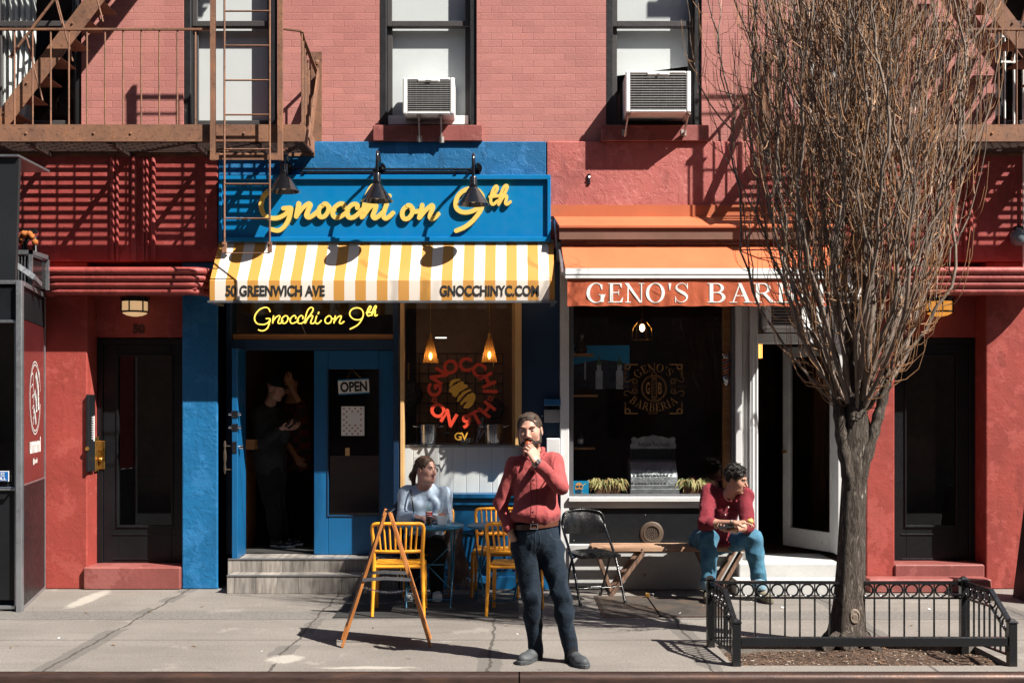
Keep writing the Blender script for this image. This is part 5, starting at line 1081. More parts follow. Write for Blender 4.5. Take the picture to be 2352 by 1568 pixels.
def pot(px0,px1,py0,py1,label,yy=.24):
    x0,x1,z0,z1 = PX(px0,yy),PX(px1,yy),PZ(py1,yy),PZ(py0,yy); xc,r = (x0+x1)/2,(x1-x0)/2
    P = thing('stock_pot',label,'pot',(xc,yy+r,z0),'stock pots on the kitchen counter')
    q = MB(); q.lathe([(0,z0),(r*.97,z0),(r,z0+.012),(r,z1-.006),(r+.006,z1),(r-.004,z1),(r-.006,z0+.02),(0,z0+.02)],(xc,yy+r,0),32); q.build('body', M['steel'], P, smooth=40)
    for s in (-1,1):
        q = MB(); xx = xc+s*r; zz = z1-.03; q.tube(smoothline([(xx,yy+r-.05,zz),(xx+s*.05,yy+r-.04,zz+.012),(xx+s*.06,yy+r,zz+.015),(xx+s*.05,yy+r+.04,zz+.012),(xx,yy+r+.05,zz)],4),.006,6); q.build('handle', M['steel'], P, smooth=60)
pot(957,1006,974,1021,'steel stock pot with loop handles at the left of the counter'); pot(1112,1156,974,1021,'steel stock pot with loop handles beside the standing man')
q = MB(); yy = .24; x,z0 = PX(1068,yy),PZ(1021,yy); q.lathe([(0,0),(.07,0),(.085,.02),(.087,.066),(.083,.066),(.08,.024),(0,.012)],(x,yy+.08,z0),28); solo(q,'glass_bowl',glassmat('bowl_glass',(.8,.84,.86),2.5),'low glass bowl between the two steel pots','bowl',smooth=40)
P = thing('kitchen_utensils','steel spatula and blade standing in the glass bowl','utensil',(x,.5,z0))
for a,c,w_ in (((1094,1018),(1109,958),.028),((1098,1010),(1112,988),.022)):
    q = MB(); q.bar(W(a[0],a[1],.33),W(c[0],c[1],.33),w_,.004,(0,1,0)); q.build('blade', M['steel'], P)
# wire grid with hanging pans on the kitchen wall
q = MB(); yy = 1.66; xa,xb,za,zb_ = PX(900,yy),PX(1155,yy),PZ(1040,yy),PZ(812,yy)
for i in range(13): x = xa+(xb-xa)*i/12; q.tube([(x,yy,za),(x,yy,zb_)],.005,5)
for i in range(11): z = za+(zb_-za)*i/10; q.tube([(xa,yy,z),(xb,yy,z)],.005,5)
solo(q,'wire_grid',M['black'],'black wire grid hung on the kitchen back wall','grid')
def pan(px,py,r,label):
    yy = 1.58; c = Vector((PX(px,yy),yy,PZ(py,yy))); P = thing('frying_pan',label,'pan',c,'pans hung on the wire grid')
    q = MB(); q.lathe([(0,.004),(r*.85,.004),(r,-.04),(r*.985,-.04),(r*.83,0),(0,0)],c,28,Matrix.Rotation(math.radians(90),3,'X')); q.build('body', paint('dark_pan',(.06,.055,.05),.3,.7,bump=0), P, smooth=40)
    q = MB(); q.bar(c+Vector((0,.01,r)),c+Vector((0,.01,r+.2)),.025,.012,(1,0,0)); q.build('handle', M['brass'], P)
pan(938,905,.16,'large round pan on the wire grid at the window edge'); pan(1135,938,.12,'smaller dark pan hung low behind the red lettering')
q = MB(); q.box(PX(1000,1.2),PX(1025,1.2),1.2,1.26,PZ(776,1.2),PZ(774.5,1.2)); solo(q,'ceiling_strip_light',emit('cool_strip',(1,.95,.85),1.5),'thin bright strip light on the kitchen ceiling','strip light')
# shop door notices
OY = DY+.01
P = thing('open_sign','white OPEN sign on a string inside the shop door glass','sign',(PX(812,OY),OY,PZ(888,OY)))
Mz = Matrix.Rotation(math.radians(3),4,'Y')
def tilted(mb): 
    c = Vector((PX(812,OY),OY,PZ(887,OY))); mb.v = [tuple(c+Mz.to_3x3()@(Vector(v)-c)) for v in mb.v]; return mb
Mz = Matrix.Rotation(math.radians(-3),4,'Y')
q = MB(); q.box(PX(777,OY),PX(848,OY),OY-.006,OY-.003,PZ(905,OY),PZ(870,OY)); tilted(q).build('board', M['inkwhite'], P)
q = MB(); q.box(PX(777,OY),PX(848,OY),OY-.0075,OY-.0061,PZ(905,OY),PZ(902,OY)); q.box(PX(777,OY),PX(848,OY),OY-.0075,OY-.0061,PZ(873,OY),PZ(870,OY)); tilted(q).build('border', paint('sign_border_blue',(.02,.2,.42),.4,bump=0), P)
q = MB(); put_text(q,'OPEN',PX(812.5,OY),OY-.008,PZ(887.5,OY),.1,off=.004,width=PX(844,OY)-PX(782,OY),height=PZ(876,OY)-PZ(900,OY),ext=.0006); tilted(q).build('lettering', M['inkblack'], P)
q = MB(); q.tube([(PX(795,OY),OY,PZ(873,OY)),(PX(808,OY),OY,PZ(848,OY)),(PX(831,OY),OY,PZ(870,OY))],.002,5); q.build('string', M['brass'], P)
P = thing('menu_poster','white sheet with red dots taped inside the shop door glass','poster',(PX(810,OY),OY,PZ(1001,OY)))
q = MB(); q.box(PX(784,OY),PX(837,OY),OY-.003,OY-.001,PZ(1000,OY),PZ(933,OY)); q.build('sheet', M['inkwhite'], P)
q = MB()
for r_ in range(10):
    for c_ in range(4):
        px_,py_ = 790+c_*13+(6 if r_%2 else 0),938+r_*6.4
        if px_ > 833 or (948 < py_ < 976 and 796 < px_ < 826): continue
        q.cyl((PX(px_,OY),OY-.0031,PZ(py_,OY)),(PX(px_,OY),OY-.0036,PZ(py_,OY)),.0095,None,8)
q.build('dot', paint('poster_red',(.40,.10,.06),.6,bump=0), P)
q = MB(); q.box(PX(553+240,OY),PX(803,OY),OY,OY+.002,PZ(1046,OY),PZ(1028,OY)); solo(q,'card',M['cream'],'small cream card low on the shop door glass','card')
q = MB(); q.box(PX(760,1.0),PX(870,1.0),.95,1.0,FZ,PZ(1046,1.0)); solo(q,'counter_front',paint('counter_brown',(.10,.055,.04),.5),'brown shop counter seen through the door glass','counter')
q = MB(); q.box(PX(548,.7),PX(590,.7),.6,1.5,PZ(1031,.7),PZ(1009,.7)); q.box(PX(550,.8),PX(560,.8),.7,1.4,FZ,PZ(1031,.7)); solo(q,'wall_shelf',M['tan'],'thick wooden ledge just inside the open doorway','shelf')
q = MB(); q.box(PX(549,.5),PX(719,.5),.45,1.0,FZ,FZ+.012); solo(q,'door_mat',M['mat'],'dark door mat inside the open restaurant doorway','door mat')

# ================= things in the barber window =================
SZ = PZ(1138,.1)
P = thing('cash_register','ornate antique silver cash register on the barber window ledge','cash register',(PX(1502,.3),.35,SZ))
yy = .15; silver = paint('tarnished_silver',(.36,.37,.38),.38,.75,var=.3,vs=12,bump=.5,bs=38,bd=.01)
x0,x1 = PX(1449,yy),PX(1557,yy)
q = MB(); q.box(x0-.01,x1+.01,yy-.03,yy+.4,SZ,PZ(1121,yy)); q.box(x0-.005,x1+.005,yy-.015,yy+.4,PZ(1121,yy),PZ(1113,yy))
prof = [(0.0,PZ(1113,yy)),(.02,PZ(1095,yy)),(.06,PZ(1080,yy)),(.13,PZ(1062,yy)),(.18,PZ(1056,yy)),(.4,PZ(1056,yy)),(.4,PZ(1113,yy))]
q.add([(x,yy+a,z) for x in (x0,x1) for a,z in prof],[tuple(range(7)),tuple(range(13,6,-1))]+[(i,i+7,(i+1)%7+7,(i+1)%7) for i in range(7)]); q.build('body', silver, P, bevel=.006)
q = MB(); yt2 = yy+.15
for a in (x0+.01,x1-.03): q.box(a,a+.022,yt2,yt2+.04,PZ(1056,yt2),PZ(1034,yt2))
q.box(x0-.005,x1+.005,yt2-.01,yt2+.1,PZ(1036,yt2),PZ(1031,yt2)); q.box(x0+.03,x1-.03,yt2+.04,yt2+.06,PZ(1056,yt2),PZ(1036,yt2)); q.build('indicator_window', M['charcoal'], P)
q = MB(); V = lambda pts: [(PX(a,yt2),PZ(c,yt2)) for a,c in pts]
q.prism(V([(1449,1031),(1447,1021),(1452,1016),(1450,1006),(1456,1002),(1466,1006),(1478,1001),(1490,1001),(1500,997),(1512,1001),(1524,1002),(1536,1006),(1546,1002),(1552,1006),(1550,1016),(1554,1021),(1552,1031)]),yt2+.0,yt2+.03); top = q.build('top_plate', silver, P, bevel=.004)
q = MB(); put_text(q,'Amount Purchased',PX(1501,yt2),yt2-.0015,PZ(1019,yt2),.05,width=PX(1537,yt2)-PX(1465,yt2),height=.05,ext=.0008); q.build('lettering', M['inkblack'], top)
q = MB()
for r_ in range(2):
    for i in range(11):
        x = PX(1466+i*7.4,yy); z = PZ(1086+r_*12,yy); yk = yy+.012+(.035 if r_ == 0 else 0); q.tube([(x,yk,z+.02),(x,yk-.045,z+.03),(x,yk-.05,z+.01)],.0035,5); q.cyl((x,yk-.045,z+.03),(x,yk-.055,z+.03),.0085,None,8)
q.build('key', M['steel'], P, smooth=50)
def plant(px0,px1,py0,py1,n,label,seed):
    yy = .13; x0,x1,z1 = PX(px0,yy),PX(px1,yy),PZ(py0,yy); P = thing('potted_plant',label,'plant',((x0+x1)/2,yy+.08,SZ),'potted plants on the barber window ledge')
    q = MB(); xc = (x0+x1)/2; wv = (x1-x0)*.36; q.hexa([(xc-wv*.9,yy+.03,SZ),(xc+wv*.9,yy+.03,SZ),(xc+wv*.9,yy+.17,SZ),(xc-wv*.9,yy+.17,SZ),(xc-wv,yy+.02,SZ+.09),(xc+wv,yy+.02,SZ+.09),(xc+wv,yy+.18,SZ+.09),(xc-wv,yy+.18,SZ+.09)]); q.build('pot', paint('clay_pot',(.16,.07,.035),.8), P)
    rr = random.Random(seed); q = MB()
    for i in range(n):
        bx_ = rr.uniform(xc-wv,xc+wv); by = yy+rr.uniform(.03,.15); a = rr.uniform(-1.2,1.2); L = rr.uniform(.07,.15); q.mat(rr.choice((0,0,1,2)))
        dx = (bx_-xc)*.5+rr.uniform(-.08,.08); dy = rr.uniform(-.09,.03); hz = rr.uniform(.03,.10)
        pts = [Vector((bx_+dx*t_,by+dy*t_,SZ+.08+hz*math.sin(t_*2.4)*1.2-.07*t_*t_*rr.uniform(.7,1.3))) for t_ in (0,.25,.5,.75,1)]
        wd = rr.uniform(.006,.011); o = len(q.v); vs = []
        for k,p in enumerate(pts): w2 = wd*(.5,1,1,.75,.08)[k]; vs += [p+Vector((w2,0,.002)),p-Vector((w2,0,-.002))]
        q.add(vs,[(k*2,k*2+1,k*2+3,k*2+2) for k in range(4)])
    q.build('foliage', [paint('leaf_straw',(.42,.36,.13),.55,var=.25,bump=0),paint('leaf_green',(.16,.19,.06),.5,var=.3,bump=0),paint('leaf_brown',(.30,.17,.06),.6,var=.3,bump=0)], P, smooth=60)
plant(1353,1440,1100,1136,150,'straggly yellow green plant between the portrait tile and the register',11); plant(1558,1640,1095,1136,150,'straggly yellow green plant at the seated man\'s shoulder',23)
P = thing('portrait_tile','small blue and orange tile painted with a bearded face in sunglasses','portrait tile',(PX(1334,.2),.2,SZ))
yy = .14; V = lambda pts: [(PX(a,yy),PZ(c,yy)) for a,c in pts]
q = MB(); q.box(PX(1317,yy),PX(1352,yy),yy,yy+.02,SZ,PZ(1104,yy)); q.build('tile', paint('tile_blue',(.01,.27,.50),.4,var=.2,vs=30,bump=.1), P)
q = MB(); q.prism(V([(1323,1110),(1330,1107),(1337,1111),(1339,1120),(1335,1127),(1338,1131),(1328,1136),(1322,1128),(1321,1118)]),yy-.002,yy); q.build('face', paint('tile_orange',(.75,.33,.10),.5,bump=0), P)
q = MB(); q.prism(V([(1322,1115),(1330,1114),(1330,1119),(1325,1120)]),yy-.004,yy-.002); q.prism(V([(1332,1114),(1338,1114),(1337,1119),(1332,1119)]),yy-.004,yy-.002); q.prism(V([(1322,1124),(1329,1122),(1336,1124),(1336,1131),(1329,1137),(1323,1132)]),yy-.004,yy-.002); q.build('dark_marks', paint('tile_navy',(.008,.06,.12),.5,bump=0), P)
P = thing('cage_pendant','small wire cage pendant lamp glowing in the barber shop','pendant lamp',(PX(1476,1.2),1.2,PZ(750,1.2)))
yy = 1.2; x,z = PX(1475,yy),PZ(757,yy); q = MB(); q.ball((x,yy,z+.02),.03,12,(1,1,1.4)); q.build('bulb', emit('cage_bulb',(1.0,.62,.34),5.0), P, smooth=60)
q = MB(); q.cyl((x,yy,z+.06),(x,yy,z+.12),.03,.02,10); q.tube([(x,yy,z+.12),(x,yy,ZC)],.004,5)
for i in range(6): a = i*1.047; q.tube([(x+.03*math.cos(a),yy+.03*math.sin(a),z+.11),(x+.1*math.cos(a),yy+.1*math.sin(a),z+.02),(x+.115*math.cos(a),yy+.115*math.sin(a),z-.11)],.003,4)
q.tube([(x+.115*math.cos(a),yy+.115*math.sin(a),z-.11) for a in np.linspace(0,6.0,14)],.003,4,True); q.build('cage', M['brass'], P)
P = thing('city_poster','blue sky city poster with two domed towers behind the barber window','poster',(PX(1390,.9),.9,PZ(895,.9)))
yy = .9; V = lambda pts: [(PX(a,yy),PZ(c,yy)) for a,c in pts]
q = MB(); q.box(PX(1317,yy),PX(1446,yy),yy,yy+.02,PZ(893,yy),PZ(793,yy)); q.build('sky_sheet', paint('poster_sky',(.02,.42,.85),.5,var=.1,vs=1,bump=0), P)
q = MB(); q.prism(V([(1317,893),(1317,838),(1345,832),(1380,826),(1420,830),(1446,838),(1446,893)]),yy-.003,yy); q.build('dark_town', paint('poster_town',(.035,.05,.075),.6,var=.5,vs=18,bump=0), P)
q = MB()
for a in (1376,1423): q.prism(V([(a-8,893),(a-8,852),(a-5,850),(a-5,838),(a+5,838),(a+5,850),(a+8,852),(a+8,893)]),yy-.005,yy-.003)
q.prism(V([(1342,872),(1342,836),(1344,826),(1346,836),(1346,872)]),yy-.005,yy-.003); q.build('pale_tower', paint('poster_stone',(.62,.70,.78),.6,var=.2,vs=14,bump=0), P)
q = MB()
for a in (1376,1423): q.prism(V([(a-6,838),(a-5,830),(a-1,826),(a-1,816),(a+1,816),(a+1,826),(a+5,830),(a+6,838)]),yy-.006,yy-.003)
q.build('green_dome', paint('poster_green',(.10,.20,.10),.6,bump=0), P)
P = thing('barber_pole','red blue and orange striped barber pole on the wooden post','barber pole',(PX(1668,.2),.16,PZ(875,.2)))
yy = .15; x = PX(1669,yy); z0,z1 = PZ(864,yy),PZ(823,yy)
def polemat():
    t = NT('barber_stripes'); sep = t.n("ShaderNodeSeparateXYZ"); t.l(t.tc.outputs['Object'], sep.inputs[0]); a = t.math('ADD', t.math('MULTIPLY', sep.outputs[0], -.6), sep.outputs[2]); f = t.math('FRACT', t.math('MULTIPLY', a, 16.0))
    c = t.ramp(f, [(0,(.45,.03,.02)),(.34,(.75,.40,.13)),(.5,(.02,.05,.16)),(.84,(.75,.45,.2))]); c.node.color_ramp.interpolation = 'CONSTANT'; return t.pbr(c,.3)
q = MB(); q.cyl((x,yy,z0),(x,yy,z1),.04,None,20); q.build('striped_cylinder', polemat(), P, smooth=40)
q = MB(); q.lathe([(.05,0),(.055,.02),(.045,.05),(.03,.08),(0,.09)],(x,yy,z1),16); q.lathe([(.05,0),(.055,-.02),(.045,-.06),(.02,-.1),(0,-.11)],(x,yy,z0),16); q.build('end_cap', M['steel'], P, smooth=40)
for nm,px0,px1,py,lab in (('wall_shelf',1316,1362,812,'upper small wooden shelf inside the barber window'),('wall_shelf',1316,1366,1027,'middle wooden shelf with bottles inside the barber window'),('wall_shelf',1316,1372,906,'narrow wooden shelf below the city poster')):
    q = MB(); q.box(PX(px0,.5),PX(px1,.5),.45,.75,PZ(py+5,.5),PZ(py,.5)); solo(q,nm,M['tan'],lab,'shelf','small shelves at the left of the barber window')
q = MB(); xx,zz = PX(1334,.5),PZ(1027,.5); q.lathe([(0,0),(.03,0),(.03,.1),(.012,.13),(.012,.15),(0,.15)],(xx,.55,zz),14); P = solo(q,'shampoo_bottle',paint('bottle_dark',(.02,.035,.04),.3,bump=0),'dark bottle with white label on the middle barber shelf','bottle',smooth=40)
q = MB(); q.cyl((xx,.55,zz+.04),(xx,.55,zz+.085),.0308,None,14); q.build('bottle_label', M['inkwhite'], P, smooth=40)
q = MB(); q.lathe([(0,0),(.06,0),(.075,.05),(.04,.12),(.02,.14),(.05,.2),(0,.2)],(PX(1334,.55),.58,PZ(812,.5)),14); solo(q,'glass_jar',paint('jar_brown',(.07,.035,.02),.25,bump=0),'dark brown jar on the upper barber shelf','jar',smooth=40)
P = thing('wall_sconce','amber wall sconce glowing just inside the barber doorway','wall lamp',(PX(1750,1.3),1.3,PZ(805,1.3)))
q = MB(); q.box(PX(1744,1.3),PX(1751,1.3),1.3,1.34,PZ(822,1.3),PZ(790,1.3)); q.build('amber_glass', emit('amber_glow',(1.0,.36,.08),1.6), P)
q = MB(); q.box(PX(1741,1.3),PX(1754,1.3),1.34,1.4,PZ(826,1.3),PZ(786,1.3)); q.box(PX(1747,1.3),PX(1748.2,1.3),1.285,1.3,PZ(822,1.3),PZ(790,1.3)); q.build('sconce_frame', M['black'], P)
# through-wall air conditioner over the barber door
P = thing('air_conditioner','off white air conditioner over the barber door, under the orange awning','air conditioner',(PX(1800,-.2),-.2,PZ(750,-.2)))
q = MB(); x0,x1 = PX(1762,-.22),PX(1850,-.22); z0,z1 = PZ(751,-.22),PZ(690,-.22); q.box(x0,x1,-.2,.099,z0,z1); q.box(x0-.01,x0+.04,-.22,-.2,z0,z1); q.box(x1-.04,x1,-.22,-.2,z0,z1); q.build('casing', M['whiteclean'], P, bevel=.006)
q = MB()
for i in range(8): z = z0+.03+i*.03; q.box(x0+.045,x1-.045,-.215,-.201,z-.006,z+.006)
q.build('grille', M['charcoal'], P)
q = MB(); q.box(PX(1760,-.1),PX(1880,-.1),-.15,.099,z0-.035,z0-.002); solo(q,'support_board',M['white'],'white board carrying the air conditioner over the barber door','board')
# ================= pavement fittings =================
hp = 'steel cellar plates in the pavement'
for px0,px1,lab in ((1378,1495,'left rusty diamond plate cellar hatch under the bench'),(1498,1640,'right rusty diamond plate cellar hatch under the seated man')):
    q = MB(); ya,yb = -1.56,-.46; x0 = PX(px0,-.9); x1 = PX(px1,-.9); q.box(x0,x1,ya,yb,-.05,.006); P = thing('cellar_hatch',lab,'cellar hatch',(x0,-1,0),hp); q.build('plate', M['diamond'], P, bevel=.003)
    q = MB(); q.box(x0-.03,x1+.03,ya-.06,yb+.01,-.06,.0035); q.build('frame', M['kerb'], P)
P = thing('padlock','brass padlock lying on the hatch seam below the bench','padlock',(PX(1500,-.6),-.6,.006))
x = PX(1487,-.56); q = MB(); q.box(x-.022,x+.022,-.575,-.545,.0065,.05); q.build('body', M['brass'], P, bevel=.006)
q = MB(); q.tube(smoothline([(x+.02,-.56,.018),(x+.055,-.56,.018),(x+.06,-.56,.03),(x+.055,-.56,.042),(x+.02,-.56,.042)],4),.0045,6); q.build('shackle', M['steel'], P, smooth=60)
q = MB(); q.box(PX(770,-1.5),PX(1192,-1.5),-1.66,-.40,.001,.011); solo(q,'rubber_mat',M['mat'],'black rubber mat laid under the yellow chairs and blue tables','floor mat')
q = MB(); rr = random.Random(9)
for i in range(46):
    x = rr.uniform(-4.4,5.2); y = rr.uniform(-3.6,-.4); s_ = rr.uniform(.008,.03); a = rr.uniform(0,3)
    if PITX0 < x < PITX1 and y < -2.8: continue
    c_,n_ = math.cos(a)*s_,math.sin(a)*s_; q.mat(rr.choice((0,1,1))); q.add([(x-c_,y-n_,.004),(x+n_*.5,y-c_*.5,.006),(x+c_,y+n_,.012),(x-n_*.5,y+c_*.5,.006)],[(0,1,2,3)])
solo(q,'litter',[M['inkwhite'],paint('leaf_litter',(.16,.10,.055),.8,bump=0)],None,None,kind='stuff')
q = MB(); q.ball((PX(1252,-.55),-.55,.025),.028,8,(1.1,.9,.8)); v = q.v; q.v = [tuple(Vector(p)+.008*Vector((mnoise.noise(Vector(p)*60),mnoise.noise(Vector(p)*60+Vector((5,0,0))),mnoise.noise(Vector(p)*60+Vector((0,7,0)))))) for p in v]; solo(q,'crumpled_napkin',M['inkwhite'],'crumpled white napkin on the pavement behind the standing man','napkin')

# ================= yellow chairs =================
def make_chair(label):
    P = thing('cafe_chair',label,'chair',(0,0,0),'mustard yellow cafe chairs at the blue tables'); m = M['chair']
    q = MB(); n = 9; vs = []
    for j in range(n):
        t_ = j/(n-1); y = -.225+.415*t_; z = .452-.014*math.sin(t_*math.pi)-(.03*max(0,(.14-t_)/.14)**2)
        for i in range(n): u = i/(n-1)*2-1; vs.append((u*(.205-.012*t_), y, z-.010*(1-u*u)))
    o = [(x,y,z-.018) for x,y,z in vs]; fs_ = [(j*n+i,j*n+i+1,(j+1)*n+i+1,(j+1)*n+i) for j in range(n-1) for i in range(n-1)]
    k = n*n; rim = [i for i in range(n)]+[j*n+n-1 for j in range(1,n)]+[(n-1)*n+i for i in range(n-2,-1,-1)]+[j*n for j in range(n-2,0,-1)]
    q.add(vs+o, fs_+[tuple(a+k for a in f[::-1]) for f in fs_]+[(rim[i],rim[i]+k,rim[(i+1)%len(rim)]+k,rim[(i+1)%len(rim)]) for i in range(len(rim))]); q.build('seat', m, P, smooth=50)
    q = MB(); q.tube(smoothline([(-.208,.19,.425),(-.208,0,.425),(-.208,-.19,.425),(-.19,-.222,.425),(0,-.228,.425),(.19,-.222,.425),(.208,-.19,.425),(.208,0,.425),(.208,.19,.425)],4),.0165,8); q.tube([(-.208,.185,.425),(.208,.185,.425)],.015,8); q.build('seat_frame', m, P, smooth=60)
    for s in (-1,1):
        q = MB(); q.tube(smoothline([(s*.222,-.222,0),(s*.216,-.214,.22),(s*.21,-.205,.43)],4),[.0150]*4+[.0185]*4+[.019],8); q.build('leg', m, P, smooth=60)
        q = MB(); q.tube(smoothline([(s*.225,.235,0),(s*.218,.205,.22),(s*.212,.188,.43),(s*.211,.20,.55)],4),[.0150]*4+[.0185]*8+[.018],8); q.build('leg', m, P, smooth=60)
    q = MB()
    q.tube(smoothline([(-.211,.20,.55),(-.218,.222,.68),(-.222,.238,.765),(-.20,.250,.803),(-.10,.268,.808),(0,.274,.808),(.10,.268,.808),(.20,.250,.803),(.222,.238,.765),(.218,.222,.68),(.211,.20,.55)],5),.0165,8)
    q.tube(smoothline([(-.211,.20,.565),(-.1,.226,.563),(0,.234,.563),(.1,.226,.563),(.211,.20,.565)],4),.0155,8)
    for i in range(8):
        u = (i-3.5)/3.5; x0,x1 = u*.150,u*.172; q.tube([(x0,.232-.016*u*u,.563),(x1,.272-.018*u*u,.808)],.0098,6)
    q.build('backrest', m, P, smooth=60)
    return P
c0 = make_chair('yellow chair with its back to the street behind the wooden easel')
c0.location = (PX(918,-1.4),-1.40,.012); c0.rotation_euler = (0,0,math.pi+.03)
dup(c0,(PX(1178,-1.4)+.02,-1.42,.012),math.pi-.12,'yellow chair with its back to the street, half hidden by the standing man')
dup(c0,(PX(1140,-.4),-.40,.012),-.06,'yellow chair against the blue wall facing the street')
dup(c0,(PX(985,-.38),-.38,.012),.0,'yellow chair under the seated woman, mostly hidden by her')
# ================= blue bistro tables =================
def make_table(label):
    P = thing('bistro_table',label,'table',(0,0,0),'round blue folding bistro tables'); m = M['tableblue']; h = .735; r = .315
    q = MB(); q.lathe([(0,h),(r-.012,h),(r,h-.006),(r,h-.022),(r-.01,h-.026),(r-.02,h-.014),(0,h-.014)],(0,0,0),48); q.build('table_top', m, P, smooth=35)
    for s in (-1,1):
        q = MB(); q.tube(smoothline([(s*.20,-.25,.012),(s*.20,-.235,.03),(s*.215,.0,.36),(s*.22,.20,h-.03)],4),.0085,8); q.build('leg', m, P, smooth=60)
        q = MB(); q.tube(smoothline([(s*.185,.25,.012),(s*.185,.235,.03),(s*.20,.0,.36),(s*.205,-.20,h-.03)],4),.0085,8); q.build('leg', m, P, smooth=60)
    q = MB()
    for y in (-.215,.215): q.tube([(-.2,y,.07),(.2,y,.07)],.006,6); q.tube([(-.22,-y*.9,h-.032),(.22,-y*.9,h-.032)],.008,6)
    q.bar((-.205,-.12,.56),(.205,-.18,.16),.004,.022,(0,1,0)); q.bar((.205,-.125,.56),(-.205,-.185,.16),.004,.022,(0,1,0)); q.tube([(-.21,0,.36),(.21,0,.36)],.006,6); q.build('brace', m, P, smooth=60)
    return P
T1 = Vector((PX(988,-.95),-.95,.011)); t0 = make_table('round blue bistro table with bottle and takeaway box in front of the woman'); t0.location = T1
T2 = Vector((PX(1152,-.97),-.97,.011)); dup(t0,T2,.25,'empty round blue bistro table behind the standing man')
TZ = .735+.011
# things on the table
def on(px,dy): return Vector((PX(px,T1.y+dy),T1.y+dy,TZ+.0005))
p = on(985,-.12); P = thing('glass_bottle','glass cola bottle with red label on the blue table','bottle',p)
q = MB(); prof = [(0,.0),(.027,.0),(.030,.008),(.029,.04),(.0265,.055),(.030,.085),(.030,.13),(.0285,.14),(.021,.165),(.0145,.19),(.012,.215),(.012,.228),(.0145,.23),(.0145,.24),(.011,.241)]; q.lathe(prof,p,24); q.build('glass', glassmat('bottle_glass',(.80,.88,.86),1.5), P, smooth=50)
q = MB(); q.lathe([(0,.002),(.0265,.003),(.028,.04),(.0255,.055),(.0285,.085),(.0287,.098),(0,.098)],p,24); q.build('cola', paint('cola',(.022,.008,.005),.08,bump=0), P, smooth=50)
q = MB(); q.lathe([(.0305,.089),(.0305,.128)],p,24); q.build('label', paint('label_red',(.55,.02,.02),.4,bump=0), P, smooth=60)
q = MB(); q.lathe([(.0307,.124),(.0307,.134)],p,24); q.lathe([(.0307,.086),(.0307,.090)],p,24); put_text(q,'Coca-Cola',p.x,p.y-.0315,p.z+.108,.02,width=.040,height=.014,ext=.0002,off=.0003); q.build('label_print', M['inkwhite'], P)
p = on(1016,-.06); P = thing('takeaway_box','open white takeaway box on the blue table','food box',p); m = paint('white_card',(.66,.70,.74),.6,var=.03,bump=0)
q = MB(); a,b_,h = .038,.052,.092; q.add([(p.x+x*s1_,p.y+y*s1_*.85,p.z+z) for s1_,z in ((a,0),(b_,h)) for x,y in ((-1,-1),(1,-1),(1,1),(-1,1))]+[(p.x+x*b_*.93,p.y+y*b_*.79,p.z+h) for x,y in ((-1,-1),(1,-1),(1,1),(-1,1))]+[(p.x+x*a*.93,p.y+y*a*.79,p.z+.01) for x,y in ((-1,-1),(1,-1),(1,1),(-1,1))],[(0,1,5,4),(1,2,6,5),(2,3,7,6),(3,0,4,7),(3,2,1,0),(8,9,13,12),(9,10,14,13),(10,11,15,14),(11,8,12,15),(12,13,14,15)]); q.build('carton', m, P)
q = MB(); Z = p.z+h
q.prism([(p.x-b_,Z),(p.x-b_*.2,Z),(p.x-b_*.3,Z+.03),(p.x-b_*.6,Z+.045),(p.x-b_*1.05,Z+.028)],p.y+.044,p.y+.046); q.add([(p.x+b_,p.y-.04,Z),(p.x+b_,p.y+.04,Z),(p.x+b_+.04,p.y+.03,Z+.02),(p.x+b_+.045,p.y-.02,Z+.025)],[(0,1,2,3)]); q.add([(p.x-b_,p.y-.04,Z),(p.x-b_,p.y+.04,Z),(p.x-b_-.035,p.y+.03,Z+.012),(p.x-b_-.035,p.y-.02,Z+.012)],[(3,2,1,0)]); q.add([(p.x-b_*.4,p.y+.046,Z),(p.x+b_,p.y+.046,Z),(p.x+b_*.9,p.y+.06,Z+.05),(p.x+b_*.2,p.y+.06,Z+.062)],[(0,1,2,3)])
q.build('flap', m, P)
q = MB(); q.ball((p.x,p.y,Z-.005),.04,10,(1,.8,.5)); q.build('food', paint('red_sauce_food',(.30,.09,.04),.5,var=.4,vs=40,bump=.4), P, smooth=60)
p = on(966,-.10); q = MB(); q.box(p.x-.075,p.x+.07,p.y-.036,p.y+.036,p.z,p.z+.009); solo(q,'phone',M['black'],'black phone lying flat on the blue table by her hands','phone',bevel=.004)
q = MB(); p = on(999,.0); q.ball((p.x,p.y,p.z+.012),.02,8,(1.4,1,.6)); solo(q,'paper_napkin',M['inkwhite'],'white paper napkin between bottle and takeaway box','napkin')
# grey fleece scarf hanging over the woman's chair
P_ = []
q = MB(); rr = random.Random(4); nx,nz = 10,22; vs = []; sx0 = PX(1022,-.62)
for k in range(nz+1):
    for i in range(nx+1):
        u,v = i/nx,k/nz; x = sx0+.02+.16*u+.05*v*u-.02*math.sin(v*5); y = -.66-.05*math.sin(u*6+v*2)-.05*(1-v); z = .70-.50*v
        vs.append((x,y,z+.015*math.sin(u*9)))
q.add(vs,[(k*(nx+1)+i,k*(nx+1)+i+1,(k+1)*(nx+1)+i+1,(k+1)*(nx+1)+i) for k in range(nz) for i in range(nx)])
for i in range(12):
    x = sx0+.03+.20*i/11; y = -.66-.05*math.sin(i*.55+2); q.tube([(x,y,.21),(x+.004,y,.15),(x+rr.uniform(-.01,.01),y,.10)],[.010,.009,.005],5)
solo(q,'fringed_scarf',fabric('grey_pink_fleece',(.26,.21,.20),.35,fs=26,folds=.8),'grey fringed scarf hanging beside the seated woman','scarf',smooth=70)

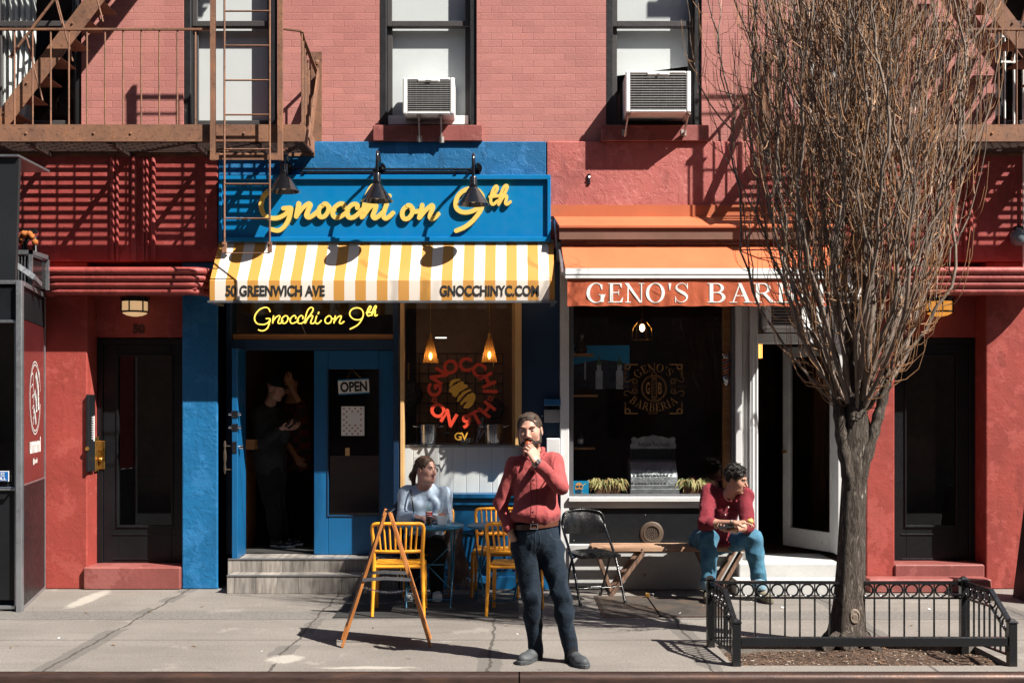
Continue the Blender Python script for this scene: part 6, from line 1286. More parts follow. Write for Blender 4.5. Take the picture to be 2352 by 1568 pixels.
# ================= wooden easel sign =================
P = thing('sandwich_board','orange wood sandwich board seen edge-on in front of the yellow chair','sandwich board',(PX(888,-2.8),-2.77,0)); yn,yf = -2.92,-2.62
A = lambda px,py,y: (PX(px,-2.92)*(12+y)/9.08,y,PZ(py,-2.92))   # the board stands turned a few degrees
for side_,ft,tp in ((0,(786,1485),(886.5,1176)),(1,(989,1484),(894.5,1176))):
    q = MB()
    for y in (yn,yf): q.bar(A(*ft,y),A(*tp,y),.021,.032,(0,1,0))
    an_,af_ = Vector(A(*ft,yn)),Vector(A(*ft,yf)); d = Vector(A(*tp,yn))-an_; d2 = Vector(A(*tp,yf))-af_
    for t_ in (.16,.94): q.bar(an_+d*t_+Vector((0,.016,0)),af_+d2*t_-Vector((0,.016,0)),.018,.036,d.normalized())
    q.build('board_frame', M['easelwood'], P, bevel=.002)
    q = MB(); nx_ = Vector((d.z,0,-d.x)).normalized()*.005; e = Vector((0,.016,0)); lo0,lo1,hi0,hi1 = an_+d*.17+e,af_+d2*.17-e,an_+d*.93+e,af_+d2*.93-e
    q.hexa([lo0-nx_,lo0+nx_,lo1+nx_,lo1-nx_,hi0-nx_,hi0+nx_,hi1+nx_,hi1-nx_]); q.build('chalkboard', M['charcoal'], P)
q = MB()
for y in (yn-.022,yf+.022): 
    l,m_,r_ = Vector(A(834,1330,y)),Vector(A(884,1326,y)),Vector(A(942,1329,y)); q.bar(l,m_+Vector((.01,0,0)),.004,.026); q.bar(m_-Vector((.01,.004,0)),r_-Vector((0,.004,0)),.004,.026)
    for c in (l,m_,r_): q.ball(c+Vector((0,-.005,0)),.008,6)
q.box(PX(884,-2.92),PX(897,-2.92),yn-.014,yf+.014,PZ(1177,-2.92),PZ(1174,-2.92)); q.build('hinge_bar', M['steel'], P)
q = MB(); l,r_ = Vector(A(830,1346,yn)),Vector(A(955,1349,yn))
for i in range(40): 
    t_ = i/39; c = l.lerp(r_,t_)+Vector((0,0,-.04*math.sin(t_*math.pi))); q.tube([c+Vector((.009*math.cos(a_),.004*math.sin(a_)*(i%2),.006*math.sin(a_)*(1-i%2*.6))) for a_ in np.linspace(0,5.2,6)],.0018,4,True)
q.build('chain', M['steel'], P)
# second board just outside the right edge, its corner and shadow show
P = thing('sandwich_board','dark sandwich board by the entrance at the right edge','sandwich board',(PX(2385,-.7),-.75,0))
q = MB()
for ft,tp in ((PX(2349,-.7),PX(2378,-.7)),(PX(2430,-.7),PX(2384,-.7))):
    n_ = .012; q.hexa([(ft-n_,-.95,0),(ft+n_,-.95,0),(ft+n_,-.5,0),(ft-n_,-.5,0),(tp-n_,-.95,.95),(tp+n_,-.95,.95),(tp+n_,-.5,.95),(tp-n_,-.5,.95)])
q.build('panel', M['charcoal'], P)

# ================= black folding chair =================
P = thing('folding_chair','black padded metal folding chair beside the bench','chair',(PX(1365,-1),-1.0,0)); m = M['black']
ang = .32; cxy = Vector((PX(1362,-.72),-.72,0))
def F(x,y,z): return cxy+Vector((x*math.cos(ang)-y*math.sin(ang), x*math.sin(ang)+y*math.cos(ang), z))
# local: front -y
q = MB(); n = 10; vs = []; vs2 = []
for j in range(n+1):
    for i in range(n+1):
        u,v = i/n*2-1,j/n*2-1; uu = u*(1-.10*max(0,v)); rr_ = 1-.5*max(abs(u),abs(v))**8
        vs.append(F(uu*.20,v*.20,.455+.028*(1-abs(u)**4)*(1-abs(v)**4))); vs2.append(F(uu*.20,v*.20,.425))
fs_ = [(j*(n+1)+i,j*(n+1)+i+1,(j+1)*(n+1)+i+1,(j+1)*(n+1)+i) for j in range(n) for i in range(n)]; k = (n+1)**2
rim = list(range(n+1))+[j*(n+1)+n for j in range(1,n+1)]+[n*(n+1)+i for i in range(n-1,-1,-1)]+[j*(n+1) for j in range(n-1,0,-1)]
q.add(vs+vs2,fs_+[tuple(a+k for a in f[::-1]) for f in fs_]+[(rim[i],rim[i]+k,rim[(i+1)%len(rim)]+k,rim[(i+1)%len(rim)]) for i in range(len(rim))]); q.build('seat', M['vinyl'], P, smooth=50)
q = MB(); n = 16; vs = []; vs2 = []
for j in range(5):
    for i in range(n+1):
        u = i/n*2-1; v = j/4; top = .815-.075*abs(u)**5; bot = .615-.004*(1-u*u); z = bot+(top-bot)*v; y = .225+.05*(1-u*u)+.03*v
        vs.append(F(u*.205,y-.016*math.sin(v*math.pi),z)); vs2.append(F(u*.205,y+.02,z))
fs_ = [(j*(n+1)+i,j*(n+1)+i+1,(j+1)*(n+1)+i+1,(j+1)*(n+1)+i) for j in range(4) for i in range(n)]; k = 5*(n+1); rim = list(range(n+1))+[j*(n+1)+n for j in range(1,5)]+[4*(n+1)+i for i in range(n-1,-1,-1)]+[j*(n+1) for j in range(3,0,-1)]
q.add(vs+vs2,fs_+[tuple(a+k for a in f[::-1]) for f in fs_]+[(rim[i],rim[i]+k,rim[(i+1)%len(rim)]+k,rim[(i+1)%len(rim)]) for i in range(len(rim))]); q.build('backrest', M['vinyl'], P, smooth=50)
q = MB(); q.tube(smoothline([F(-.225,-.245,.0),F(-.222,-.02,.40),F(-.218,.22,.66),F(-.214,.25,.75),F(-.17,.272,.815),F(0,.31,.838),F(.17,.272,.815),F(.214,.25,.75),F(.218,.22,.66),F(.222,-.02,.40),F(.225,-.245,0)],5),.0135,8); q.build('back_frame', m, P, smooth=60)
for s in (-1,1):
    q = MB(); q.tube([F(s*.19,.27,.0),F(s*.195,.05,.40),F(s*.195,-.05,.43)],.0115,8); q.build('leg', m, P, smooth=60)
q = MB(); q.tube([F(-.19,.215,.1),F(.19,.215,.1)],.008,6); q.tube([F(-.224,-.17,.15),F(.224,-.17,.15)],.007,6); q.box(0,0,0,0,0,0); q.build('stretcher', m, P, smooth=60)
q = MB()
for s,y in ((-.225,-.245),(.225,-.245),(-.19,.27),(.19,.27)): q.cyl(F(s,y,0),F(s,y,.03),.017,.015,8)
q.build('foot_cap', M['mat'], P, smooth=50)

# ================= wooden bench =================
P = thing('slatted_bench','weathered wooden slat bench on crossed plank legs','bench',(PX(1530,-.2),-.22,0)); by0,by1 = -.42,-.03
x0,x1 = PX(1359,by0),PX(1712,by0); zt = .472
q = MB(); rr = random.Random(2)
for i in range(6):
    ya = by0+(by1-by0)*i/6; yb = ya+(by1-by0)/6-.025; q.box(x0+rr.uniform(-.02,.02),x1+rr.uniform(-.015,.015),ya,yb,zt-(.045 if i == 0 else .028),zt+rr.uniform(-.003,.003))
q.build('seat', M['oldwood'], P, bevel=.004)
V = lambda px,py,y: Vector((PX(px,-.4),y,PZ(py,-.4)))
for tops,bot in (((1478,1372),1404),((1703,1608),1648)):
    for y in (by0+.03,by1-.04):
        q = MB(); q.bar(V(tops[0],1268,y),V(bot-2,1368,y),.04,.085,(0,1,0)); v = q.v
        q.v = [tuple(p) for p in v]; q.build('leg', M['legwood'], P, bevel=.003)
        q = MB(); q.bar(V(tops[1],1268,y+.045),V(bot+4,1366,y+.045),.035,.07,(0,1,0)); q.build('leg', M['legwood'], P, bevel=.003)
q = MB()
for px in (1475,1530,1640,1695,1712): q.cyl((PX(px,by0),by0-.004,zt-.02),(PX(px,by0),by0+.004,zt-.02),.009,None,8)
q.build('bolt', M['steel'], P)
q = MB(); q.cyl(V(1404,1362,by0-.0),V(1404,1362,by1),.012,None,8); q.cyl(V(1648,1362,by0),V(1648,1362,by1),.012,None,8); q.build('cross_rod', M['steel'], P)

# ================= tree guard =================
P = thing('tree_guard','low black iron tree guard with a row of rings and arched sides','fence',(2.55,-3.2,0)); m = M['black']
BL,BR,FL,FR = Vector((1.518,-2.89,0)),Vector((3.452,-2.90,0)),Vector((1.588,-3.56,0)),Vector((3.541,-3.56,0))
for p,h in ((BL,.515),(BR,.51),(FL,.305),(FR,.305)):
    q = MB(); q.box(p.x-.029,p.x+.029,p.y-.029,p.y+.029,-.06,h); q.box(p.x-.035,p.x+.035,p.y-.035,p.y+.035,h,h+.012); q.hexa([(p.x-.03,p.y-.03,h+.012),(p.x+.03,p.y-.03,h+.012),(p.x+.03,p.y+.03,h+.012),(p.x-.03,p.y+.03,h+.012),(p.x-.012,p.y-.012,h+.03),(p.x+.012,p.y-.012,h+.03),(p.x+.012,p.y+.012,h+.03),(p.x-.012,p.y+.012,h+.03)]); q.build('post', m, P, bevel=.003)
def ringm(mb,c,r,ax):
    mb.tube([c+ax*r*math.cos(a)+Vector((0,0,r*math.sin(a))) for a in np.linspace(0,2*math.pi,19)[:-1]],.0075,6,True)
q = MB(); d = (BR-BL); L = d.length; u = d/L; up = Vector((0,0,1))
q.bar(BL+u*.03+up*.494,BR-u*.03+up*.49,.034,.022); q.bar(BL+u*.03+up*.376,BR-u*.03+up*.374,.018,.014); q.bar(BL+u*.03+up*.07,BR-u*.03+up*.07,.02,.014); n = 16
for i in range(1,n+1): q.bar(BL+u*L*i/(n+1)+up*.07,BL+u*L*i/(n+1)+up*.372,.012,.012,(0,1,0)); q.bar(BL+u*L*i/(n+1)+up*.374,BL+u*L*i/(n+1)+up*.49,.009,.009,(0,1,0))
q.build('back_panel', m, P)
q = MB()
for i in range(n+1): ringm(q,BL+u*L*(i+.5)/(n+1)+up*.434,.045,u)
q.build('ring_row', m, P, smooth=60)
for a,b_ in ((BL,FL),(BR,FR)):
    d = b_-a; L = d.length; u = d/L; q = MB()
    zt_ = lambda t_: .494 if t_ < .58 else .494-(t_-.58)/.42*.20
    q.bar(a+u*.02+up*.494,a+u*L*.58+up*.494,.034,.022); q.bar(a+u*L*.58+up*.494,b_-u*.01+up*.296,.034,.022); q.bar(a+up*.376,a+u*L*.58+up*.376,.018,.014); q.bar(a+u*L*.58+up*.376,b_+up*.185,.018,.014); q.bar(a+up*.07,b_+up*.07,.02,.014)
    for i in range(1,9): t_ = i/9; q.bar(a+u*L*t_+up*.07,a+u*L*t_+up*(zt_(t_)-.118),.012,.012,(1,0,0))
    q.build('side_panel', m, P)
    q = MB()
    for i in range(7): t_ = (i+.7)/7.6; ringm(q,a+u*L*t_+up*(zt_(t_)-.062),.040,u)
    q.build('ring_row', m, P, smooth=60)
q = MB(); q.box(FL.x+.03,FR.x-.03,FL.y-.02,FL.y+.02,.140,.205); q.build('front_bar', m, P, bevel=.004)
# ================= bare street tree =================
P = thing('street_tree','bare upright street tree with dense bundled branches inside the iron guard','tree',(2.63,-2.85,0))
rt = random.Random(21); TX,TY = PX(1962,-2.81),-2.85
q = MB()
def tpt(px,py,dy=0): return Vector((PX(px,TY+dy),TY+dy,PZ(py,TY+dy)))
tr = [(1948,1496,.165),(1948,1475,.140),(1948,1440,.128),(1950,1390,.118),(1955,1300,.106),(1958,1200,.098),(1962,1100,.096),(1964,1050,.104),(1966,1000,.118),(1964,955,.09),(1958,900,.06),(1950,830,.05)]
pts = [tpt(a,b_) for a,b_,_ in tr]; n = 24; vs = []; 
for k,(p,(_,_,r)) in enumerate(zip(pts,tr)):
    fl = max(0,1-k/3)
    for i in range(n):
        a = 2*math.pi*i/n; rr_ = r*(1+.09*mnoise.noise((math.cos(a)*2,math.sin(a)*2,p.z*1.6))+.05*math.sin(a*5+p.z*2)+fl*.38*max(0,math.sin(a*2.5+.6))**2)
        if 7 <= k <= 8: rr_ *= 1+.12*math.cos(2*a)
        vs.append(p+Vector((rr_*math.cos(a),rr_*math.sin(a)*.95,0)))
fs_ = [(k*n+i,k*n+(i+1)%n,(k+1)*n+(i+1)%n,(k+1)*n+i) for k in range(len(pts)-1) for i in range(n)]; q.add(vs,fs_)
for aa,L in ((-.9,.30),(.5,.22),(2.4,.25),(3.7,.28),(-2.0,.2)): q.tube(smoothline([Vector((TX-.05,TY,.13)),Vector((TX-.05+.15*math.cos(aa),TY+.14*math.sin(aa),.06)),Vector((TX-.05+L*math.cos(aa),TY+L*.8*math.sin(aa),-.03))],4),[.075,.07,.066,.06,.055,.05,.045,.035,.02],8)
# the low forks
forks = [((1960,1150),(1946,1075),(1934,1010),(1926,940),(1920,880),(1908,830),.056),((1962,1150),(1982,1075),(2004,1000),(2020,945),(2034,890),(2044,845),.054),((1962,1060),(1956,940),(1950,860),(1944,790),(1942,720),.056),((1966,1060),(1978,930),(1984,870),(1996,800),(2002,740),.045)]
for f in forks:
    L = [tpt(*p,dy=(-.05 if i else -.02)) for i,p in enumerate(f[:-1])]; sp = smoothline(L,5); q.tube(sp,[f[-1]*(1-.4*i/len(sp))*(1+.12*math.sin(i*1.9)) for i in range(len(sp))],12)
q.build('trunk', M['bark'], P, smooth=80)
kn = tpt(1963,1415,-.105); kq = MB(); kq.lathe([(0,.012),(.018,.016),(.03,.010),(.036,.016),(.044,.012),(.05,-.01)],kn,18,Matrix.Rotation(math.radians(90),3,'X')@Matrix.Diagonal((.9,1.25,1))); kq.build('knot', paint('pale_knot',(.24,.185,.145),.9,var=.35,vs=22,bump=.6,bs=50,bd=.01), P, smooth=70)
ZF = 1.62
def env(z): return 1.10*(1-math.exp(-max(0,z-1.72)/.95))*(1.0 if z < 5.2 else 1+.12*(z-5.2))
ZTOP = 9.4
limbs = []
lm = MB(); sb = MB(); tw = MB()
def lean(z): return max(0,z-5.4)*.16  # unseen crown top, leaned to steer where its shadow falls on the front
def grow(mb,pts,r0,r1,n): mb.tube(pts,[r0+(r1-r0)*(i/(len(pts)-1))**.8 for i in range(len(pts))],n)
NL = 44
for i in range(NL):
    th = 2.39996*i+rt.uniform(-.25,.25); fr = ((i+.6)/NL)**.74*rt.uniform(.80,1.04)*(1+.10*math.sin(th*3+1)); z0 = rt.uniform(1.35,1.95)+.25*fr
    top = 5.1+(rt.random()**3.2)*4.2-.3*fr; pts = []; ph = [rt.uniform(0,6.28) for _ in range(4)]; nn = int((top-z0)/.16)
    for k in range(nn+1):
        z = z0+(top-z0)*k/nn; rr_ = env(z)*fr; am = .062*min(1,(z-z0)/.8)
        j = am*rt.uniform(-.4,.4)
        pts.append(Vector((TX+rr_*math.cos(th)+am*math.sin(z*2.1+ph[0])+.4*am*math.sin(z*6.3+ph[1])+lean(z)+j, TY+rr_*math.sin(th)*.95+am*math.sin(z*1.9+ph[2])+.4*am*math.sin(z*5.7+ph[3]), z)))
    r0 = rt.uniform(.026,.042) if (fr < .42 and i%2 == 0) else rt.uniform(.011,.019); grow(lm,pts,r0,.006,7); limbs.append((pts,r0,th,fr))
for pts,r0,th,fr in limbs:
    L = len(pts)
    for k in range(2,L-1):
        hid = pts[k].z > 4.8  # unseen branches above the view, thinned to let sun through to the tables
        for rep in range(1 if hid else (rt.choice((0,0,1)) if pts[k].z < 2.5 else rt.choice((1,1,1,2)) if fr < .62 else rt.choice((0,1,1)))):
            if hid and rt.random() < .82: continue
            p = pts[k].lerp(pts[k+1],rt.random()); a = th+rt.uniform(-1.6,1.6) if fr > .3 else rt.uniform(0,6.28); ln = rt.uniform(.45,1.35); out = rt.uniform(.10,.34)
            d0 = Vector((math.cos(a),math.sin(a),0)); m_ = 8; sp = []; w1,w2 = rt.uniform(0,6.28),rt.uniform(0,6.28)
            for s in range(m_+1):
                t_ = s/m_; wob = .030*ln*t_
                sp.append(p+d0*(out*ln*(1-(1-t_)**2.2))+Vector((wob*math.sin(t_*7+w1)+rt.uniform(-.012,.012),wob*math.sin(t_*6+w2)+rt.uniform(-.012,.012),ln*(.12*t_+.88*t_**1.25))))
            r1 = rt.uniform(.0045,.0088); grow(sb,sp,r1,.0024,5)
            nt_ = rt.choice((0,1)) if hid else rt.choice((3,4,5,6))
            for _ in range(nt_):
                ks = rt.randint(1,m_-1); p2 = sp[ks]; a2 = a+rt.uniform(-1.9,1.9); l2 = rt.uniform(.14,.55); o2 = rt.uniform(.15,.6); d2 = Vector((math.cos(a2),math.sin(a2),0)); tp = []
                for s in range(5):
                    t_ = s/4; tp.append(p2+d2*(o2*l2*(1-(1-t_)**2))+Vector((rt.uniform(-.01,.01)*t_,rt.uniform(-.01,.01)*t_,l2*(.2*t_+.8*t_*t_))))
                grow(tw,tp,rt.uniform(.0026,.0042),.0013,3)
# short epicormic shoots near the fork and curling low shoots at the crown edge
for i in range(170):
    z = rt.uniform(1.75,2.9); a = rt.uniform(0,6.28); rr_ = env(z)*rt.uniform(.5,1.02); p = Vector((TX+rr_*math.cos(a),TY+rr_*math.sin(a)*.95,z)); l2 = rt.uniform(.2,.6); d2 = Vector((math.cos(a+rt.uniform(-.8,.8)),math.sin(a),0))
    tp = [p+d2*(.45*l2*(1-(1-t_)**2))+Vector((rt.uniform(-.012,.012),0,l2*(-.1*t_+1.0*t_*t_))) for t_ in (0,.25,.5,.75,1)]; grow(tw,tp,.0045,.0018,4)
crown = lm.build('limb', M['branch'], P, smooth=80); sb.build('branch', M['branch'], P, smooth=80); tw.build('twig', M['twig'], P, smooth=80)
# ================= people: implicit surfaces meshed with surface nets =================
from mathutils.bvhtree import BVHTree
class SDF:
    def __init__(s, h=.005): s.h = h; s.p = []
    def cap(s, a, b, r0, r1=None, k=.02, op='+', sq=None): s.p.append(('c', Vector(a), Vector(b), r0, r0 if r1 is None else r1, k, op, sq)); return s
    def ell(s, c, r, Rm=None, k=.02, op='+'): s.p.append(('e', Vector(c), tuple(r), Rm, None, k, op, None)); return s
    def cut(s, c, n, k=.004): s.p.append(('p', Vector(c), Vector(n).normalized(), None, None, k, 'cut', None)); return s   # removes the side n points to
    def bounds(s, p):
        if p[0] == 'c': a,b,r = p[1],p[2],max(p[3],p[4]); lo = [min(a[i],b[i])-r for i in range(3)]; hi = [max(a[i],b[i])+r for i in range(3)]
        else: r = max(p[2]); lo = [p[1][i]-r for i in range(3)]; hi = [p[1][i]+r for i in range(3)]
        return np.array(lo), np.array(hi)
    def field(s, p, X, Y, Z):
        if p[0] == 'c':
            a,b = p[1],p[2]; d = b-a; L2 = max(d.length_squared,1e-12); px,py,pz = X-a.x,Y-a.y,Z-a.z
            t = np.clip((px*d.x+py*d.y+pz*d.z)/L2,0,1); qx,qy,qz = px-d.x*t,py-d.y*t,pz-d.z*t
            if p[7] is not None:
                nv,f = p[7]; nn = qx*nv.x+qy*nv.y+qz*nv.z; e = (1/f-1)*nn; qx,qy,qz = qx+nv.x*e,qy+nv.y*e,qz+nv.z*e
            return np.sqrt(qx*qx+qy*qy+qz*qz)-(p[3]+(p[4]-p[3])*t)
        px,py,pz = X-p[1].x,Y-p[1].y,Z-p[1].z
        if p[3] is not None:
            Mi = p[3]; px,py,pz = (px*Mi[0][0]+py*Mi[1][0]+pz*Mi[2][0], px*Mi[0][1]+py*Mi[1][1]+pz*Mi[2][1], px*Mi[0][2]+py*Mi[1][2]+pz*Mi[2][2])
        rx,ry,rz = p[2]; k0 = np.sqrt((px/rx)**2+(py/ry)**2+(pz/rz)**2); k1 = np.sqrt((px/rx**2)**2+(py/ry**2)**2+(pz/rz**2)**2)
        return k0*(k0-1)/np.maximum(k1,1e-6)
    def mesh(s):
        h = s.h; bs = [s.bounds(p) for p in s.p if p[6] == '+']; lo = np.min([b[0] for b in bs],0)-3*h; hi = np.max([b[1] for b in bs],0)+3*h
        N = np.ceil((hi-lo)/h).astype(int)+1; G = np.full(N,.06,np.float32); ax = [(lo[i]+h*np.arange(N[i])).astype(np.float32) for i in range(3)]
        for p in s.p:
            if p[6] == 'cut':
                d = -((ax[0]-p[1].x)[:,None,None]*p[2].x+(ax[1]-p[1].y)[None,:,None]*p[2].y+(ax[2]-p[1].z)[None,None,:]*p[2].z); G = np.maximum(G,-d); continue
            b0,b1 = s.bounds(p); mg = p[5]+.03; i0 = np.clip(np.floor((b0-mg-lo)/h).astype(int),0,N-1); i1 = np.clip(np.ceil((b1+mg-lo)/h).astype(int)+1,1,N)
            if np.any(i1 <= i0): continue
            sl = tuple(slice(i0[i],i1[i]) for i in range(3)); X,Y,Z = ax[0][sl[0]][:,None,None],ax[1][sl[1]][None,:,None],ax[2][sl[2]][None,None,:]
            F = s.field(p,X,Y,Z).astype(np.float32); A = G[sl]; k = p[5]
            if p[6] == '+': hh = np.maximum(k-np.abs(A-F),0)/k; G[sl] = np.minimum(A,F)-hh*hh*k*.25
            else: F = -F; hh = np.maximum(k-np.abs(A-F),0)/k; G[sl] = np.maximum(A,F)+hh*hh*k*.25
        return surface_nets(G,lo,h)
def surface_nets(G,lo,h):
    S = G < 0; N = G.shape; cs = [S[a:N[0]-1+a,b:N[1]-1+b,c:N[2]-1+c] for a in (0,1) for b in (0,1) for c in (0,1)]
    cnt = sum(c.astype(np.int8) for c in cs); act = (cnt > 0)&(cnt < 8); idx = np.argwhere(act); n = len(idx)
    ids = np.full(act.shape,-1,np.int32); ids[tuple(idx.T)] = np.arange(n); acc = np.zeros((n,3)); c2 = np.zeros(n)
    corners = [(a,b,c) for a in (0,1) for b in (0,1) for c in (0,1)]
    for i in range(8):
        for j in range(i+1,8):
            if sum(abs(corners[i][k]-corners[j][k]) for k in range(3)) != 1: continue
            a = G[tuple((idx+corners[i]).T)]; b = G[tuple((idx+corners[j]).T)]; m = (a < 0) != (b < 0); t = np.where(m,a/np.where(m,a-b,1),0)
            acc += np.where(m[:,None],np.array(corners[i])+t[:,None]*(np.array(corners[j])-np.array(corners[i])),0); c2 += m
    V = lo+h*(idx+acc/np.maximum(c2,1)[:,None]); F = []
    for axn in range(3):
        o = [k for k in range(3) if k != axn]; sl0 = [slice(1,-1)]*3; sl0[axn] = slice(0,-1); sl1 = [slice(1,-1)]*3; sl1[axn] = slice(1,None)
        A,Bq = S[tuple(sl0)],S[tuple(sl1)]; e = np.argwhere(A != Bq)
        if not len(e): continue
        off = np.array([1,1,1]); off[axn] = 0; e2 = e+off; inside = A[tuple(e.T)]
        def cell(d0,d1):
            c = e2.copy(); c[:,o[0]] += d0; c[:,o[1]] += d1; return ids[tuple(c.T)]
        q = np.stack([cell(-1,-1),cell(0,-1),cell(0,0),cell(-1,0)],1); fl = inside if axn != 1 else ~inside; q[~fl] = q[~fl][:,::-1]; F.append(q)
    F = np.concatenate(F); F = F[(F >= 0).all(1)]; return V,F
def nz(P, seed, f):
    r = np.random.RandomState(seed); out = np.zeros(len(P))
    Q = P+.25/f*np.sin(P[:,[1,2,0]]*f*.9+seed)
    for i in range(7): d = r.normal(size=3); d /= np.linalg.norm(d); out += np.sin(Q@d*f*r.uniform(.6,1.7)+r.uniform(0,6.28))
    return out/3.2
def put_sdf(s, name, mats, parent, fold=0.0, ff=26.0, seed=1, pick=None, fine=0.0, sm=1, zmin=None, keep=None):
    V,F = s.mesh(); me = bpy.data.meshes.new(name); me.from_pydata(V.tolist(),[],F.tolist()); me.update()
    nrm = np.zeros(len(V)*3); me.vertices.foreach_get('normal',nrm); nrm = nrm.reshape(-1,3)
    if fold or fine:
        # soft folds: ridged noise, stronger where limbs bend
        P0 = V*np.array([1,1,.75]); d = (1-np.abs(nz(P0,seed,ff)))*2-1.0; V2 = V+nrm*(fold*d)[:,None]+nrm*(fine*nz(V,seed+9,ff*4))[:,None]
        if zmin is not None: V2[:,2] = np.maximum(V2[:,2], zmin)
        me.vertices.foreach_set('co',V2.ravel())
    if not isinstance(mats,(list,tuple)): mats = [mats]
    for m in mats: me.materials.append(m)
    if pick is not None:
        C = V[F].mean(1); me.polygons.foreach_set('material_index',pick(C).astype(np.int32))
    me.polygons.foreach_set('use_smooth',[True]*len(me.polygons)); me.update()
    o = bpy.data.objects.new(name,me); COL.objects.link(o); attach(o,parent)
    if keep is not None: co = np.zeros(len(V)*3); me.vertices.foreach_get('co',co); keep.append(BVHTree.FromPolygons(co.reshape(-1,3).tolist(),F.tolist())); nn = np.zeros(len(V)*3); me.update(); me.vertices.foreach_get('normal',nn); keep.append((co.reshape(-1,3),nn.reshape(-1,3)))
    return o
def drape(bvh, mb, pts, wdt, lift=.002, n=8, d=(0,1,0)):
    """a narrow strip (placket, seam) lying on a garment, seen from the street side"""
    d = Vector(d); L = smoothline(pts,n); vs = []
    for i,p in enumerate(L):
        t_ = (L[min(i+1,len(L)-1)]-L[max(i-1,0)]).normalized(); s_ = t_.cross(d).normalized()*wdt/2
        for q in (p-s_,p+s_):
            h = bvh.ray_cast(q-d*.8,d)
            c = h[0] if h[0] is not None else q; vs.append(c-d*lift)
    return mb.add(vs,[(i*2,i*2+1,i*2+3,i*2+2) for i in range(len(L)-1)])
def strands(kp, name, mat, parent, n, ln, rad, flow, lift=.5, seed=1, ok=None, jit=.35):
    """short tapered locks rooted on a hair surface, lying along flow(p)"""
    co,nn = kp[1]; r = random.Random(seed); q = MB()
    for _ in range(n):
        i = r.randrange(len(co)); p = Vector(co[i]); nv = Vector(nn[i])
        if ok and not ok(p): continue
        d = flow(p); d = (d-nv*d.dot(nv)*.8+nv*lift+Vector((r.uniform(-1,1),r.uniform(-1,1),r.uniform(-1,1)))*jit).normalized(); L_ = ln*r.uniform(.6,1.25); m_ = (d-nv*.35).normalized()
        q.tube([p-nv*.002,p+d*L_*.5,p+d*L_*.5+m_*L_*.5],[rad,rad*.85,rad*.25],4)
    return q.build(name,mat,parent,smooth=80)
def onto(bvh,p,d=(0,1,0)):
    h = bvh.ray_cast(Vector(p)-Vector(d)*.8,Vector(d)); return h[0] if h[0] is not None else Vector(p)
def skin(name,col):
    t = NT(name); c = t.mix(t.rng(t.noise(38,4),.3,.7),sc3(col,.86),sc3(col,1.1)); c = t.mix(t.rng(t.noise(14,3),.5,.75,0,.45),c,(col[0]*1.02,col[1]*.74,col[2]*.68))
    return t.pbr(c,.48,0,t.bump(t.noise(420,3),.12,.002),**{'Subsurface Weight':.0,'Specular IOR Level':.35})
def hairmat(name,c1,c2):
    t = NT(name); n = t.noise(190,4,.7,t.mapping((1,1,.35))); c = t.mix(t.rng(n,.35,.65),c1,c2); return t.pbr(c,.5,0,t.bump(n,.8,.006),**{'Specular IOR Level':.35})
def frame(fwd,roll=0.0,pitch=0.0):
    f = Vector(fwd).normalized(); r = f.cross(Vector((0,0,1))).normalized(); u = r.cross(f)                    # r: to the right hand of the person... columns: right, forward, up
    if roll: Q = Matrix.Rotation(roll,3,f); r,u = Q@r,Q@u
    return Matrix((r,f,u)).transposed()
def head(S, c, Fm, sc=1.0, fem=False, nose=1.0, jaw=1.0):
    L = lambda x,y,z: Vector(c)+Fm@(Vector((x,y,z))*sc); E = lambda p,r,k=.02,op='+': S.ell(L(*p),[v*sc for v in r],Fm,k*sc,op); C = lambda a,b,r0,r1,k=.015,op='+': S.cap(L(*a),L(*b),r0*sc,r1*sc,k*sc,op)
    E((0,-.012,.034),(.076,.098,.088)); E((0,.028,-.022),(.063,.066,.085),.03); E((0,.034,-.078),(.050*jaw,.052,.040),.03); E((0,.076,-.103),(.020*jaw,.018,.017),.02)
    for s in (-1,1): E((s*.040,.060,-.020),(.024,.024,.028),.03); E((s*.046*jaw,.022,-.075),(.018,.03,.03),.03)
    C((-.034,.084,.030),(.034,.084,.030),.010,.010,.014)
    for s in (-1,1): E((s*.031,.106,.010),(.019,.018,.013),.010,'-')
    C((0,.090,.016),(0,.113*nose,-.026),.0085,.0115,.010); 
    for s in (-1,1): E((s*.012,.100,-.033),(.0085,.011,.008),.008)
    C((-.019,.086,-.058),(.019,.086,-.058),.0068,.0068,.006); C((-.016,.087,-.070),(.016,.087,-.070),.0075,.0075,.006); C((-.021,.097,-.0642),(.021,.097,-.0642),.0022,.0022,.004,'-')
    for s in (-1,1): E((s*.079,-.006,-.006),(.009,.021,.031),.008); E((s*.084,-.002,-.004),(.006,.010,.016),.005,'-')
    return L
def eyes(c, Fm, sc, parent, iris=(.05,.03,.02), brow=None, browt=.006, squint=.6):
    L = lambda x,y,z: Vector(c)+Fm@(Vector((x,y,z))*sc)
    for s in (-1,1):
        q = MB(); q.ball(L(s*.031,.081,.009),.0125*sc,12,(1,1,squint)); q.mat(1); q.ball(L(s*.031,.0905,.009),.0052*sc,10,(1,1,1)); q.build('eye',[paint('eye_white',(.33,.29,.27),.2,bump=0),paint('iris',iris,.15,bump=0)],parent,smooth=70)
        if brow: q = MB(); q.tube(smoothline([L(s*.013,.097,.026),L(s*.030,.096,.034),L(s*.050,.080,.029)],4),[browt*sc*.8]*4+[browt*sc]*4+[browt*sc*.4],6); q.build('eyebrow',brow,parent,smooth=70)
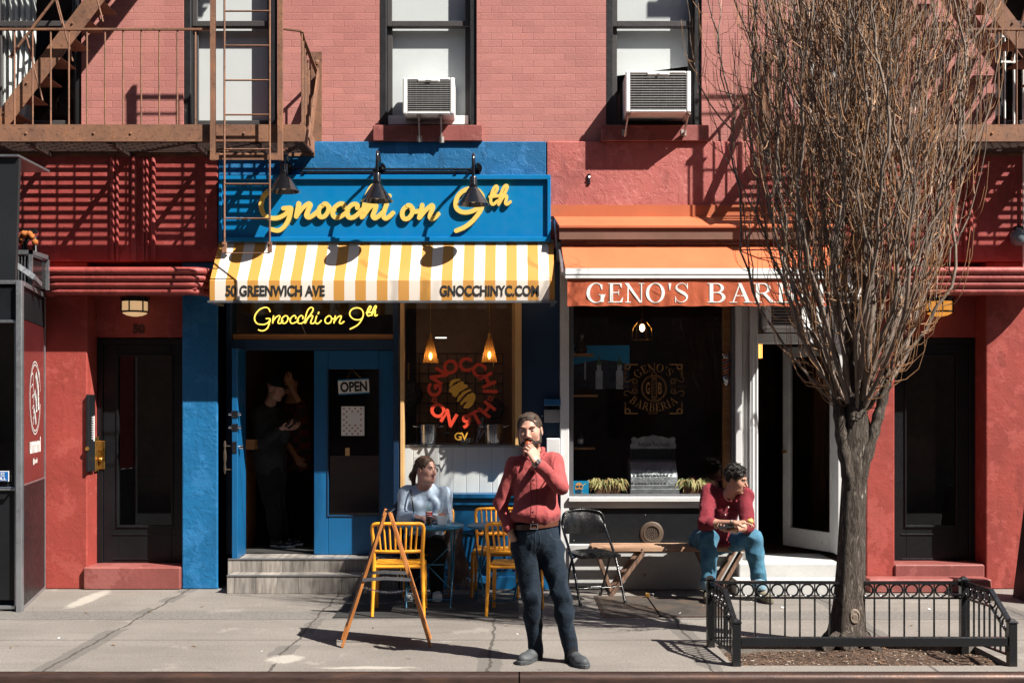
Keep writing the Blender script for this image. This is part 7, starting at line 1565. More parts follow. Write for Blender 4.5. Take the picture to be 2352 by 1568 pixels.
def hand(S, w, d, pn, sc=1.0, curl=(.5,.6,.7,.8), spread=.10, thumb=(.6,.3), side=1, tr=1.0):
    """palm and five fingers; d: along the hand, pn: palm normal (fingers curl towards it), side: +1 puts the thumb at cross(d, pn)"""
    d = Vector(d).normalized(); pn = (Vector(pn)-d*Vector(pn).dot(d)).normalized(); sx = d.cross(pn)*side; w = Vector(w); k = .008*sc
    kn = [w+d*(.088,.092,.088,.080)[i]*sc+sx*(.030,.010,-.011,-.030)[i]*sc-pn*(.002,.004,.003,0)[i]*sc for i in range(4)]
    for i in range(4): S.cap(w+sx*(.016,.006,-.006,-.016)[i]*sc, kn[i], .0155*sc, .0120*sc, .014*sc)
    S.cap(w+sx*.02*sc+d*.02*sc+pn*.008*sc, w+sx*.026*sc+d*.05*sc+pn*.012*sc, .017*sc,.013*sc,.014*sc)
    for i in range(4):
        p = kn[i]; u = (d+sx*spread*(1.2,.4,-.4,-1.2)[i]).normalized(); a = 0
        for j,(ln,r0,r1) in enumerate(((.044,.0093,.0086),(.027,.0084,.0078),(.021,.0077,.0066))):
            a += curl[i]*(1.0,1.15,.7)[j]; v = (u*math.cos(a)+pn*math.sin(a)); l2 = ln*sc*(.95,1.05,1.0,.80)[i]; q = p+v*l2; S.cap(p,q,r0*sc*(1,1,1,.88)[i]*tr,r1*sc*(1,1,1,.88)[i]*tr,k*.6); p = q
    p = w+sx*.026*sc+d*.028*sc+pn*.006*sc; v1 = (d*.75+sx*thumb[0]+pn*.45).normalized(); q = p+v1*.042*sc; S.cap(p,q,.0135*sc,.0108*sc,k); v2 = (d*.9+sx*thumb[1]*.3+pn*thumb[0]*.5).normalized(); S.cap(q,q+v2*.032*sc,.0105*sc,.0082*sc,k)
def shoe(S, heel, toe, z0, wdt=.045, ht=.075, k=.02):
    heel,toe = Vector(heel),Vector(toe); d = (toe-heel); d.z = 0; L = d.length; u = d/L; s = Vector((-u.y,u.x,0))
    P_ = lambda t,z: Vector((heel.x,heel.y,z0))+u*L*t+Vector((0,0,z))
    S.cap(P_(.12,.045),P_(.42,.042),.040,.042,k); S.cap(P_(.42,.040),P_(.84,.034),.042,.036,k); S.cap(P_(.12,.06),P_(.20,ht),.038,.040,k); S.ell(P_(.68,.036),(wdt,wdt*1.3,.034),None,k); S.cut(P_(0,.012),(0,0,-1)); return P_
def sole(P_,u,wdt,z0,mat,parent,name='sole',th=.022):
    q = MB(); pts = []
    prof = ((0,.30),(.05,.62),(.15,.78),(.35,.76),(.5,.80),(.68,1.0),(.82,.95),(.93,.66),(1.0,.22))
    s = Vector((-u.y,u.x,0)); top = [P_(t,th)+s*wdt*w_ for t,w_ in prof]+[P_(t,th)-s*wdt*w_ for t,w_ in prof[::-1]]; n = len(top)
    q.add(top+[p-Vector((0,0,th-.001)) for p in top],[tuple(range(n)),tuple(range(2*n-1,n-1,-1))]+[(i,i+n,(i+1)%n+n,(i+1)%n) for i in range(n)]); q.build(name,mat,parent,bevel=.004)
def WV(px,py,Y): return W(px,py,Y)

# ---------------- standing man ----------------
def standing_man():
    Y0 = -3.40; P = thing('person','bearded man in a red shirt and dark jeans standing at the kerb eating','person',(PX(1270,Y0),Y0,0))
    sk = skin('skin_fair',(.50,.27,.20)); lip = paint('lip',(.33,.12,.10),.45,bump=0); hm = hairmat('dark_brown_hair',(.030,.018,.012),(.075,.048,.032))
    hc = W(1217,990,Y0-.04); Fm = frame((-.16,-1,-.05),roll=.08); sc = 1.07
    neck0 = W(1225,1050,Y0+.02); chest = W(1230,1105,Y0+.0); belly = W(1230,1178,Y0-.015); pel = W(1231,1228,Y0)
    shR,shL = W(1182,1070,Y0+.0),W(1272,1062,Y0+.0); elR,wrR = W(1150,1156,Y0+.04),W(1170,1216,Y0-.055); elL,wrL = W(1288,1119,Y0-.15),W(1233,1062,Y0-.29)
    hipR,hipL = W(1207,1256,Y0),W(1262,1256,Y0); knR,knL = W(1221,1366,Y0-.05),W(1289,1364,Y0-.08); anR,anL = W(1231,1490,Y0+.05),W(1311,1492,Y0-.05)
    fz = Vector((0,1,0)); flat = (fz,.72)
    S = SDF(.0048); L = head(S,hc,Fm,sc,jaw=1.06)
    S.cap(L(0,-.025,-.06),neck0,.054,.058,.03); S.cap(neck0,chest,.06,.10,.04,'+',flat); S.cap(chest,belly,.125,.135,.04,'+',flat); S.cap(belly,pel,.13,.12,.04,'+',flat)
    for sh,el,wr in ((shR,elR,wrR),(shL,elL,wrL)): S.cap(neck0,sh,.05,.05,.03); S.cap(sh,el,.050,.040,.03); S.cap(el,wr,.038,.027,.02)
    for hp,kn,an in ((hipR,knR,anR),(hipL,knL,anL)): S.cap(pel,hp,.09,.08,.03); S.cap(hp,kn,.080,.050,.03); S.cap(kn,an,.05,.036,.02)
    for an,tv in ((anR,Vector((-.06,-.10,-.05))),(anL,Vector((.04,-.11,-.05)))): S.cap(an,an+Vector((0,-.02,-.06)),.034,.026,.02)
    hand(S,wrL,(-.42,.10,.90),(-.60,.78,.10),1.04,(.50,.60,.70,.85),.05,(.9,.6),side=-1)
    hand(S,wrR+Vector((.002,-.0,-.012)),(.42,.30,-.86),(.55,.45,.4),.92,(.15,.2,.2,.2),.02,(.3,.2),side=-1)
    ml = L(0,.09,-.064)
    b = put_sdf(S,'body',[sk,lip],P,pick=lambda C: (np.abs((C-np.array(ml))@np.array(Fm.col[0])) < .022)&(np.abs((C-np.array(ml))@np.array(Fm.col[2])) < .013)&((C-np.array(ml))@np.array(Fm.col[1]) > -.012))
    eyes(hc,Fm,sc,P,brow=hm,browt=.0045,squint=.5)
    H = SDF(.0045); HE = lambda p,r,k=.012,op='+': H.ell(L(*p),[v*sc for v in r],Fm,k,op)
    HE((0,-.014,.037),(.0818,.1025,.0895)); HE((0,.115,-.012),(.080,.084,.100),.012,'-'); HE((0,.02,-.10),(.12,.12,.075),.012,'-'); HE((0,.036,.098),(.055,.032,.022),.02)
    kh = []; put_sdf(H,'hair',hm,P,fold=.0022,ff=120,seed=3,fine=.0012,keep=kh); strands(kh,'hair_lock',hm,P,1300,.0125,.0017,lambda p: Fm@Vector((.5,.75,-.25)),.10,3,None,.22)
    H = SDF(.0042); HE((0,.026,-.070),(.068,.068,.056),.02); HE((0,.075,-.100),(.030,.026,.026),.02); 
    for s in (-1,1): H.cap(L(s*.068,.008,.0),L(s*.058,.030,-.07),.0135*sc,.020*sc,.015)
    HE((0,.118,-.030),(.044,.055,.040),.010,'-'); HE((0,.108,-.064),(.022,.022,.009),.006,'-'); H.cap(L(-.026,.090,-.052),L(0,.100,-.044),.0065,.0075,.006); H.cap(L(.026,.090,-.052),L(0,.100,-.044),.0065,.0075,.006)
    HE((0,-.07,-.10),(.09,.06,.12),.012,'-'); kh = []; bh = hairmat('beard_hair',(.022,.014,.010),(.055,.034,.024)); put_sdf(H,'beard',bh,P,fold=.0018,ff=150,seed=5,fine=.001,keep=kh); strands(kh,'beard_hair',bh,P,600,.0075,.0013,lambda p: Vector((0,-.2,-1)),.15,5,None,.2)
    # shirt
    sm = fabric('red_linen_shirt',(.34,.070,.070),.10,.88,700,.4,10); T = SDF(.0062)
    T.cap(W(1226,1063,Y0+.0),chest,.085,.130,.05,'+',flat); T.cap(chest,belly,.148,.158,.05,'+',(fz,.80)); T.cap(belly,W(1230,1200,Y0-.005),.160,.150,.04,'+',(fz,.80)); T.ell(W(1229,1180,Y0-.05),(.165,.115,.07),None,.05); T.cut(W(1230,1201,Y0-.1),(0,0,-1))
    T.cap(W(1226,1056,Y0+.01),shR,.055,.060,.05); T.cap(W(1226,1054,Y0+.01),shL,.055,.061,.05)
    T.cap(shR,elR,.060,.049,.045); T.cap(elR,elR.lerp(wrR,.93),.047,.038,.025); T.cap(shL,elL,.062,.055,.045); T.cap(elL,elL.lerp(wrL,.84),.053,.038,.025); T.cap(elL.lerp(wrL,.62),elL.lerp(wrL,.86),.043,.043,.012)
    T.cap(L(0,-.02,-.07),W(1225,1046,Y0+.0),.058,.062,.006,'-'); T.cap(W(1222,1062,Y0-.12),W(1224,1040,Y0-.08),.012,.028,.01,'-')
    kp = []; put_sdf(T,'shirt',sm,P,fold=.0058,ff=27,seed=11,fine=.0008,keep=kp); bv = kp[0]; sd = fabric('red_linen_seam',(.22,.042,.043),.10,.88,700,.3,10)
    q = MB(); drape(bv,q,[W(1222,1070,Y0),W(1226,1100,Y0),W(1226,1150,Y0),W(1224,1197,Y0)],.032,.003); q.build('placket',sm,P)
    q = MB()
    for dx in (-.019,.019): drape(bv,q,[W(1222,1072,Y0)+Vector((dx,0,0)),W(1226,1100,Y0)+Vector((dx,0,0)),W(1226,1150,Y0)+Vector((dx,0,0)),W(1224,1196,Y0)+Vector((dx,0,0))],.006,.0045)
    drape(bv,q,[W(1182,1052,Y0),W(1186,1070,Y0),W(1184,1090,Y0),W(1178,1108,Y0)],.006,.003); drape(bv,q,[W(1276,1046,Y0),W(1270,1062,Y0),W(1271,1080,Y0)],.006,.003); q.build('seam',sd,P)
    C = SDF(.0045); nb = W(1225.5,1041,Y0-.005)
    for s in (-1,1):
        C.cap(nb+Vector((s*.070,.035,.030)),nb+Vector((s*.066,-.040,.012)),.015,.016,.012,'+'); C.cap(nb+Vector((s*.066,-.040,.010)),nb+Vector((s*.034,-.105,-.035)),.016,.011,.012); C.cap(nb+Vector((s*.070,.035,.028)),nb+Vector((0,.080,.038)),.015,.015,.012)
    put_sdf(C,'collar',sm,P,fold=.001,ff=60,seed=2)
    q = MB(); pl = [(1221,1075),(1226,1100),(1226,1125),(1226,1150),(1225,1172),(1224,1196)]
    for i,(a,c) in enumerate(pl): h_ = onto(bv,W(a,c,Y0-.1)); q.cyl(h_-Vector((0,.003,0)),h_-Vector((0,.008,0)),.0062,None,10)
    q.cyl(elL.lerp(wrL,.80)+Vector((0,-.042,-.005)),elL.lerp(wrL,.80)+Vector((0,-.05,-.006)),.006,None,10); q.build('button',paint('shirt_button',(.12,.08,.07),.25,bump=0),P)
    # jeans
    jm = fabric('navy_jeans',(.008,.015,.026),.25,.85,900,.45,12,hi=(.012,.023,.038)); J = SDF(.0062)
    J.cap(W(1231,1212,Y0+.0),W(1231,1232,Y0),.148,.150,.03,'+',(fz,.80)); J.cap(W(1231,1232,Y0),hipR,.140,.108,.05,'+',(fz,.85)); J.cap(W(1231,1232,Y0),hipL,.140,.108,.05,'+',(fz,.85))
    for hp,kn,an in ((hipR,knR,anR),(hipL,knL,anL)): J.cap(hp,kn,.104,.070,.022); J.cap(kn,kn.lerp(an,.35),.069,.066,.03); J.cap(kn.lerp(an,.35),an+Vector((0,0,-.005)),.066,.050,.03)
    J.cap(W(1224,1290,Y0),W(1228,1300,Y0),.03,.03,.03,'-') if False else None
    kp = []; put_sdf(J,'jeans',jm,P,fold=.0055,ff=31,seed=21,fine=.0006,keep=kp); bj = kp[0]; q = MB(); sj = paint('jeans_seam',(.018,.03,.045),.8,bump=0)
    drape(bj,q,[W(1229,1216,Y0),W(1229,1245,Y0),W(1228,1276,Y0)],.005,.003); drape(bj,q,[W(1262,1218,Y0),W(1268,1232,Y0),W(1286,1238,Y0)],.005,.003); drape(bj,q,[W(1238,1216,Y0),W(1240,1245,Y0),W(1231,1268,Y0)],.005,.003); q.build('seam',sj,P)
    q = MB(); n = 40; rx,ry = .166,.139; cz = PZ(1204,Y0); cx = PX(1229.5,Y0); vs = []
    for k in range(n):
        a = 2*math.pi*k/n
        for r_,z in ((1,-.019),(1.02,-.017),(1.02,.017),(1,.019)): vs.append((cx+rx*r_*math.cos(a),Y0+.0+ry*r_*math.sin(a),cz+z+.016*math.cos(a)))
    q.add(vs,[(k*4+j,((k+1)%n)*4+j,((k+1)%n)*4+j+1,k*4+j+1) for k in range(n) for j in range(3)]); bl = q.build('belt',paint('brown_leather',(.095,.032,.018),.4,var=.2,bump=.1),P,smooth=50)
    q = MB(); c = Vector((cx-.01,Y0-ry*1.03,cz)); q.tube([c+Vector((-.024,-.004,-.017)),c+Vector((.024,-.004,-.017)),c+Vector((.024,-.004,.017)),c+Vector((-.024,-.004,.017))],.003,6,True); q.build('buckle',M['steel'],bl)
    # watch
    q = MB(); wd = (wrL-elL).normalized(); wc = wrL+wd*.004; a_,b_ = wd.orthogonal().normalized(),None; b_ = wd.cross(a_); n = 18
    for k in range(n):
        a = 2*math.pi*k/n; c = wc+(a_*math.cos(a)+b_*math.sin(a))*.034; t_ = (-a_*math.sin(a)+b_*math.cos(a)); q.bar(c-t_*.0052,c+t_*.0052,.016,.004,wd)
    fc = wc+Vector((.012,-.032,.006)); q.cyl(fc,fc+Vector((.003,-.009,.003)),.017,.016,14); q.build('wristwatch',M['steel'],P)
    for an in (anR,anL): Q = SDF(.005); Q.cap(an+Vector((0,0,.05)),an+Vector((0,-.01,-.055)),.043,.047,.01); put_sdf(Q,'sock',M['darkcloth'],P)
    # clogs
    cm = paint('grey_clog',(.050,.055,.060),.65,var=.2,vs=10,bump=.25,bs=70); 
    for heel,toe in ((W(1240,1513,Y0+.0),None),(W(1311,1520,-3.46),None)): pass
    for h_,t_ in ((Vector((.205,-3.285,0)),Vector((.050,-3.55,0))),(Vector((.405,-3.375,0)),Vector((.525,-3.67,0)))):
        Q = SDF(.005); P_ = shoe(Q,h_,t_,.0,.054,.095); put_sdf(Q,'clog',cm,P,fold=.0008,ff=60,seed=4); u = (t_-h_).normalized(); sole(P_,u,.054,0,cm,P,'sole',.030)
    # snack
    fc = L(.004,.112,-.078); q = MB(); q.ball(fc,.023,16,(1.0,.8,.95)); o = q.build('apple',paint('apple_red',(.42,.085,.03),.4,var=.4,vs=40,bump=.1),None,smooth=70); tag(o,'orange red fruit held to the mouth of the standing man','fruit')
standing_man()

# ---------------- seated woman ----------------
def seated_woman():
    Y0 = -.42; P = thing('person','woman with a dark ponytail in a pale blue top seated at the blue table','person',(PX(985,Y0),Y0,0))
    sk = skin('skin_rosy',(.56,.31,.24)); lip = paint('lip_pink',(.42,.16,.14),.4,bump=0); hm = hairmat('brown_hair',(.045,.024,.016),(.11,.06,.038))
    hc = W(977.5,1079,Y0-.10); Fm = frame((.78,-.62,-.02)); sc = 1.06
    neck0 = W(976,1122,Y0-.03); chest = W(978,1152,Y0); belly = W(977,1205,Y0-.04); pel = W(977,1250,Y0+.02)
    shR,shL = W(935,1136,Y0-.0),W(1018,1136,Y0-.0); elR,wrR = W(930,1190,Y0-.08),W(954,1187,Y0-.33); elL,wrL = W(1022,1190,Y0-.08),W(997,1190,Y0-.33)
    hipR,hipL = W(955,1252,Y0),W(1000,1252,Y0); knR,knL = W(950,1258,Y0-.42),W(1004,1258,Y0-.42); anR,anL = W(946,1362,-.66),W(1003,1360,-.66)
    fz = Vector((0,1,0)); S = SDF(.005); L = head(S,hc,Fm,sc,True,.985,1.12); S.ell(L(0,.035,-.088),(.058,.055,.035),Fm,.03)
    S.cap(L(0,-.02,-.06),neck0,.062,.068,.03); S.cap(neck0,chest,.07,.12,.05); S.cap(chest,belly,.15,.16,.05); S.cap(belly,pel,.16,.15,.05)
    for sh,el,wr in ((shR,elR,wrR),(shL,elL,wrL)): S.cap(neck0,sh,.06,.06,.03); S.cap(sh,el,.06,.05,.03); S.cap(el,wr,.045,.030,.02)
    for hp,kn,an in ((hipR,knR,anR),(hipL,knL,anL)): S.cap(pel,hp,.1,.09,.03); S.cap(hp,kn,.09,.065,.03); S.cap(kn,an,.06,.042,.02); S.cap(an,an+Vector((0,-.02,-.06)),.033,.024,.02)
    hand(S,wrR,(.90,-.30,-.10),(0,.3,-1),.92,(.25,.3,.35,.4),.05,(.5,.3),side=1); hand(S,wrL,(-.92,-.10,-.06),(0,.3,-1),.92,(.25,.3,.35,.4),.05,(.5,.3),side=-1)
    ml = L(0,.09,-.064); put_sdf(S,'body',[sk,lip],P,pick=lambda C: (np.abs((C-np.array(ml))@np.array(Fm.col[0])) < .023)&(np.abs((C-np.array(ml))@np.array(Fm.col[2])) < .014)&((C-np.array(ml))@np.array(Fm.col[1]) > -.012))
    eyes(hc,Fm,sc,P,brow=hm,browt=.0028,squint=.5)
    H = SDF(.0048); HE = lambda p,r,k=.012,op='+': H.ell(L(*p),[v*sc for v in r],Fm,k,op)
    HE((0,-.014,.038),(.081,.103,.092)); HE((0,.115,-.01),(.086,.080,.105),.012,'-'); HE((0,.04,-.10),(.13,.115,.085),.012,'-'); HE((0,-.108,.012),(.028,.03,.032),.03)
    H.cap(L(0,-.125,.0),L(.01,-.150,-.06),.026,.028,.03); H.cap(L(.01,-.150,-.06),L(.015,-.120,-.17),.028,.016,.03); kh = []; put_sdf(H,'hair',hm,P,fold=.0018,ff=110,seed=8,fine=.0008,keep=kh); strands(kh,'hair_lock',hm,P,520,.055,.0019,lambda p: (L(0,-.125,-.02)-p) if (p-L(0,0,.03)).length < .118*sc else Fm@Vector((0,-.1,-1)),.015,8,None,.04)
    tm = fabric('pale_blue_knit',(.44,.54,.66),.08,.85,800,.22,15); T = SDF(.0064)
    T.cap(W(976,1128,Y0-.01),chest,.105,.155,.05,'+',(fz,.85)); T.cap(chest,belly,.165,.178,.05); T.ell(W(962,1160,Y0-.12),(.085,.07,.075),None,.05); T.ell(W(993,1160,Y0-.12),(.085,.07,.075),None,.05); T.cap(belly,W(977,1235,Y0-.02),.178,.17,.04)
    for sh,el,wr in ((shR,elR,wrR),(shL,elL,wrL)): T.cap(W(976,1124,Y0-.01),sh,.06,.082,.05); T.cap(sh,el,.084,.072,.04); T.cap(el,el.lerp(wr,.94),.070,.042,.03)
    T.cap(L(0,-.02,-.07),W(976,1116,Y0-.04),.064,.072,.01,'-'); put_sdf(T,'top',tm,P,fold=.0040,ff=20,seed=31,fine=.0006)
    bk = fabric('black_trousers',(.010,.010,.011),.2,.85,800,.4,18); J = SDF(.0075)
    J.cap(W(977,1240,Y0),pel,.18,.175,.03)
    for hp,kn,an in ((hipR,knR,anR),(hipL,knL,anL)): J.cap(pel,hp,.15,.125,.04); J.cap(hp,kn,.125,.092,.03); J.cap(kn,an,.088,.060,.03)
    put_sdf(J,'trousers',bk,P,fold=.004,ff=22,seed=14)
    q = MB(); q.tube(smoothline([W(941,1124,Y0-.03),W(944,1128,Y0-.12),W(947,1150,Y0-.185),W(950,1175,Y0-.20),W(953,1190,Y0-.21)],5),.007,6); q.build('bag_strap',M['vinyl'],P,smooth=60)
    wm = paint('white_trainer',(.62,.60,.57),.6,var=.1,vs=20,bump=.2)
    for h_,t_ in ((Vector((anR.x,-.60,0)),Vector((anR.x-.02,-.86,0))),(Vector((anL.x,-.60,0)),Vector((anL.x+.02,-.87,0)))):
        Q = SDF(.005); P_ = shoe(Q,h_,t_,.012,.045,.09); sh = put_sdf(Q,'trainer',wm,P); u = (t_-h_).normalized(); sole(P_,u,.047,0,M['inkwhite'],P,'sole',.026)
        q = MB()
        for i in range(4): t2 = .40+i*.10; c = P_(t2,.082-.022*i*.55); s_ = Vector((-u.y,u.x,0)); q.tube([c-s_*.02,c+s_*.02],.003,5)
        q.build('shoelace',paint('lace_grey',(.25,.24,.23),.8,bump=0),P)
seated_woman()

# ---------------- seated man on the bench ----------------
def bench_man():
    P = thing('person','dark haired man in a maroon shirt and blue jeans seated on the bench looking away','person',(PX(1670,-.4),-.4,0))
    sk = skin('skin_olive',(.43,.235,.165)); lip = paint('lip_brown',(.33,.13,.11),.45,bump=0); hm = hairmat('black_curly_hair',(.008,.007,.006),(.030,.024,.020))
    Yh = -.62; hc = W(1690,1102,Yh); Fm = frame((.82,-.52,-.22),roll=.06); sc = 1.02
    neck0 = W(1674,1140,-.55); chest = W(1664,1166,-.45); belly = W(1645,1215,-.33); pel = W(1638,1240,-.24)
    shR,shL = W(1629,1131,-.48),W(1711,1137,-.58); elR = W(1619,1203,-.74); wrR = W(1688,1201,-.98); elL = W(1716,1208,-.76); wrL = W(1686,1216,-.92)
    hipR,hipL = W(1610,1243,-.28),W(1668,1243,-.26); knR,knL = W(1628,1236,-.72),W(1729,1237,-.70); anR,anL = W(1627,1345,-.74),W(1744,1345,-.72)
    S = SDF(.005); L = head(S,hc,Fm,sc,nose=1.05)
    S.cap(L(0,-.02,-.06),neck0,.054,.058,.03); S.cap(neck0,chest,.06,.11,.05); S.cap(chest,belly,.12,.12,.05); S.cap(belly,pel,.12,.12,.05)
    for sh,el,wr in ((shR,elR,wrR),(shL,elL,wrL)): S.cap(neck0,sh,.05,.05,.03); S.cap(sh,el,.05,.042,.03); S.cap(el,el.lerp(wr,.35),.042,.043,.02); S.cap(el.lerp(wr,.35),wr,.041,.027,.02)
    for hp,kn,an in ((hipR,knR,anR),(hipL,knL,anL)): S.cap(pel,hp,.09,.08,.03); S.cap(hp,kn,.08,.055,.03); S.cap(kn,an,.05,.036,.02); S.cap(an,an+Vector((0,-.02,-.075)),.034,.026,.02)
    hand(S,wrR,(.95,-.10,.12),(.15,.15,-.9),.98,(.30,.35,.45,.55),.06,(.7,.5),side=-1)
    hand(S,wrL,(-.93,-.22,-.06),(.05,.05,1),.98,(.40,.5,.55,.6),.05,(.7,.4),side=1)
    ml = L(0,.09,-.064); put_sdf(S,'body',[sk,lip],P,pick=lambda C: (np.abs((C-np.array(ml))@np.array(Fm.col[0])) < .022)&(np.abs((C-np.array(ml))@np.array(Fm.col[2])) < .013)&((C-np.array(ml))@np.array(Fm.col[1]) > -.012))
    eyes(hc,Fm,sc,P,brow=hm,browt=.006,squint=.5)
    H = SDF(.005); rr = random.Random(6); HE = lambda p,r,k=.012,op='+': H.ell(L(*p),[v*sc for v in r],Fm,k,op)
    HE((0,-.016,.040),(.081,.100,.090)); 
    for i in range(95):
        th,ph = rr.uniform(0,6.28),rr.uniform(.0,1.45); v = Vector((math.sin(ph)*math.cos(th),math.sin(ph)*math.sin(th),math.cos(ph)))
        if v.y > .75 and v.z < .45: continue
        HE((v.x*.078,-.016+v.y*.098,.046+v.z*.092),(rr.uniform(.012,.02),)*3,.008)
    HE((0,.125,-.025),(.083,.085,.098),.010,'-'); HE((0,.03,-.105),(.12,.12,.085),.012,'-'); kh = []; put_sdf(H,'hair',hm,P,fold=.002,ff=130,seed=18,fine=.0015,keep=kh); strands(kh,'hair_lock',hm,P,800,.020,.0030,lambda p: Fm@Vector((.1,.6,.2)),.45,18,None,.6)
    sm = fabric('maroon_shirt',(.175,.020,.030),.14,.85,800,.4,10); T = SDF(.0062); fz = Vector((0,1,0))
    T.cap(W(1670,1146,-.50),chest,.095,.140,.05); T.cap(chest,belly,.152,.152,.06); T.cap(belly,W(1632,1238,-.22),.150,.150,.05); T.cap(belly,W(1650,1232,-.40),.13,.10,.04)
    T.cap(W(1668,1142,-.52),shR,.06,.074,.05); T.cap(W(1676,1142,-.54),shL,.06,.074,.05); T.cap(shR,elR,.078,.066,.04); T.cap(elR,elR.lerp(wrR,.24),.064,.060,.02); T.cap(shL,elL,.078,.064,.04); T.cap(elL,elL.lerp(wrL,.18),.062,.056,.02)
    T.ell(W(1665,1250,-.50),(.055,.05,.04),None,.03); T.cap(L(0,-.02,-.07),W(1676,1138,-.56),.060,.066,.008,'-'); T.cap(W(1682,1152,-.66),W(1680,1140,-.62),.012,.03,.01,'-'); kp = []; put_sdf(T,'shirt',sm,P,fold=.0065,ff=26,seed=41,fine=.0008,keep=kp); bv = kp[0]
    q = MB(); drape(bv,q,[W(1673,1154,-.5),W(1665,1172,-.5),W(1658,1190,-.5),W(1656,1206,-.5)],.030,.003); q.build('placket',sm,P)
    q = MB()
    for dx in (-.017,.017): drape(bv,q,[W(1673,1156,-.5)+Vector((dx,0,0)),W(1665,1172,-.5)+Vector((dx,0,0)),W(1658,1190,-.5)+Vector((dx,0,0)),W(1656,1204,-.5)+Vector((dx,0,0))],.005,.004)
    drape(bv,q,[W(1640,1120,-.5),W(1645,1135,-.5),W(1646,1155,-.5),W(1642,1175,-.5)],.005,.003); q.build('seam',paint('maroon_seam',(.09,.012,.018),.85,bump=0),P)
    C = SDF(.0045); nb = W(1676,1139,-.55)
    for s in (-1,1): C.cap(nb+Vector((s*.066+.0,.04,.022)),nb+Vector((s*.055+.01,-.045,.0)),.012,.012,.01); C.cap(nb+Vector((s*.055+.01,-.045,0)),nb+Vector((s*.024+.022,-.09,-.045)),.011,.009,.01)
    put_sdf(C,'collar',sm,P)
    q = MB()
    for a,c in ((1669,1162),(1662,1179),(1657,1195)): h_ = onto(bv,W(a,c,-.5)); q.cyl(h_-Vector((0,.003,0)),h_-Vector((0,.008,0)),.006,None,10)
    q.build('button',M['inkwhite'],P)
    jm = fabric('mid_blue_jeans',(.035,.125,.205),.3,.85,800,.45,11,hi=(.09,.23,.33)); J = SDF(.0065)
    J.cap(W(1634,1232,-.22),pel,.15,.15,.03); 
    for hp,kn,an in ((hipR,knR,anR),(hipL,knL,anL)): J.cap(pel,hp,.13,.108,.04); J.cap(hp,kn,.106,.088,.03); J.cap(kn,kn.lerp(an,.3),.086,.080,.03); J.cap(kn.lerp(an,.3),an+Vector((0,0,.03)),.080,.070,.03)
    put_sdf(J,'jeans',jm,P,fold=.0062,ff=28,seed=51)
    cu = fabric('pale_denim_cuff',(.22,.36,.45),.15,.85)
    for an in (anR,anL): C = SDF(.005); C.cap(an+Vector((0,0,.035)),an+Vector((0,0,.002)),.073,.072,.01); C.cap(an+Vector((0,0,-.02)),an+Vector((0,0,-.08)),.058,.058,.004,'-'); put_sdf(C,'jeans_cuff',cu,P,fold=.001,ff=60)
    for an in (anR,anL): C = SDF(.005); C.cap(an+Vector((0,0,.01)),an+Vector((0,-.012,-.07)),.047,.046,.01); put_sdf(C,'sock',M['darkcloth'],P)
    bm = paint('khaki_suede',(.17,.145,.095),.85,var=.15,vs=20,bump=.2)
    for h_,t_ in ((Vector((anR.x,-.68,0)),Vector((anR.x-.03,-.97,0))),(Vector((anL.x,-.66,0)),Vector((anL.x+.07,-.94,0)))):
        Q = SDF(.005); P_ = shoe(Q,h_,t_,.008,.048,.10); put_sdf(Q,'boot',bm,P); u = (t_-h_).normalized(); sole(P_,u,.049,0,paint('boot_sole',(.10,.08,.06),.8),P,'sole',.02)
    q = MB(); d = (wrL-elL).normalized(); wc = wrL-d*.015; a_ = d.orthogonal().normalized(); b_ = d.cross(a_)
    for k in range(16): a = 2*math.pi*k/16; c = wc+(a_*math.cos(a)+b_*math.sin(a))*.034; t_ = -a_*math.sin(a)+b_*math.cos(a); q.bar(c-t_*.005,c+t_*.005,.014,.004,d)
    q.build('wristwatch',M['steel'],P); d = (wrR-elR).normalized(); wc = wrR-d*.02; a_ = d.orthogonal().normalized(); b_ = d.cross(a_); q = MB(); q.tube([wc+(a_*math.cos(a)+b_*math.sin(a))*.033 for a in np.linspace(0,6.0,18)],.005,6,True); q.build('bracelet',M['vinyl'],P)
    pc = wrL+Vector((-.085,-.055,.035)); q = MB(); q.bar(pc-Vector((.065,.0,.004)),pc+Vector((.065,0,.012)),.07,.010,(0,-.5,1)); o = q.build('phone',M['charcoal'],None,bevel=.003); tag(o,'dark phone held in the left hand of the man on the bench','phone')
    sc_ = wrR+Vector((.135,-.03,.022)); q = MB(); q.ball(sc_,.026,12,(1.3,.9,1.0)); v = q.v; q.v = [tuple(Vector(p)+.008*Vector((mnoise.noise(Vector(p)*50),0,mnoise.noise(Vector(p)*50+Vector((9,0,0)))))) for p in v]
    o = q.build('pastry',paint('pastry_yellow',(.62,.36,.10),.5,var=.5,vs=40,bump=.3),None,smooth=70); tag(o,'half eaten yellow pastry held by the man on the bench','pastry')
bench_man()

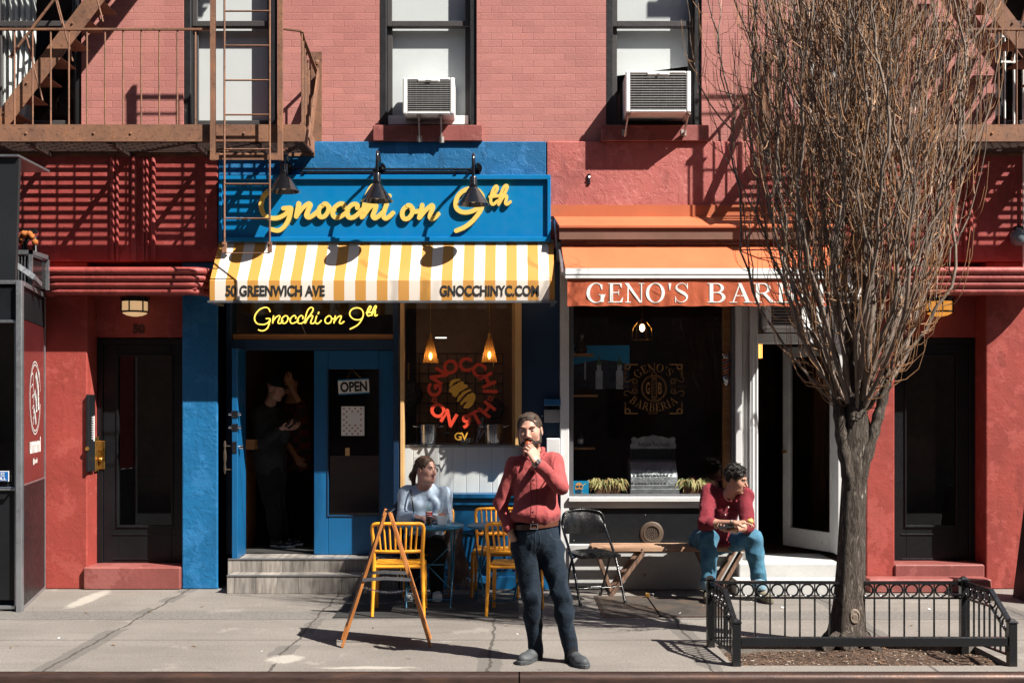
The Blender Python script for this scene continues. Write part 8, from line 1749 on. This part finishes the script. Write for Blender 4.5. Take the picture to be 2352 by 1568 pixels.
# ---------------- man with phone inside the doorway, another behind ----------------
def door_man():
    Y0 = .95; P = thing('person','man in a dark cap and hooded top reading a phone in the doorway','person',(PX(640,Y0),Y0,FZ))
    sk = skin('skin_shade',(.45,.25,.18)); hc = W(634,892,Y0-.12); Fm = frame((.86,-.45,-.30)); sc = 1.03
    neck0 = W(618,935,Y0); chest = W(615,985,Y0); belly = W(618,1045,Y0); pel = W(625,1085,Y0); shR,shL = W(592,952,Y0-.08),W(640,955,Y0+.1); elR,elL = W(600,1015,Y0-.15),W(645,1015,Y0+.05); wrR,wrL = W(645,985,Y0-.26),W(658,985,Y0-.12)
    hipR,hipL = W(612,1095,Y0-.03),W(632,1095,Y0+.05); knR,knL = W(628,1180,Y0-.06),W(640,1180,Y0+.1); anR,anL = W(634,1243,Y0),W(652,1240,Y0+.15)
    S = SDF(.006); L = head(S,hc,Fm,sc); S.cap(L(0,-.02,-.06),neck0,.055,.06,.03); S.cap(neck0,chest,.07,.13,.05); S.cap(chest,belly,.14,.15,.05); S.cap(belly,pel,.14,.13,.05)
    for sh,el,wr in ((shR,elR,wrR),(shL,elL,wrL)): S.cap(neck0,sh,.05,.05,.03); S.cap(sh,el,.05,.042,.03); S.cap(el,wr,.04,.028,.02)
    for hp,kn,an in ((hipR,knR,anR),(hipL,knL,anL)): S.cap(pel,hp,.09,.08,.03); S.cap(hp,kn,.08,.055,.03); S.cap(kn,an,.05,.036,.02)
    hand(S,wrR,(.9,-.1,.25),(0,.2,1),1.0,(.4,.5,.6,.6),.05,(.6,.3),side=1); hand(S,wrL,(.9,-.2,.15),(0,.2,1),1.0,(.4,.5,.6,.6),.05,(.6,.3),side=-1); put_sdf(S,'body',sk,P); eyes(hc,Fm,sc,P)
    H = SDF(.006); H.ell(L(0,-.012,.045),(.083,.106,.085),Fm,.01); H.cap(L(-.045,.09,.05),L(.045,.09,.05),.012,.012,.01); H.cap(L(-.04,.13,.04),L(.04,.13,.04),.008,.008,.02); H.cut(L(0,0,.03),Fm@Vector((0,-.1,-1))); put_sdf(H,'cap',M['darkcloth'],P)
    T = SDF(.008); fb = fabric('charcoal_hoodie',(.030,.032,.034),.2,.9)
    T.cap(W(617,948,Y0),chest,.11,.16,.05); T.cap(chest,belly,.17,.18,.05); T.cap(belly,W(622,1078,Y0),.18,.165,.05); T.cap(W(606,938,Y0+.06),W(628,936,Y0-.02),.05,.045,.04)
    for sh,el,wr in ((shR,elR,wrR),(shL,elL,wrL)): T.cap(neck0,sh,.06,.08,.05); T.cap(sh,el,.08,.07,.04); T.cap(el,el.lerp(wr,.9),.068,.05,.03)
    put_sdf(T,'hoodie',fb,P,fold=.006,ff=18,seed=61)
    J = SDF(.008); J.cap(W(624,1080,Y0),pel,.16,.155,.03)
    for hp,kn,an in ((hipR,knR,anR),(hipL,knL,anL)): J.cap(pel,hp,.13,.11,.04); J.cap(hp,kn,.11,.08,.03); J.cap(kn,an,.08,.062,.03)
    put_sdf(J,'trousers',M['darkcloth'],P,fold=.005,ff=20,seed=62)
    for h_,t_ in ((Vector((anR.x-.06,Y0,0)),Vector((anR.x+.22,Y0-.10,0))),(Vector((anL.x-.05,Y0+.16,0)),Vector((anL.x+.22,Y0+.1,0)))):
        Q = SDF(.006); P_ = shoe(Q,h_,t_,FZ+.014,.045,.085); put_sdf(Q,'trainer',M['vinyl'],P); u = (t_-h_).normalized(); sole(P_,u,.048,FZ,M['inkwhite'],P,'sole',.024)
    q = MB(); c = wrR+Vector((.11,-.02,.05)); q.bar(c-Vector((.04,.03,.03)),c+Vector((.04,.03,.05)),.07,.009,(0,-1,.3)); tag(q.build('phone',M['charcoal'],None,bevel=.003),'phone in the hands of the man in the doorway','phone')
    # second person behind him
    Yb = 1.75; P2 = thing('person','person in a dark plaid shirt with one hand raised, behind the man in the doorway','person',(PX(700,Yb),Yb,FZ))
    hc = W(668,880,Yb); Fm = frame((-.5,-.8,0)); S = SDF(.007); L = head(S,hc,Fm,1.0); nk = W(672,925,Yb); ch = W(680,975,Yb); pv = W(688,1080,Yb)
    S.cap(L(0,-.02,-.06),nk,.055,.06,.03); S.cap(nk,ch,.08,.13,.05); S.cap(ch,pv,.15,.14,.05); el,wr = W(690,930,Yb-.2),W(668,890,Yb-.3); S.cap(W(695,948,Yb),el,.055,.045,.03); S.cap(el,wr,.042,.03,.02); hand(S,wr,(-.2,-.1,1),(0,-1,0),1.0,(.2,.2,.2,.3),.1,(.6,.3)); 
    e2 = W(655,1010,Yb-.1); S.cap(W(658,952,Yb),e2,.055,.045,.03); S.cap(e2,W(680,1050,Yb-.2),.042,.03,.02); hand(S,W(680,1050,Yb-.2),(.5,-.3,-.6),(0,1,0),1.0)
    for dx in (-14,14): S.cap(pv,W(688+dx,1110,Yb),.09,.08,.03); S.cap(W(688+dx,1110,Yb),W(690+dx,1250,Yb),.08,.04,.03)
    put_sdf(S,'body',sk,P2); T = SDF(.008); T.cap(W(673,940,Yb),ch,.11,.155,.05); T.cap(ch,W(686,1070,Yb),.165,.16,.05); T.cap(W(695,948,Yb),el,.08,.065,.04); T.cap(W(658,952,Yb),e2,.08,.065,.04)
    t = NT('dark_plaid'); ck = t.n("ShaderNodeTexChecker"); ck.inputs['Scale'].default_value = 14; t.l(t.tc.outputs['Object'],ck.inputs['Vector']); c = t.mix(ck.outputs[1],(.02,.016,.016),(.10,.016,.014)); put_sdf(T,'plaid_shirt',t.pbr(c,.85),P2)
    J = SDF(.008); J.cap(W(687,1080,Yb),pv,.155,.15,.03)
    for dx in (-14,14): J.cap(pv,W(688+dx,1110,Yb),.12,.10,.03); J.cap(W(688+dx,1110,Yb),W(690+dx,1252,Yb),.10,.065,.03)
    put_sdf(J,'trousers',M['darkcloth'],P2); H = SDF(.007); H.ell(L(0,-.014,.04),(.082,.104,.09),Fm,.01); H.ell(L(0,.115,-.02),(.08,.082,.098),Fm,.01,'-'); put_sdf(H,'hair',hairmat('hair_dark_b',(.01,.008,.006),(.03,.02,.015)),P2)
    for dx in (-14,14):
        x = PX(690+dx,Yb); Q = SDF(.007); P_ = shoe(Q,Vector((x,Yb+.06,0)),Vector((x-.05,Yb-.2,0)),FZ+.01,.045,.08); put_sdf(Q,'shoe',M['vinyl'],P2)
door_man()
